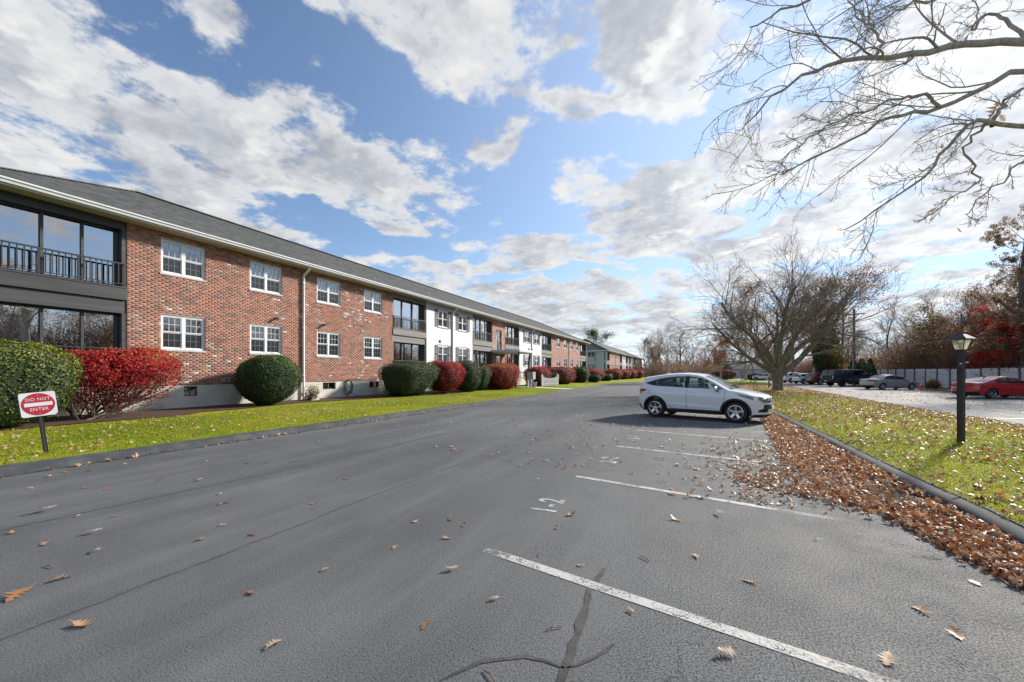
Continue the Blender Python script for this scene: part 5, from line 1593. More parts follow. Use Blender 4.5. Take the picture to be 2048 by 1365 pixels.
class Car:
    def __init__(s, name, label, sp, loc, rz):
        s.sp = sp
        s.o = thing(name, label, sp['cat'], loc, math.radians(rz))
        s.step = sp.get('step', .07)
        prof = sp['prof']
        s.P = []
        n = len(prof); sub = sp.get('sub', 3)
        A = np.array([p[:4] for p in prof], float)
        for i in range(n - 1):
            for k in range(sub):
                f = k / sub
                p0, p1, p2, p3 = A[max(i - 1, 0)], A[i], A[i + 1], A[min(i + 2, n - 1)]
                if prof[max(i - 1, 0)][4] != prof[i][4]: p0 = 2 * p1 - p2
                if prof[min(i + 1, n - 1)][4] != prof[i][4]: p3 = 2 * p2 - p1
                q = .5 * ((2 * p1) + (-p0 + p2) * f + (2 * p0 - 5 * p1 + 4 * p2 - p3) * f ** 2 + (-p0 + 3 * p1 - 3 * p2 + p3) * f ** 3)
                s.P.append((*q, prof[i][4]))
        s.P.append((*A[-1], prof[-1][4]))
        s.edge = np.array([(p[0] - p[2], p[1] - p[3]) for p in s.P])
        s.build()
    def W(s, x, z):
        sp = s.sp; x = np.asarray(x, float); z = np.asarray(z, float)
        hl, hw = sp['L'] / 2, sp['hw']
        p = np.clip((np.abs(x) - .52 * hl) / (.48 * hl), 0, 1.2)
        tap = np.where(x > 0, sp.get('nose', .16), sp.get('tail', .12))
        plan = hw * (1 - tap * p ** 2.0)
        bz, rz_ = sp['belt'], sp['roof']
        lo = 1 - .075 * np.clip((.72 - z) / .5, 0, 1) ** 2
        sh = 1 - .045 * np.clip((z - .72) / (bz - .72), 0, 1) ** 2
        up = np.clip((z - bz) / (rz_ - bz), 0, 1.1)
        w = plan * lo * sh * (1 - sp.get('tumble', .23) * up ** 1.15)
        for (x0, z0, x1, z1, amp, wd) in sp.get('crease', ()):
            zc_ = z0 + (z1 - z0) * np.clip((x - x0) / (x1 - x0), 0, 1)
            fade = np.clip((x - min(x0, x1)) / .25, 0, 1) * np.clip((max(x0, x1) - x) / .25, 0, 1)
            t = (z - zc_) / wd
            w = w + amp * fade * np.where(t > 0, np.exp(-(t / .5) ** 2), np.exp(-(t / 1.8) ** 2))
        return w
    def side(s, poly, holes, off, name, mat, parent=None, step=None, both=True):
        vo, T = fill2d(poly, holes, step or s.step)
        V = []; Fs = []
        for sg in ((1, -1) if both else (-1,)):
            y = sg * (s.W(vo[:, 0], vo[:, 1]) + off)
            b_ = len(V)
            V += np.stack([vo[:, 0], y, vo[:, 1]], 1).tolist()
            Fs += [tuple(int(i) + b_ for i in (t if sg < 0 else t[::-1])) for t in T]
        m = MB(); m.v = [tuple(v) for v in V]; m.f = Fs
        if mat is None: return m
        return m.build(name, mat, parent or s.o, smooth=True)
    def sidepart(s, poly, off, name, mat, parent=None, step=None):
        """one mesh per flank"""
        res = []
        vo, T = fill2d(poly, [], step or s.step)
        for sg in (-1, 1):
            y = sg * (s.W(vo[:, 0], vo[:, 1]) + off)
            m = MB(); m.v = [tuple(v) for v in np.stack([vo[:, 0], y, vo[:, 1]], 1).tolist()]
            m.f = [tuple(int(i) for i in (t if sg < 0 else t[::-1])) for t in T]
            res.append(m.build(name, mat, parent or s.o, smooth=True))
        return res
    def endpart(s, poly_yz, front, off, name, mat, parent=None):
        """patch on the nose or tail, polygon in (y, z)"""
        zs = []; xs = []; sw = []
        half = [p for p in s.P if (p[0] > s.sp['L'] * .3 if front else p[0] < -s.sp['L'] * .3)]
        half = sorted(half, key=lambda p: p[1])
        zs = [p[1] for p in half]; xs = [p[0] for p in half]; sw = [p[2] for p in half]
        vo, T = fill2d(poly_yz, [], .05)
        x = np.interp(vo[:, 1], zs, xs); swp = np.interp(vo[:, 1], zs, sw)
        w = s.W(x - swp, vo[:, 1])
        f = vo[:, 0] / w
        X = x - swp * np.abs(f) ** 3.2 + (off if front else -off)
        m = MB(); m.v = [tuple(v) for v in np.stack([X, vo[:, 0], vo[:, 1]], 1).tolist()]; m.f = [tuple(map(int, t)) for t in T]
        return recalc(m.build(name, mat, parent or s.o, smooth=True))
    def build(s):
        sp = s.sp; pt = sp['paint']
        xf, xr, r, ra = sp['xf'], sp['xr'], sp['r'], sp['ra']
        sill = sp['sill']
        top = [tuple(e) for e in s.edge]
        def arch(xc):
            h = r; a0 = math.asin(max(-.95, min(.95, (sill - h) / ra)))
            return [(xc + ra * math.cos(a), h + ra * math.sin(a)) for a in np.linspace(math.pi - a0, a0, 19)]
        bottom = arch(xr) + arch(xf)
        poly = top + [(top[-1][0] + .02, sill)] + bottom + [(top[0][0] - .02, sill)]
        holes = [w for w in sp['windows']]
        m = s.side(poly, holes, 0, 'body', None)
        # top, nose and tail strips
        fs = np.array((-1, -.88, -.72, -.5, -.25, 0, .25, .5, .72, .88, 1))
        glass = {}
        rows = []
        for p in s.P:
            w = float(s.W(p[0] - p[2], p[1] - p[3]))
            rows.append([(p[0] - p[2] * abs(f) ** 3.2, f * w, p[1] - p[3] * f * f) for f in fs])
        for i in range(len(s.P) - 1):
            z_ = s.P[i][4]
            for k in range(10):
                q = [rows[i][k], rows[i][k + 1], rows[i + 1][k + 1], rows[i + 1][k]]
                if z_ in ('windshield', 'rear_window') and 1 <= k <= 8: glass.setdefault(z_, MB()).quad(*q)
                elif z_ in ('grille',) and 2 <= k <= 7: glass.setdefault(z_, MB()).quad(*q)
                elif z_ in ('windshield', 'rear_window') and sp.get('blackpillar'): m.quad(*q)
                elif z_ == 'black': glass.setdefault('black' if s.P[i][0] > 0 else 'black_rear', MB()).quad(*q)
                else: m.quad(*q)
        s.body = sharp(m.build('body', pt, s.o), 38, .004)
        for z_, mb in glass.items():
            mt = {'windshield': MATS['car_glass'], 'rear_window': MATS[sp.get('rearglass', 'car_glass')], 'grille': MATS['car_black'], 'black': MATS['car_black'], 'black_rear': MATS['car_black']}[z_]
            sharp(mb.build({'black': 'bumper_trim', 'black_rear': 'bumper_trim', 'windshield': 'windscreen'}.get(z_, z_), mt, s.o), 38, .004)
        for i, w in enumerate(sp['windows']):
            s.sidepart(w, -.012, 'side_window', MATS[sp.get('sideglass', ['car_glass'] * 9)[i]])
        for poly_ in sp.get('pillars', ()): s.sidepart(poly_, .003, 'pillar', MATS['car_black'])
        # trim, wheel arches
        cl = sp.get('clad', 0)
        arcm = MATS['car_black'] if cl else MATS['under']
        for xc in (xf, xr):
            for sg in (-1, 1):
                a = MB(); ang = np.linspace(-.25, math.pi + .25, 25)
                ri, rov = ra - .004, ra + (cl or .0)
                rows_ = []
                for t in ang:
                    c, q = math.cos(t), math.sin(t)
                    xi, zi = xc + ri * c, max(r + ri * q, sill - .03); xo, zo = xc + rov * c, max(r + rov * q, sill - .03)
                    wi, wo_ = float(s.W(xi, zi)), float(s.W(xo, zo))
                    row_ = [(xi, sg * (wi - .38), zi), (xi, sg * (wi + .006), zi)]
                    if cl: row_ += [(xi * .5 + xo * .5, sg * (wo_ + .016), (zi + zo) / 2), (xo, sg * (wo_ + .003), zo)]
                    rows_.append(row_)
                n = len(rows_[0]); a.v = [p for rw_ in rows_ for p in rw_]
                a.f = [(i * n + k, i * n + k + 1, (i + 1) * n + k + 1, (i + 1) * n + k) for i in range(24) for k in range(n - 1)]
                sharp(a.build('wheel_arch', arcm, s.o), 50)
        if cl:
            s.sidepart([(xr + ra, sill - .02), (xr + ra, sill + .10), (xf - ra, sill + .10), (xf - ra, sill - .02)], .010, 'sill_trim', MATS['car_black'])
        u = MB(); wd = sp['hw'] * .58
        u.box(-sp['L'] / 2 + .28, sp['L'] / 2 - .28, -wd, wd, sill - .05, .62)
        u.box(xr + ra + .02, xf - ra - .02, -sp['hw'] * .9, sp['hw'] * .9, sill - .03, sill + .08)
        u.build('underbody', MATS['under'], s.o)
        # cabin
        cb = MB(); cw = sp['hw'] * .80
        cb.box(xr - .3, xf - .35, -cw, cw, .60, .66)
        cb.box(xf - .62, xf - .40, -cw, cw, .66, sp['belt'] - .03)
        s.cab = cb.build('dashboard', MATS['under'], s.o, bevel=.03)
        for (x, yy) in ((sp['seat'], .38), (sp['seat'], -.38), (sp['seat'] - .88, .38), (sp['seat'] - .88, -.38)):
            st = MB()
            st.box(x - .02, x + .46, yy - .25, yy + .25, .62, .80)
            st.add([(x - .02, yy - .24, .7), (x + .10, yy - .24, .7), (x + .10, yy + .24, .7), (x - .02, yy + .24, .7), (x - .26, yy - .2, sp['belt'] + .18), (x - .16, yy - .2, sp['belt'] + .18), (x - .16, yy + .2, sp['belt'] + .18), (x - .26, yy + .2, sp['belt'] + .18)],
                   [(3, 2, 1, 0), (4, 5, 6, 7), (0, 1, 5, 4), (1, 2, 6, 5), (2, 3, 7, 6), (3, 0, 4, 7)])
            st.box(x - .27, x - .17, yy - .12, yy + .12, sp['belt'] + .21, sp['belt'] + .37)
            st.build('seat', MATS['seat'], s.o, bevel=.03)
        # seams, handles
        def seam(pts, rad=.005, name='door_seam', mat='under'):
            pts = densify(pts, .06, False)
            for sg in (-1, 1):
                MB().tube([(x, sg * (float(s.W(x, z)) + .0005), z) for x, z in pts], rad, 5).build(name, MATS[mat], s.o)
        for q in sp.get('seams', ()): seam(q, sp.get('seamr', .006))
        for (x, z) in sp.get('handles', ()):
            for sg in (-1, 1):
                w = float(s.W(x, z)); h = MB(); h.box(x - .10, x + .10, sg * w - .012, sg * w + .030, z - .016, z + .016)
                h.build('door_handle', pt, s.o, bevel=.01)
        # mirrors
        mx_, mz = sp['mirror']
        for sg in (-1, 1):
            w = float(s.W(mx_, mz)); mm = MB()
            mm.lathe([(0, -.11), (.05, -.105), (.075, -.07), (.082, 0), (.075, .07), (.05, .105), (0, .11)], 12, Matrix.Translation((mx_ - .02, sg * (w + .13), mz + .04)) @ Matrix.Rotation(math.radians(90), 4, 'X') @ Matrix.Diagonal((.75, .95, 1, 1)))
            mo = mm.build('mirror', sp.get('mirror_mat') or pt, s.o, smooth=True)
            MB().bar((mx_ + .02, sg * (w - .01), mz - .04), (mx_, sg * (w + .13), mz - .02), .07, .035).build('mirror_arm', MATS['car_black'], mo)
        # lamps and plates
        for q in sp.get('head_side', ()): s.sidepart(q, .006, 'headlight', MATS['lamp_dark'], step=.03)
        for q in sp.get('lens_side', ()): s.sidepart(q, .010, 'headlight_lens', MATS['lamp_clear'], step=.03)
        for q in sp.get('amber_side', ()): s.sidepart(q, .010, 'marker_light', MATS['lamp_amber'], step=.03)
        for q in sp.get('tail_side', ()): s.sidepart(q, .007, 'taillight', MATS['lamp_red'], step=.03)
        for q in sp.get('dark_side', ()): s.sidepart(q, .004, 'fog_recess', MATS['car_black'], step=.04)
        for (q, fr, off, nm, mt) in sp.get('ends', ()): s.endpart(q, fr, off, nm, MATS[mt] if isinstance(mt, str) else mt)
        # wheels
        tyre, rim, hubcap = wheel_meshes(r, sp.get('tw', .21), sp.get('rim', 'alloy5'), sp.get('rimr', .72))
        for xc in (xf, xr):
            for sg in (-1, 1):
                w = float(s.W(xc, r + .25)) - .02
                wh = link('wheel', tyre, MATS['tyre'], s.o, (xc, sg * (w - sp.get('tw', .21) / 2), r), (0, 0, 0 if sg < 0 else math.pi))
                link('rim', rim, MATS[sp.get('rimmat', 'alloy')], wh)
                link('brake_disc', hubcap, MATS['alloy_dark'], wh)

WM = {}
def wheel_meshes(r, tw, kind, k):
    """axis along y, outer face at -y"""
    key = (r, tw, kind)
    if key in WM: return WM[key]
    ri = r * k; h = tw / 2
    M = Matrix.Rotation(math.radians(90), 4, 'X')     # local z -> -y
    t = MB().lathe([(ri - .01, h * .55), (ri, h * .86), (ri + .02, h * .97), ((ri + r) / 2, h), (r - .03, h * .93), (r - .006, h * .72), (r, h * .45), (r, -h * .45), (r - .006, -h * .72), (r - .03, -h * .93), ((ri + r) / 2, -h), (ri, -h * .86), (ri - .01, -h * .5)], 40, M)
    tm = t.mesh('tyre', smooth=True)
    rm = MB()
    rm.lathe([(ri + .004, h * .90), (ri - .012, h * .93), (ri - .028, h * .78), (ri - .030, h * .2), (ri - .03, -h * .6)], 40, M)
    def spoke(a, w0, w1, zo=.80):
        c, s_ = math.cos(a), math.sin(a)
        def P(rr, ww, z): return M @ Vector((c * rr - s_ * ww, s_ * rr + c * ww, z))
        r0, r1 = .035, ri - .02
        z0, z1 = h * (zo - .12), h * zo
        V = [P(r0, -w0, z0), P(r1, -w1, z1), P(r1, w1, z1), P(r0, w0, z0), P(r0, -w0 * .9, z0 - .05), P(r1, -w1, z1 - .05), P(r1, w1, z1 - .05), P(r0, w0 * .9, z0 - .05)]
        rm.add(V, [(0, 1, 2, 3), (7, 6, 5, 4), (0, 4, 5, 1), (3, 2, 6, 7)])
    if kind == 'alloy5':
        for i in range(5): spoke(2 * math.pi * i / 5 + .25, .034, .040)
    elif kind == 'alloy5w':
        for i in range(5): spoke(2 * math.pi * i / 5 + .3, .045, .030)
    else:
        for i in range(10): spoke(2 * math.pi * i / 10, .014, .012)
    rm.lathe([(0, h * .80), (.03, h * .80), (.055, h * .72), (.06, h * .4)], 20, M)
    rmm = rm.mesh('rim')
    hc = MB().lathe([(0, h * .25), (ri * .62, h * .25), (ri * .63, h * .1), (ri - .03, h * .05)], 28, M).mesh('brake_disc')
    WM[key] = (tm, rmm, hc)
    return WM[key]

# ---- the white crossover
white = paint('white_paint', (.80, .795, .775), 0, .25)
hrv = dict(cat='car', L=4.29, hw=.90, belt=1.03, roof=1.56, tumble=.24, nose=.20, tail=.16, step=.045, sub=4, paint=white,
  prof=[(2.03, .19, .36, .0, 'black'), (2.09, .235, .36, .0, 'black'), (2.125, .29, .36, 0, 'paint'), (2.145, .46, .36, .0, 'grille'), (2.14, .60, .34, .0, 'paint'), (2.125, .68, .33, .0, 'grille'), (2.09, .80, .30, .0, 'paint'),
        (2.02, .875, .26, .02, 'paint'), (1.82, .955, .16, .04, 'paint'), (1.5, 1.03, .08, .05, 'paint'), (1.16, 1.085, .06, .055, 'windshield'), (.72, 1.345, .08, .05, 'windshield'), (.36, 1.515, .07, .05, 'paint'),
        (.05, 1.575, .02, .05, 'paint'), (-.4, 1.605, 0, .05, 'paint'), (-.9, 1.585, 0, .055, 'paint'), (-1.35, 1.53, 0, .06, 'paint'), (-1.80, 1.455, -.06, .05, 'paint'), (-1.84, 1.43, -.06, .05, 'rear_window'), (-2.02, 1.10, -.14, .02, 'paint'),
        (-2.09, .97, -.20, .0, 'paint'), (-2.11, .78, -.24, .0, 'paint'), (-2.145, .62, -.26, .0, 'paint'), (-2.135, .46, -.26, 0, 'black'), (-2.09, .34, -.26, .0, 'black'), (-1.98, .24, -.24, .0, 'black')],
  xf=1.29, xr=-1.32, r=.334, ra=.385, sill=.25, clad=.065, seat=.30, rimr=.68, tw=.215, rim='alloy5',
  windows=[[(.95, 1.055), (.60, 1.265), (.30, 1.405), (.08, 1.460), (-.14, 1.478), (-.14, 1.085)],
           [(-.30, 1.09), (-.30, 1.478), (-.62, 1.468), (-.95, 1.43), (-1.25, 1.372), (-1.25, 1.125)],
           [(-1.30, 1.130), (-1.30, 1.358), (-1.50, 1.295), (-1.72, 1.222), (-1.50, 1.160)]],
  sideglass=['car_glass', 'car_glass', 'car_glass_dark'],
  pillars=[[(-.145, 1.082), (-.145, 1.482), (-.295, 1.482), (-.295, 1.086)], [(-1.255, 1.122), (-1.255, 1.375), (-1.295, 1.362), (-1.295, 1.127)]],
  crease=[(1.1, .84, -1.75, 1.02, .016, .09), (1.0, .42, -.95, .52, .014, .09), (1.9, .78, .7, .90, .01, .07)],
  seams=[[(-.20, 1.07), (-.215, .70), (-.20, .36)], [(.98, 1.05), (1.0, .9), (.93, .6), (.90, .36), (-.20, .355), (-.70, .36), (-.80, .46)], [(-1.52, .88), (-1.52, 1.0)], [(1.30, .955), (1.62, .86)]],
  handles=[(-.02, .935)], mirror=(.76, 1.04), seamr=.005,
  head_side=[[(1.795, .745), (1.62, .80), (1.36, .885), (1.38, .905), (1.62, .885), (1.795, .85)]],
  amber_side=[[(1.56, .822), (1.40, .885), (1.46, .893), (1.60, .862)]],
  tail_side=[[(-1.86, 1.02), (-1.62, .985), (-1.72, .93), (-1.84, .90)]],
  dark_side=[[(-1.83, .885), (-1.80, .89), (-1.86, .80)]],
  ends=[([(-.73, .745), (-.72, .85), (-.55, .835), (-.34, .79), (-.34, .735), (-.6, .725)], True, .012, 'headlight', 'lamp_dark'), ([(.73, .745), (.72, .85), (.55, .835), (.34, .79), (.34, .735), (.6, .725)], True, .012, 'headlight', 'lamp_dark'), ([(-.62, .755), (-.60, .81), (-.48, .80), (-.50, .75)], True, .018, 'headlight_lens', 'lamp_clear'), ([(.62, .755), (.60, .81), (.48, .80), (.50, .75)], True, .018, 'headlight_lens', 'lamp_clear'),
        ([(-.72, .37), (-.70, .44), (-.60, .475), (-.44, .465), (-.38, .42), (-.46, .36)], True, .008, 'fog_recess', 'car_black'), ([(.72, .37), (.70, .44), (.60, .475), (.44, .465), (.38, .42), (.46, .36)], True, .008, 'fog_recess', 'car_black'),
        ([(-.66, .675), (-.66, .72), (.66, .72), (.66, .675)], True, .018, 'chrome_bar', 'chrome'), ([(-.17, .44), (-.17, .58), (.17, .58), (.17, .44)], True, .022, 'licence_plate', 'plate'),
        ([(-.85, 1.0), (-.55, .98), (-.55, .88), (-.82, .86)], False, .012, 'taillight', 'lamp_red'), ([(.85, 1.0), (.55, .98), (.55, .88), (.82, .86)], False, .012, 'taillight', 'lamp_red')])
car1 = Car('parked_car', 'white compact crossover parked in a bay against the leaf-strewn kerb', hrv, (.20, 15.74, 0), -17.8)
fin = MB().add([(-1.20, -.02, 1.545), (-1.0, -.025, 1.565), (-1.0, .025, 1.565), (-1.20, .02, 1.545), (-1.24, -.008, 1.60), (-1.15, -.01, 1.60), (-1.15, .01, 1.60), (-1.24, .008, 1.60)], [(3, 2, 1, 0), (4, 5, 6, 7), (0, 1, 5, 4), (1, 2, 6, 5), (2, 3, 7, 6), (3, 0, 4, 7)])
link('roof_fin', fin.mesh('roof_fin'), white, car1.o)
em = MB().lathe([(.038, .0), (.055, .006), (.062, 0)], 16, Matrix.Translation((2.13, 0, .765)) @ Matrix.Rotation(math.radians(80), 4, 'Y')); em.box(2.128, 2.14, -.028, -.016, .74, .79); em.box(2.128, 2.14, .016, .028, .74, .79); em.box(2.128, 2.139, -.016, .016, .76, .77)
link('emblem', em.mesh('emblem'), MATS['chrome'], car1.o)
for pq in (((1.12, -.55, 1.10), (1.00, .05, 1.16)), ((1.12, .1, 1.10), (1.0, .65, 1.13))): link('wiper', MB().bar(*pq, .02, .015).mesh('wiper'), MATS['car_black'], car1.o)

# ---- sedans
def sedan(L, H, hw, pt, fast=False):
    k = H / 1.44
    gl = (-.80, 1.395 * k) if not fast else (-.72, 1.385 * k)
    base = (-1.48, 1.05 * k) if not fast else (-1.72, 1.10 * k)
    e = L / 2
    return dict(cat='car', L=L, hw=hw, belt=.96 * k, roof=1.40 * k, tumble=.26, nose=.20, tail=.16, step=.09, paint=pt,
      prof=[(e - .14, .22, .34, 0, 'black'), (e - .05, .36, .34, 0, 'paint'), (e, .50, .33, 0, 'grille'), (e - .03, .62, .32, 0, 'paint'), (e - .16, .71, .26, .02, 'paint'), (e - .55, .82, .14, .04, 'paint'), (1.55, .90, .08, .05, 'paint'), (1.15, .95 * k, .06, .05, 'windshield'), (.72, 1.19 * k, .07, .05, 'windshield'), (.36, 1.36 * k, .06, .05, 'paint'),
            (.0, 1.425 * k, .02, .05, 'paint'), (-.38, 1.44 * k, 0, .05, 'paint'), (*gl, 0, .055, 'rear_window'), ((gl[0] + base[0]) / 2, (gl[1] + base[1]) / 2 + .025, -.04, .05, 'rear_window'), (*base, -.05, .05, 'paint'), (-e + .42, 1.035 * k, -.08, .04, 'paint'), (-e + .12, 1.02 * k, -.16, .03, 'paint'),
            (-e + .05, .93 * k, -.22, .0, 'paint'), (-e + .04, .72, -.24, 0, 'paint'), (-e, .60, -.26, 0, 'paint'), (-e + .01, .42, -.26, 0, 'black'), (-e + .10, .26, -.24, 0, 'black')],
      xf=1.38, xr=-1.34, r=.315, ra=.355, sill=.23, clad=0, seat=.25, rimr=.66, tw=.205,
      windows=[[(.92, .985 * k), (.62, 1.145 * k), (.34, 1.275 * k), (.05, 1.33 * k), (-.16, 1.34 * k), (-.16, 1.0 * k)], [(-.24, 1.0 * k), (-.24, 1.34 * k), (-.62, 1.315 * k), (-.85, 1.255 * k), (-1.18, 1.10 * k), (-1.08, 1.03 * k)]],
      pillars=[[(-.165, 1.0 * k), (-.165, 1.342 * k), (-.235, 1.342 * k), (-.235, 1.0 * k)]],
      crease=[(1.5, .74, -2.0, .82, .014, .10), (1.0, .38, -1.0, .40, .012, .08)],
      seams=[[(-.20, .98 * k), (-.21, .6), (-.20, .30)], [(.98, .97 * k), (.98, .6), (.92, .30), (-.7, .30), (-1.0, .55), (-1.12, .98 * k)]], seamr=.007,
      handles=[(-.05, .86 * k), (-.98, .88 * k)], mirror=(.74, .99 * k),
      head_side=[[(e - .42, .62), (e - .55, .70), (e - .80, .74), (e - .62, .635)]])
silver = paint('silver_paint', (.42, .39, .38), .35, .35)
acc = sedan(4.80, 1.445, .895, silver)
acc.update(rim='alloy5w', rimmat='grey_metal', tail_side=[[(-2.16, .93), (-1.98, .90), (-1.96, .82), (-2.14, .79)]],
  ends=[([(-.86, .92), (-.36, .93), (-.36, .83), (-.84, .79)], False, .012, 'taillight', 'lamp_red'), ([(.86, .92), (.36, .93), (.36, .83), (.84, .79)], False, .012, 'taillight', 'lamp_red'), ([(-.26, .79), (-.26, .91), (.26, .91), (.26, .79)], False, .016, 'licence_plate', 'plate')])
Car('parked_car', 'older silver-beige sedan parked beside the dark pickup', acc, (17.0, 50.2, -.01), 24)
redp = paint('red_paint', (.50, .008, .014), 0, .28)
civ = sedan(4.67, 1.415, .90, redp, True)
civ.update(rim='alloy10', rimr=.72, r=.33, ra=.365, tail_side=[[(-2.12, .90), (-1.86, .87), (-1.84, .80), (-2.10, .78)]],
  ends=[([(-.86, .89), (-.42, .90), (-.42, .81), (-.85, .77)], False, .012, 'taillight', 'lamp_red'), ([(.86, .89), (.42, .90), (.42, .81), (.85, .77)], False, .012, 'taillight', 'lamp_red'), ([(-.26, .64), (-.26, .76), (.26, .76), (.26, .64)], False, .016, 'licence_plate', 'plate'), ([(-.7, .26), (-.7, .38), (.7, .38), (.7, .26)], False, .01, 'bumper_trim', 'car_black')])
c3 = Car('parked_car', 'bright red sedan parked behind the lamp post', civ, (17.5, 36.0, -.01), 24)
fin2 = MB().add([(-.95, -.02, 1.335), (-.72, -.025, 1.36), (-.72, .025, 1.36), (-.95, .02, 1.335), (-.98, -.008, 1.44), (-.90, -.01, 1.44), (-.90, .01, 1.44), (-.98, .008, 1.44)], [(3, 2, 1, 0), (4, 5, 6, 7), (0, 1, 5, 4), (1, 2, 6, 5), (2, 3, 7, 6), (3, 0, 4, 7)])
link('roof_fin', fin2.mesh('roof_fin'), redp, c3.o)

# ---- pickup with a cap
navy = paint('navy_paint', (.012, .020, .055), .1, .28)
pick = dict(cat='pickup', L=5.85, hw=1.01, belt=1.28, roof=1.95, tumble=.16, nose=.14, tail=.05, step=.10, paint=navy, blackpillar=True,
  prof=[(2.78, .45, .25, 0, 'black'), (2.88, .62, .25, 0, 'black'), (2.92, .75, .25, 0, 'grille'), (2.90, 1.05, .22, 0, 'paint'), (2.70, 1.16, .14, .03, 'paint'), (1.65, 1.28, .06, .05, 'windshield'), (1.25, 1.58, .06, .05, 'windshield'), (.92, 1.84, .05, .05, 'paint'), (.6, 1.965, .02, .05, 'paint'), (0, 1.99, 0, .05, 'paint'),
        (-1.2, 1.995, 0, .05, 'paint'), (-2.55, 1.985, 0, .05, 'paint'), (-2.68, 1.95, -.02, .05, 'rear_window'), (-2.84, 1.36, -.03, .02, 'paint'), (-2.86, 1.30, -.03, 0, 'black'), (-2.87, .80, -.03, 0, 'black'), (-2.99, .74, -.05, 0, 'black'), (-2.99, .56, -.05, 0, 'black'), (-2.85, .50, -.05, 0, 'black')],
  xf=1.95, xr=-1.80, r=.42, ra=.48, sill=.50, clad=.05, seat=.75, rimr=.62, tw=.28, rim='alloy5w', rimmat='alloy_dark', rearglass='car_glass_dark',
  windows=[[(1.42, 1.33), (1.08, 1.62), (.82, 1.80), (.42, 1.82), (.42, 1.33)], [(.32, 1.33), (.32, 1.82), (-.55, 1.82), (-.55, 1.33)], [(-.82, 1.42), (-.82, 1.83), (-2.45, 1.82), (-2.52, 1.42)]], sideglass=['car_glass', 'car_glass_dark', 'car_glass_dark'],
  seams=[[(.37, 1.3), (.37, .55)], [(1.5, 1.28), (1.45, .6)], [(-.6, 1.3), (-.6, .55)], [(-.72, 1.95), (-.72, .6)], [(-.75, 1.34), (-2.8, 1.34)]], seamr=.010, handles=[(.52, 1.15), (-.42, 1.15)], mirror=(1.30, 1.36), mirror_mat=MATS['car_black'],
  tail_side=[], ends=[([(-.95, 1.24), (-.80, 1.24), (-.80, .92), (-.95, .92)], False, .012, 'taillight', 'lamp_clear'), ([(.95, 1.24), (.80, 1.24), (.80, .92), (.95, .92)], False, .012, 'taillight', 'lamp_clear'), ([(-.17, .58), (-.17, .70), (.17, .70), (.17, .58)], False, .016, 'licence_plate', 'plate')])
Car('parked_pickup', 'dark navy pickup with a black tailgate and a matching bed cap', pick, (16.7, 59.3, 0), 24)

# ---- small SUVs further along
def suv(pt, H=1.66, L=4.5, **kw):
    k = H / 1.66; e = L / 2
    d = dict(cat='car', L=L, hw=.91, belt=1.06 * k, roof=1.60 * k, tumble=.20, nose=.18, tail=.10, step=.12, paint=pt,
      prof=[(e - .1, .24, .32, 0, 'black'), (e - .02, .40, .32, 0, 'paint'), (e, .58, .3, 0, 'grille'), (e - .04, .82, .28, 0, 'paint'), (e - .2, .95, .2, .02, 'paint'), (1.3, 1.07, .06, .05, 'windshield'), (.85, 1.36 * k, .07, .05, 'windshield'), (.5, 1.55 * k, .05, .05, 'paint'), (.1, 1.64 * k, 0, .05, 'paint'), (-.8, 1.66 * k, 0, .05, 'paint'), (-1.7, 1.60 * k, -.02, .05, 'paint'),
            (-1.85, 1.55 * k, -.03, .05, 'rear_window'), (-e + .08, 1.12 * k, -.10, .02, 'paint'), (-e + .03, .85, -.16, 0, 'paint'), (-e, .62, -.2, 0, 'paint'), (-e + .01, .42, -.2, 0, 'black'), (-e + .12, .26, -.2, 0, 'black')],
      xf=1.3, xr=-1.32, r=.345, ra=.39, sill=.27, clad=.05, seat=.3, rimr=.66, rim='alloy5w', rimmat='grey_metal',
      windows=[[(1.05, 1.09 * k), (.72, 1.34 * k), (.48, 1.49 * k), (-.10, 1.53 * k), (-.10, 1.10 * k)], [(-.2, 1.10 * k), (-.2, 1.53 * k), (-1.0, 1.53 * k), (-1.0, 1.12 * k)], [(-1.08, 1.13 * k), (-1.08, 1.53 * k), (-1.5, 1.48 * k), (-1.78, 1.22 * k)]], sideglass=['car_glass', 'car_glass_dark', 'car_glass_dark'], rearglass='car_glass_dark',
      seams=[[(-.15, 1.08), (-.16, .35)]], seamr=.01, handles=[], mirror=(.88, 1.1),
      ends=[([(-.86, 1.35 * k), (-.72, 1.35 * k), (-.70, .95), (-.86, .92)], False, .012, 'taillight', 'lamp_red'), ([(.86, 1.35 * k), (.72, 1.35 * k), (.70, .95), (.86, .92)], False, .012, 'taillight', 'lamp_red'), ([(-.2, .66), (-.2, .78), (.2, .78), (.2, .66)], False, .016, 'licence_plate', 'plate')])
    d.update(kw)
    return d
Car('parked_car', 'dark red sport utility car half hidden by the pickup', suv(paint('dark_red_paint', (.16, .006, .012))), (15.9, 66.3, 0), 24)
Car('parked_car', 'small white hatchback between the red car and the farthest white car', suv(white, H=1.52, L=4.2), (15.2, 71.5, 0), 24)
Car('parked_car', 'white sport utility car farthest along the row, by the tree trunk', suv(white), (14.6, 76.5, 0), 24)
Car('parked_car', 'dark car mostly hidden behind the spreading tree trunk', suv(paint('black_car_paint', (.012, .012, .014)), H=1.5), (14.0, 82.5, 0), 24)
Car('parked_car', 'small white car seen left of the spreading tree trunk by the low hedge', suv(white, H=1.45, L=4.3), (*cam2site((1528 - 1024) / F_PX * 84, 84), 0), 160)

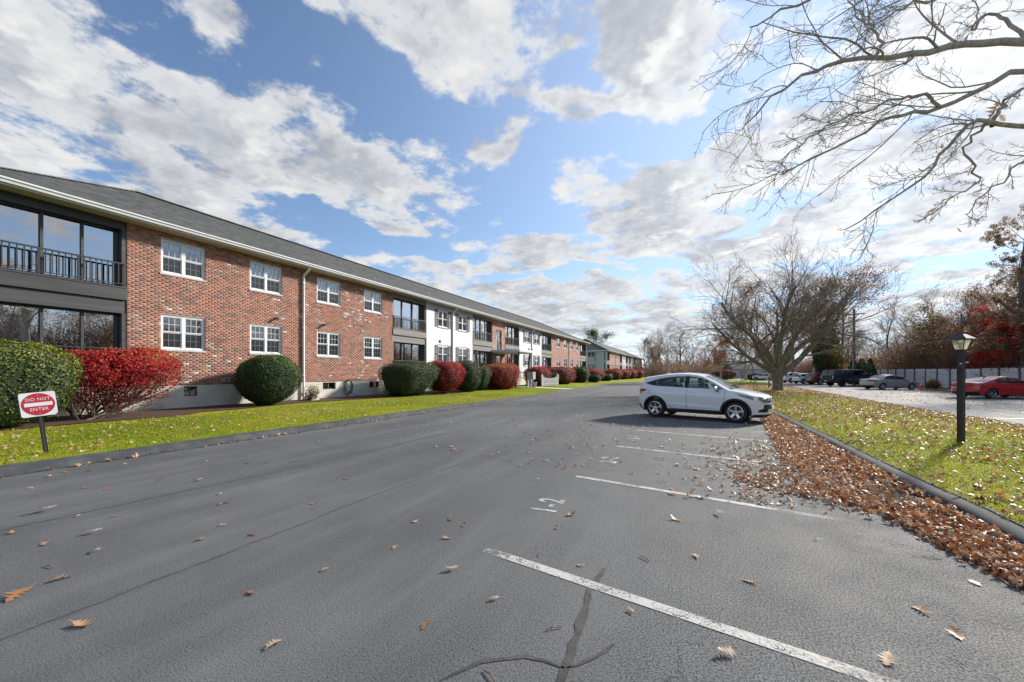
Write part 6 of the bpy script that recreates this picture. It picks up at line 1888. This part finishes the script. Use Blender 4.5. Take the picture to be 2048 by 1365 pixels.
# ---------------------------------------------------------------- lamp post
x, y = at(1922, 889, .22); zi = island_z(x, y)
lp = thing('lamp_post', 'black post lantern standing on the leafy grass island', 'lamp post', (x, y, zi))
def pbox(w0, w1, z0, z1):
    return [(-w0, -w0, z0), (w0, -w0, z0), (w0, w0, z0), (-w0, w0, z0), (-w1, -w1, z1), (w1, -w1, z1), (w1, w1, z1), (-w1, w1, z1)]
BF = [(3, 2, 1, 0), (4, 5, 6, 7), (0, 1, 5, 4), (1, 2, 6, 5), (2, 3, 7, 6), (3, 0, 4, 7)]
H_ = 1.60 + (HOR - 703) * math.hypot(0, (x * -SY + y * CY)) / F_PX - zi      # foot of the lantern
po = MB(); po.box(-.042, .042, -.042, .042, -.1, H_); link('post', po.mesh('post'), MATS['black_paint'], lp)
lb = bpy.data.objects
hd = MB(); hd.add(pbox(.055, .062, H_, H_ + .02), BF); hd.add(pbox(.062, .066, H_ + .02, H_ + .035), BF)
for sx in (-1, 1):
    for sy in (-1, 1): hd.bar((sx * .06, sy * .06, H_ + .03), (sx * .105, sy * .105, H_ + .235), .014, .014)
for sx, sy, ex, ey in ((-1, -1, 1, -1), (1, -1, 1, 1), (1, 1, -1, 1), (-1, 1, -1, -1)): hd.bar((sx * .105, sy * .105, H_ + .232), (ex * .105, ey * .105, H_ + .232), .014, .014)
lh = link('lantern', hd.mesh('lantern'), MATS['black_paint'], lp)
rf = MB(); rf.add(pbox(.150, .055, H_ + .238, H_ + .325), BF); rf.add(pbox(.055, .045, H_ + .325, H_ + .338), BF); link('lantern_roof', rf.mesh('lantern_roof'), MATS['black_paint'], lh)
m = bpy.data.materials.new('lantern_glass'); m.use_nodes = True; N = NT(m.node_tree); N.n.clear(); out = N.node('ShaderNodeOutputMaterial')
t1 = N.node('ShaderNodeBsdfTransparent'); t1.inputs[0].default_value = (.9, .88, .8, 1); t2 = N.node('ShaderNodeBsdfTranslucent'); t2.inputs[0].default_value = (.85, .80, .68, 1); t3 = N.node('ShaderNodeBsdfDiffuse'); t3.inputs[0].default_value = (.7, .66, .56, 1)
m1 = N.node('ShaderNodeMixShader'); m1.inputs[0].default_value = .6; N.l.new(t3.outputs[0], m1.inputs[1]); N.l.new(t2.outputs[0], m1.inputs[2])
m2 = N.node('ShaderNodeMixShader'); m2.inputs[0].default_value = .55; N.l.new(t1.outputs[0], m2.inputs[1]); N.l.new(m1.outputs[0], m2.inputs[2]); N.l.new(m2.outputs[0], out.inputs[0])
for k in range(4):
    q = MB(); q.quad((-.056, -.06, H_ + .035), (.056, -.06, H_ + .035), (.098, -.103, H_ + .228), (-.098, -.103, H_ + .228)); o = link('lantern_pane', q.mesh('lantern_pane'), m, lh); o.rotation_euler = (0, 0, k * math.pi / 2)
bu = MB().lathe([(0, .14), (.022, .13), (.032, .09), (.022, .04), (.014, 0)], 10, Matrix.Translation((0, 0, H_ + .04))); link('bulb', bu.mesh('bulb', smooth=True), MATS['blind'], lh)
for pq in ([(-.05, -.03, H_ - .24), (-.11, -.05, H_ - .24)], [(.05, -.03, H_ - .22), (.12, -.04, H_ - .21)]): link('bracket', MB().tube(pq, .014, 6).mesh('bracket'), MATS['blind'], lp)
eye = MB().lathe([(0, -.02), (.035, -.02), (.042, .0), (.035, .02), (0, .025)], 12, Matrix.Translation((-.065, -.03, H_ - .31)) @ Matrix.Rotation(math.radians(90), 4, 'X')); link('light_sensor', eye.mesh('light_sensor', smooth=True), MATS['black_paint'], lp)
lp.rotation_euler = (0, 0, YAW + .25)

# ---------------------------------------------------------------- do-not-enter sign
x, y = at(93, 903, .19)
sg = thing('traffic_sign', 'square red and white do not enter sign leaning on a black post in the lawn', 'sign', (x, y, lawn_z(x, y)))
face = math.atan2(-y, -x)                       # turned to the camera
sg.rotation_euler = (0, 0, face + math.pi / 2 + math.radians(4))
pm('sign_white', (.72, .73, .78), (.78, .79, .83), 6, .5); pm('sign_red', (.46, .018, .035), (.50, .025, .045), 9, .5)
tl = math.radians(6.0)
def SP(px_, pz): return (px_ * math.cos(tl) - pz * math.sin(tl), px_ * math.sin(tl) + pz * math.cos(tl))
ptop = 1.12
post = MB()
a, b_ = SP(0, -.15), SP(0, ptop)
post.bar((a[0], 0.0, a[1]), (b_[0], 0.0, b_[1]), .052, .012, (0, 1, 0))
for sx in (-.026, .026):
    a, b_ = SP(sx, -.15), SP(sx, ptop); post.bar((a[0], .012, a[1]), (b_[0], .012, b_[1]), .008, .030, (0, 1, 0))
link('post', post.mesh('post'), MATS['black_paint'], sg)
hl = MB()
for k in range(24):
    c = SP(0, .03 + k * .034); hl.lathe([(.0, 0), (.007, 0)], 8, Matrix.Translation((c[0], -.0075, c[1])) @ Matrix.Rotation(math.radians(90), 4, 'X'))
link('post_holes', hl.mesh('post_holes'), pm('hole', (.20, .19, .16), None, rough=.9), sg)
S_ = .213
def plate(half, rc, y_, off=0):
    pts = []
    for (sx, sz, a0) in ((1, 1, 0), (-1, 1, 90), (-1, -1, 180), (1, -1, 270)):
        for k in range(6):
            a = math.radians(a0 + 18 * k); pts.append((sx * (half - rc) + rc * math.cos(a), sz * (half - rc) + rc * math.sin(a)))
    return pts
pp = [SP(px_, pz + .90) for px_, pz in plate(S_, .035, 0)]
pl = MB().prism([(p[0], p[1]) for p in pp], 1, -.022, -.019); sp_ = link('plate', pl.mesh('plate'), MATS['sign_white'], sg); recalc(sp_)
disc = [SP(.195 * math.cos(t), .195 * math.sin(t) + .90) for t in np.linspace(0, 2 * math.pi, 49)[:-1]]
di = recalc(link('disc', MB().prism(disc, 1, -.0245, -.0225).mesh('disc'), MATS['sign_red'], sp_))
bar_ = [SP(px_, pz + .90) for px_, pz in ((-.164, -.031), (.164, -.031), (.164, .031), (-.164, .031))]
recalc(link('bar', MB().prism(bar_, 1, -.0268, -.0250).mesh('bar'), MATS['sign_white'], sp_))
for txt, zz, sz in (('DO NOT', .088, .074), ('ENTER', -.090, .076)):
    me = text_mesh(txt, sz, 'lettering', .0008, 1.08)
    p = SP(0, .90 + zz)
    o = link('lettering', me, MATS['sign_white'], sp_, (p[0], -.0258, p[1]), (math.radians(90), -tl, 0)); o.scale = (.92, 1, 1)
for (px_, pz) in ((0, .160), (0, -.160)):
    p = SP(px_, .90 + pz); link('bolt', MB().lathe([(0, .004), (.008, .004), (.009, 0)], 8, Matrix.Translation((p[0], -.0245, p[1])) @ Matrix.Rotation(math.radians(90), 4, 'X')).mesh('bolt'), MATS['grey_metal'], sp_)
p = SP(.205, .90 - .20); link('maker_mark', MB().lathe([(0, .0008), (.013, .0008), (.013, 0)], 10, Matrix.Translation((p[0], -.0222, p[1])) @ Matrix.Rotation(math.radians(90), 4, 'X')).mesh('maker_mark'), MATS['black_paint'], sp_)

# ---------------------------------------------------------------- grey board fence along the far lot
FXF = 24.0
pm('fence_grey', (.60, .59, .60), (.70, .69, .70), 2.0, .85, bump=.3, bscale=20, stretch=(1, 3, .3))
pm('fence_post', (.13, .10, .085), (.20, .15, .13), 4, .85)
fn = thing('board_fence', 'long weathered grey board fence behind the parked cars', 'fence', (FXF, 20, 0))
pan = MB()
k = 0; yb = 0.0
while yb < 2.40:
    pan.box(-.01 + .004 * ((k * 7) % 3), .012 + .004 * ((k * 7) % 3), yb, min(yb + .148, 2.42), .05, 2.0 + .02 * ((k * 5) % 3)); yb += .152; k += 1
pmesh = pan.mesh('fence_panel'); rail = MB().box(-.055, -.012, 0, 2.44, -.045, .045).mesh('rail'); pst = MB().box(-.12, -.02, -.05, .05, -.1, 2.14).mesh('fence_post')
yy = 10.0; k = 0
rf_ = random.Random(6)
while yy < 92:
    dz = .04 * math.sin(yy * .21) + rf_.uniform(-.02, .02)
    p_ = link('fence_panel', pmesh, MATS['fence_grey'], fn, (0, yy - 20, dz))
    for z in (.45, 1.02, 1.72): link('rail', rail, MATS['fence_grey'], p_, (0, 0, z))
    link('post', pst, MATS['fence_post'] if k % 4 else MATS['cellar_frame'], fn, (0, yy - 20, dz), (0, rf_.uniform(-.02, .02), 0))
    yy += 2.44; k += 1

# ---------------------------------------------------------------- cone, grass clump, pole, wires
x, y = cam2site((1843 - 1024) / F_PX * 40, 40)
tcn_ = thing('traffic_cone', 'orange traffic cone with white bands at the foot of the fence', 'cone', (x, y, .02))
pm('cone_orange', (.75, .10, .02), None, rough=.5); pm('cone_white', (.75, .75, .75), None, rough=.5)
link('cone', MB().lathe([(.155, .03), (.10, .34)], 18).mesh('cone', smooth=True), MATS['cone_orange'], tcn_)
link('white_band', MB().lathe([(.10, .34), (.082, .46)], 18).mesh('white_band', smooth=True), MATS['cone_white'], tcn_)
link('collar', MB().lathe([(.082, .46), (.072, .53)], 18).mesh('collar', smooth=True), MATS['cone_orange'], tcn_)
link('upper_band', MB().lathe([(.072, .53), (.058, .62)], 18).mesh('upper_band', smooth=True), MATS['cone_white'], tcn_)
link('tip', MB().lathe([(.058, .62), (.03, .78), (.0, .78)], 18).mesh('tip', smooth=True), MATS['cone_orange'], tcn_)
link('base', MB().box(-.20, .20, -.20, .20, 0, .03).mesh('base'), MATS['cone_orange'], tcn_)
x, y = cam2site((1866 - 1024) / F_PX * 38.5, 38.5)
gg = R(8); n = 1500
b0 = np.stack([x + gg.normal(size=n) * .16, y + gg.normal(size=n) * .16, np.zeros(n)], 1)
an = gg.random(n) * 6.283; sp2 = .75 * gg.random(n)
b1 = b0 + np.stack([np.cos(an) * sp2 * .45, np.sin(an) * sp2 * .45, (.25 + .55 * gg.random(n)) * (1.1 - .5 * sp2)], 1)
b2_ = b0 + np.stack([np.cos(an) * sp2, np.sin(an) * sp2, (.35 + .75 * gg.random(n)) * (1.15 - .9 * sp2)], 1)
wv = np.stack([-np.sin(an), np.cos(an), np.zeros(n)], 1) * .011
V = np.stack([b0 - wv, b0 + wv, b1 + wv, b1 - wv, b2_], 1).reshape(-1, 3) - np.array((x, y, 0))
F4 = np.arange(n)[:, None] * 5 + np.array((0, 1, 2, 3)); F3 = np.arange(n)[:, None] * 5 + np.array((3, 2, 4))
gc = thing('ornamental_grass', 'tan tuft of dry ornamental grass beside the traffic cone', 'grass clump', (x, y, .02))
link('blades', fastmesh('blades', V, [F4, F3], np.repeat(gg.random(n), 5)), leafmat('dry_grass', [(0, (.16, .085, .035)), (.5, (.30, .18, .08)), (1, (.42, .28, .13))], trans=.3), gc)
x, y = cam2site((1708 - 1024) / F_PX * 50, 50)
up = thing('utility_pole', 'dark wooden utility pole rising behind the pickup', 'utility pole', (x, y, 0))
link('pole', MB().tube([(0, 0, -.3), (0, 0, 4), (.02, 0, 9.6)], [.17, .15, .11], 12).mesh('pole', smooth=True), MATS['bark_dark'], up)
link('conduit', MB().tube([(-.13, -.14, 0), (-.13, -.14, 3.9)], .05, 8).mesh('conduit', smooth=True), MATS['grey_metal'], up)
link('crossarm', MB().bar((-1.0, .3, 8.9), (1.0, -.3, 8.9), .10, .12).mesh('crossarm'), MATS['bark_dark'], up)
ptp = np.array((x, y, 0))
def wire(p, q, sag, lab, r_=.012):
    p, q = np.array(p), np.array(q)
    pts = [p + (q - p) * t - np.array((0, 0, sag * 4 * t * (1 - t))) for t in np.linspace(0, 1, 25)]
    tag(MB().tube(pts, r_, 5).build('wire', MATS['grey_metal'], smooth=True), lab, 'wire')
wire(ptp + np.array((.6, -.2, 9.0)), ray(2150, 470, 30), .5, 'upper thin wire slanting up to the right across the sky')
wire(ptp + np.array((.2, 0, 8.2)), ray(2180, 540, 28), .5, 'second thin wire slanting below the upper one')
wire(ptp + np.array((.0, 0, 4.6)), ray(2140, 640, 30), .4, 'lowest thin wire crossing just over the lantern')

# ---------------------------------------------------------------- picket fence and entrance things
def picket(p, q, lab, posts=True):
    p, q = np.array(p), np.array(q); L = np.linalg.norm(q - p); a = math.atan2(q[1] - p[1], q[0] - p[0])
    o = thing('picket_fence', lab, 'fence', (p[0], p[1], lawn_z(*p))); o.rotation_euler = (0, 0, a)
    for xx in (0, L):
        post_ = MB(); post_.box(xx - .06, xx + .06, -.06, .06, -.1, 1.12); post_.add([(xx - .08, -.08, 1.12), (xx + .08, -.08, 1.12), (xx + .08, .08, 1.12), (xx - .08, .08, 1.12), (xx, 0, 1.22)], [(0, 1, 4), (1, 2, 4), (2, 3, 4), (3, 0, 4), (3, 2, 1, 0)])
        link('post', post_.mesh('post'), MATS['vinyl'], o)
    for z in (.22, .68): link('rail', MB().box(.06, L - .06, -.02, .02, z, z + .07).mesh('rail'), MATS['vinyl'], o)
    n = max(2, int(L / .19))
    for k in range(1, n):
        t = k / n; h = .78 + .26 * (2 * t - 1) ** 2
        xx = t * L
        link('picket', MB().prism([(xx - .045, .06), (xx + .045, .06), (xx + .045, h), (xx, h + .05), (xx - .045, h)], 1, -.042, -.022).mesh('picket'), MATS['vinyl'], o)
picket((-13.87, 37.5), (-13.35, 40.9), 'white scallop-topped picket fence on the lawn past the entrance')
picket((-14.5, 35.4), (-14.3, 36.0), 'short white picket gate end beside the grey cabinet')
cab = thing('utility_cabinet', 'grey metal cabinet on a stand beside the entrance canopy', 'cabinet', (-14.1, 35.2, lawn_z(-14.1, 35.2)))
link('cabinet_box', MB().box(-.30, .30, -.35, .35, .75, 1.45).mesh('cabinet_box'), MATS['grey_metal'], cab)
for yy in (-.28, .28): link('leg', MB().box(-.04, .04, yy - .04, yy + .04, -.05, .75).mesh('leg'), MATS['black_paint'], cab)
link('door', MB().box(.302, .312, -.32, .32, .78, 1.42).mesh('door'), MATS['grey_metal'], cab)
pl_ = thing('planter', 'pale tapered planter on the entrance path under the grey cabinet', 'planter', (-13.6, 34.7, lawn_z(-13.6, 34.7)))
link('pot', MB().lathe([(0, .0), (.18, 0), (.26, .45), (.28, .45), (.28, .5), (.23, .5), (.22, .42), (0, .40)], 16).mesh('pot', smooth=True), MATS['concrete'], pl_)
link('soil', MB().lathe([(0, .43), (.22, .43)], 12).mesh('soil'), MATS['mulch'], pl_)

# ---------------------------------------------------------------- far end of the island: lamps, shed, hedge, stake
def far_lamp(u, Yc, h, lab):
    x, y = cam2site((u - 1024) / F_PX * Yc, Yc); o = thing('lamp_post', lab, 'lamp post', (x, y, .15))
    link('post', MB().tube([(0, 0, -.1), (0, 0, h)], .045, 8).mesh('post', smooth=True), MATS['black_paint'], o)
    link('lantern', MB().add(pbox(.07, .13, h, h + .24), BF).mesh('lantern'), MATS['blind'], o)
    link('lantern_roof', MB().add(pbox(.19, .06, h + .243, h + .34), BF).mesh('lantern_roof'), MATS['grey_metal'], o)
far_lamp(1484.5, 66, 2.15, 'distant black lamp post over the white car hood, taller of two')
far_lamp(1501.5, 52, 1.25, 'distant short lamp post right of the taller one, above the white car hood')
x, y = at(1538, 778, .2)
sk = tag(MB().box(x - .05, x + .05, y - .05, y + .05, 0, 1.15).build('wooden_stake', MATS['cellar_frame']), 'rusty brown stake just left of the spreading tree trunk', 'stake')
x, y = cam2site((1532 - 1024) / F_PX * 100, 100)
sh = thing('shed', 'small pale gable-roofed shed far behind the spreading tree', 'shed', (x, y, 0)); sh.rotation_euler = (0, 0, .3)
link('wall', MB().box(-1.5, 1.5, -2, 2, 0, 2.5).mesh('wall'), MATS['siding'], sh)
link('roof', MB().prism([(-1.75, 2.45), (1.75, 2.45), (0, 3.3)], 1, -2.2, 2.2).mesh('roof'), MATS['shingle'], sh)
link('door', MB().box(-.5, .5, -2.04, -2.003, .05, 2.1).mesh('door'), MATS['grey_metal'], sh)
shrub('low_hedge', 'low dark clipped hedge beyond the far end of the island', 'hedge', *cam2site((1515 - 1024) / F_PX * 88, 88), 2.6, 1.0, 1.35, R(50), M_dkyew, 4000, .14, zbase=0, e=5, taper=.02)
shrub('red_shrub', 'low crimson shrub showing over the white car hood', 'shrub', *cam2site((1448 - 1024) / F_PX * 92, 92), 3.0, 1.6, 2.2, R(51), M_redbrown, 3500, .17, zbase=0, e=2.3)
house = thing('house', 'low grey-green house wall beyond the far end of the island', 'house', (*cam2site((1500 - 1024) / F_PX * 112, 112), 0)); house.rotation_euler = (0, 0, .4)
link('wall', MB().box(-6, 6, -3, 3, 0, 2.7).mesh('wall'), MATS['siding_grey'], house)
link('roof', MB().prism([(-3.4, 2.65), (3.4, 2.65), (0, 4.2)], 0, -6.4, 6.4).mesh('roof'), MATS['shingle'], house)

# ---------------------------------------------------------------- grass blades
M_blade = leafmat('grass_blade', [(0, (.11, .16, .010)), (.45, (.27, .33, .014)), (.8, (.42, .42, .026)), (.93, (.42, .36, .08)), (1, (.46, .37, .16))], trans=.4, rough=.6)
def blades(name, label, xy, zf, h, g, wd=.006):
    n = len(xy)
    z = zf(xy)
    a = g.random(n) * 6.283; ln = h * (.5 + g.random(n)); bend = .5 * ln * g.random(n)
    b0 = np.stack([xy[:, 0], xy[:, 1], z - .005], 1)
    d = np.stack([np.cos(a), np.sin(a), np.zeros(n)], 1); wv = np.stack([-np.sin(a), np.cos(a), np.zeros(n)], 1) * wd
    tip = b0 + d * bend[:, None] + np.array((0, 0, 1.)) * ln[:, None]
    V = np.stack([b0 - wv, b0 + wv, tip], 1).reshape(-1, 3)
    F_ = np.arange(n)[:, None] * 3 + np.arange(3)
    patch = lumps(np.concatenate([xy * .35, np.zeros((n, 1))], 1), g, .28)
    tag(link(name, fastmesh(name, V, F_, np.repeat(np.clip(g.random(n) * .7 + .14 + patch * 1.3, 0, 1), 3)), M_blade, kind='stuff'), label, 'grass')
vlz = np.vectorize(lawn_z); viz = np.vectorize(island_z); vlk = np.vectorize(left_kerb); vie = np.vectorize(island_edge)
g = R(60)
n = 150000
yv = 1.0 + 39 * g.random(n) ** 1.7
xv = vlk(yv) - .27 + .05 * np.sin(yv * 7) + .04 * np.sin(yv * 17) - (4.6 + .4 * (yv > 8)) * g.random(n) ** .9
blades('grass', 'mown yellow-green lawn grass between kerb and building', np.stack([xv, yv], 1), lambda q: vlz(q[:, 0], q[:, 1]), .036, g, .006)
n = 250000
yv = 1.8 + 38 * g.random(n) ** 1.9
xv = RK + .2 + (vie(yv) - RK - .2) * g.random(n)
blades('grass', 'mown yellow-green grass of the island under the fallen leaves', np.stack([xv, yv], 1), lambda q: viz(q[:, 0], q[:, 1]), .038, g, .0055)

# ---------------------------------------------------------------- fallen leaves
def litter(name, label, pos, size, g, mat, tilt, variants, rndb=(0, 1), lift=0.0, cat='leaf litter'):
    n = len(pos); V = []; Fs = []; Rn = []; off = 0
    vi = g.integers(0, len(variants), n)
    for k, (lv, lf) in enumerate(variants):
        s_ = vi == k; m_ = s_.sum()
        if not m_: continue
        nz_ = np.stack([g.normal(size=m_) * tilt, g.normal(size=m_) * tilt, np.where(g.random(m_) < .35, -1., 1.)], 1); nz_ /= np.linalg.norm(nz_, axis=1, keepdims=True)
        a = g.normal(size=(m_, 3)); X = a - nz_ * (a * nz_).sum(1, keepdims=True); X /= np.linalg.norm(X, axis=1, keepdims=True); Y = np.cross(nz_, X)
        sz = size * (.6 + .8 * g.random(m_))
        P_ = pos[s_][:, None] + sz[:, None, None] * (lv[None, :, 0:1] * X[:, None] + lv[None, :, 1:2] * Y[:, None] + lv[None, :, 2:3] * nz_[:, None])
        zmin = P_[:, :, 2].min(1); lowk = np.minimum(0, zmin - pos[s_][:, 2]); P_[:, :, 2] -= lowk[:, None] * .8
        V.append(P_.reshape(-1, 3)); Fs.append((np.arange(m_)[:, None, None] * len(lv) + lf[None]).reshape(-1, 4) + off); off += m_ * len(lv)
        Rn.append(np.repeat(rndb[0] + (rndb[1] - rndb[0]) * g.random(m_), len(lv)))
    return tag(link(name, fastmesh(name, np.concatenate(V), Fs, np.concatenate(Rn)), mat, kind='stuff'), label, cat)
LOW = [oak_leaf(k, 1.0, False) for k in range(7)]; FINE = [oak_leaf(20 + k, 1.0, True) for k in range(8)]
g = R(61)
# drift against the right kerb: width of the drift along the drive
dy = [-2, 2, 4.4, 5.2, 6.0, 6.35, 6.9, 7.5, 8.1, 9.2, 10.5, 12.5, 14.5, 17, 22, 30]
dw = [.35, .4, .45, .62, .78, 1.9, 2.15, 1.7, 1.25, 1.15, 1.05, .9, .7, .5, .35, .2]
n = 27000
yv = 1.5 + 26 * g.random(n) ** 1.55
wv = np.interp(yv + .25 * g.normal(size=n), dy, dw)
q = g.random(n) ** 1.15
xv = RK + .03 - wv * q
gap = lumps(np.stack([xv * 2.2, yv * 1.4, np.zeros(n)], 1), g, .6, 12) + .25 * (xv - RK + .9)
kp = g.random(n) < np.clip(.85 + gap * 1.2, .06, 1); xv, yv, q = xv[kp], yv[kp], q[kp]; n = len(xv)
ht = np.clip(1 - q, 0, 1) * .06 * np.interp(yv, [0, 4, 6, 9, 15, 30], [.5, .8, 1.2, 1.2, 1, .5])
litter('leaf_drift', 'thick drift of russet oak leaves banked against the right kerb', np.stack([xv, yv, ht * g.random(n) + .006], 1), .078, g, M_drift, .8, LOW + FINE)
n = 430
yv = 5.6 + 5.5 * g.random(n); xv = 1.0 - np.abs(g.normal(size=n)) * .6 + .12 * (yv - 5)
litter('leaf_scatter', 'thin scatter of pale leaves round the edge of the leaf drift', np.stack([xv, yv, np.full(n, .006)], 1), .085, g, M_lit, .3, LOW)
n = 520
yv = 6.5 + 24 * g.random(n) ** 1.2; xv = np.where(g.random(n) < .7, g.normal(size=n) * 1.9 - 1.6, -9 + 11 * g.random(n)); k_ = (xv > -9.3) & (xv < 2.2); xv, yv = xv[k_], yv[k_]
litter('leaf_scatter', 'many small tan leaves strewn over the middle of the drive', np.stack([xv, yv, np.full(len(xv), .006)], 1), .085, g, M_lit, .35, LOW + FINE[:3], (.25, 1))
# island: clumped
n = 26000
yv = 1.8 + 52 * g.random(n) ** 1.5; xv = RK + .25 + (vie(yv) - RK - .3) * g.random(n)
cl_ = lumps(np.stack([xv * 1.1, yv * .5, np.zeros(n)], 1), g, .5, 14) + lumps(np.stack([xv * .3, yv * .15, np.zeros(n)], 1), g, .35, 6)
k_ = g.random(n) < np.clip(.52 + cl_ + .022 * (yv - 5) - .34 * (yv < 8.5), .06, 1)
xv, yv = xv[k_], yv[k_]
litter('leaf_carpet', 'carpet of russet and pale oak leaves lying over the island grass', np.stack([xv, yv, viz(xv, yv) + .028], 1), .088, g, M_drift, .5, LOW + FINE[:4])
n = 1500
yv = 12 + 42 * g.random(n); xv = 9.5 + 12 * g.random(n) ** .6
litter('leaf_scatter', 'leaves blown over the far parking lot', np.stack([xv, yv, np.full(n, .0)], 1), .12, g, M_drift, .35, LOW)
n = 5000
yv = 14 + 50 * g.random(n); xv = 19.6 + 4.1 * g.random(n)
litter('leaf_carpet', 'brown leaves heaped along the foot of the grey fence', np.stack([xv, yv, np.full(n, .03)], 1), .14, g, M_drift, .5, LOW)
n = 1700
yv = 1.2 + 22 * g.random(n) ** 1.35; xv = -10.05 - 4.4 * g.random(n)
litter('leaf_scatter', 'tan leaves sprinkled over the lawn round the sign', np.stack([xv, yv, vlz(xv, yv) + .028], 1), .085, g, M_lit, .45, LOW, (.2, 1))
n = 260
yv = 1 + 30 * g.random(n); xv = -9.66 + np.abs(g.normal(size=n)) * .06
litter('leaf_scatter', 'leaves caught in the gutter line of the left kerb', np.stack([xv, yv, np.full(n, .006)], 1), .09, g, M_lit, .5, LOW)

# single leaves lying on the drive
SPOT = [(92, 1024, .22), (38, 1190, .22), (165, 1252, .15), (548, 1292, .12), (503, 1187, .11), (852, 1252, .10), (905, 1141, .12), (990, 1200, .08), (1262, 1224, .07), (1502, 1165, .13), (1775, 1320, .16), (1912, 1270, .14), (1842, 1222, .13), (1950, 1168, .10),
        (195, 1104, .11), (122, 1160, .13), (92, 1090, .13), (22, 1068, .11), (190, 1067, .13), (230, 1033, .08), (155, 1034, .07), (505, 1070, .12), (402, 1080, .11), (445, 1051, .08), (455, 1006, .11), (442, 1010, .08), (628, 1008, .11), (440, 990, .08), (215, 979, .11), (170, 977, .07), (60, 978, .09),
        (320, 960, .11), (495, 927, .13), (535, 925, .10), (578, 950, .06), (100, 954, .10), (130, 945, .10), (250, 930, .10), (180, 941, .10), (415, 924, .08), (1143, 1031, .14), (1352, 1041, .14), (1440, 1030, .15), (895, 1078, .11), (832, 1044, .10), (900, 1040, .10), (928, 1052, .09), (790, 1096, .08), (1345, 990, .15), (1128, 938, .10), (1075, 960, .09), (985, 912, .13), (910, 905, .12), (1040, 932, .10), (1480, 968, .14)]
lm = []
for k in range(24):
    V_, F_ = oak_leaf(200 + k, 1.0, True, .6)
    lm.append(fastmesh('fallen_leaf', V_, F_, np.full(len(V_), (k * 7 % 24) / 24 * .75 + .25)))
rl = random.Random(12)
spots = [(*at(u, v_), s_) for u, v_, s_ in SPOT]
while len(spots) < 290:
    yy = 2.0 + 32 * rl.random() ** 1.25; xx = rl.uniform(-9.3, 2.2) if rl.random() < .35 else rl.gauss(-1.5 if yy > 7 else .3, 2.2)
    if not -9.4 < xx < 2.3: continue
    if yy < 6 and rl.random() < .8: continue
    X = xx * CY + yy * SY; Yc = -xx * SY + yy * CY
    if Yc < 1.9 or abs(X / Yc) > 1.3: continue
    spots.append((xx, yy, rl.uniform(.075, .13)))
for k, (xx, yy, s_) in enumerate(spots):
    s_ *= .95
    o = link('fallen_leaf', lm[k % 24], M_lit, None, (xx, yy, .008), (rl.uniform(-.18, .18) + (math.pi if rl.random() < .3 else 0), rl.uniform(-.18, .18), rl.uniform(0, 6.283)))
    o.scale = (s_, s_, s_ * rl.uniform(.7, 1.3))
    if abs(o.rotation_euler[0]) > 1.5: o.location.z = .03 * s_ / .1
    tag(o, 'single dry brown oak leaf lying on the open dark asphalt', 'leaf', 'single leaves on the drive')
# twigs
for k, (u, v_) in enumerate(((1780 - 700, 1110), (285 / 2.926, 900 + 690 / 2.926), (1105, 1260), (980, 1357), (1290, 1120))):
    x, y = at(u, v_); a = rl.uniform(0, 3)
    tag(MB().tube([(x - .05 * math.cos(a), y - .05 * math.sin(a), .008), (x, y + .008, .014), (x + .06 * math.cos(a), y + .06 * math.sin(a), .008)], .0035, 5).build('twig', MATS['bark_brown']), 'small dry twig lying on the near asphalt', 'twig', 'twigs on the drive')
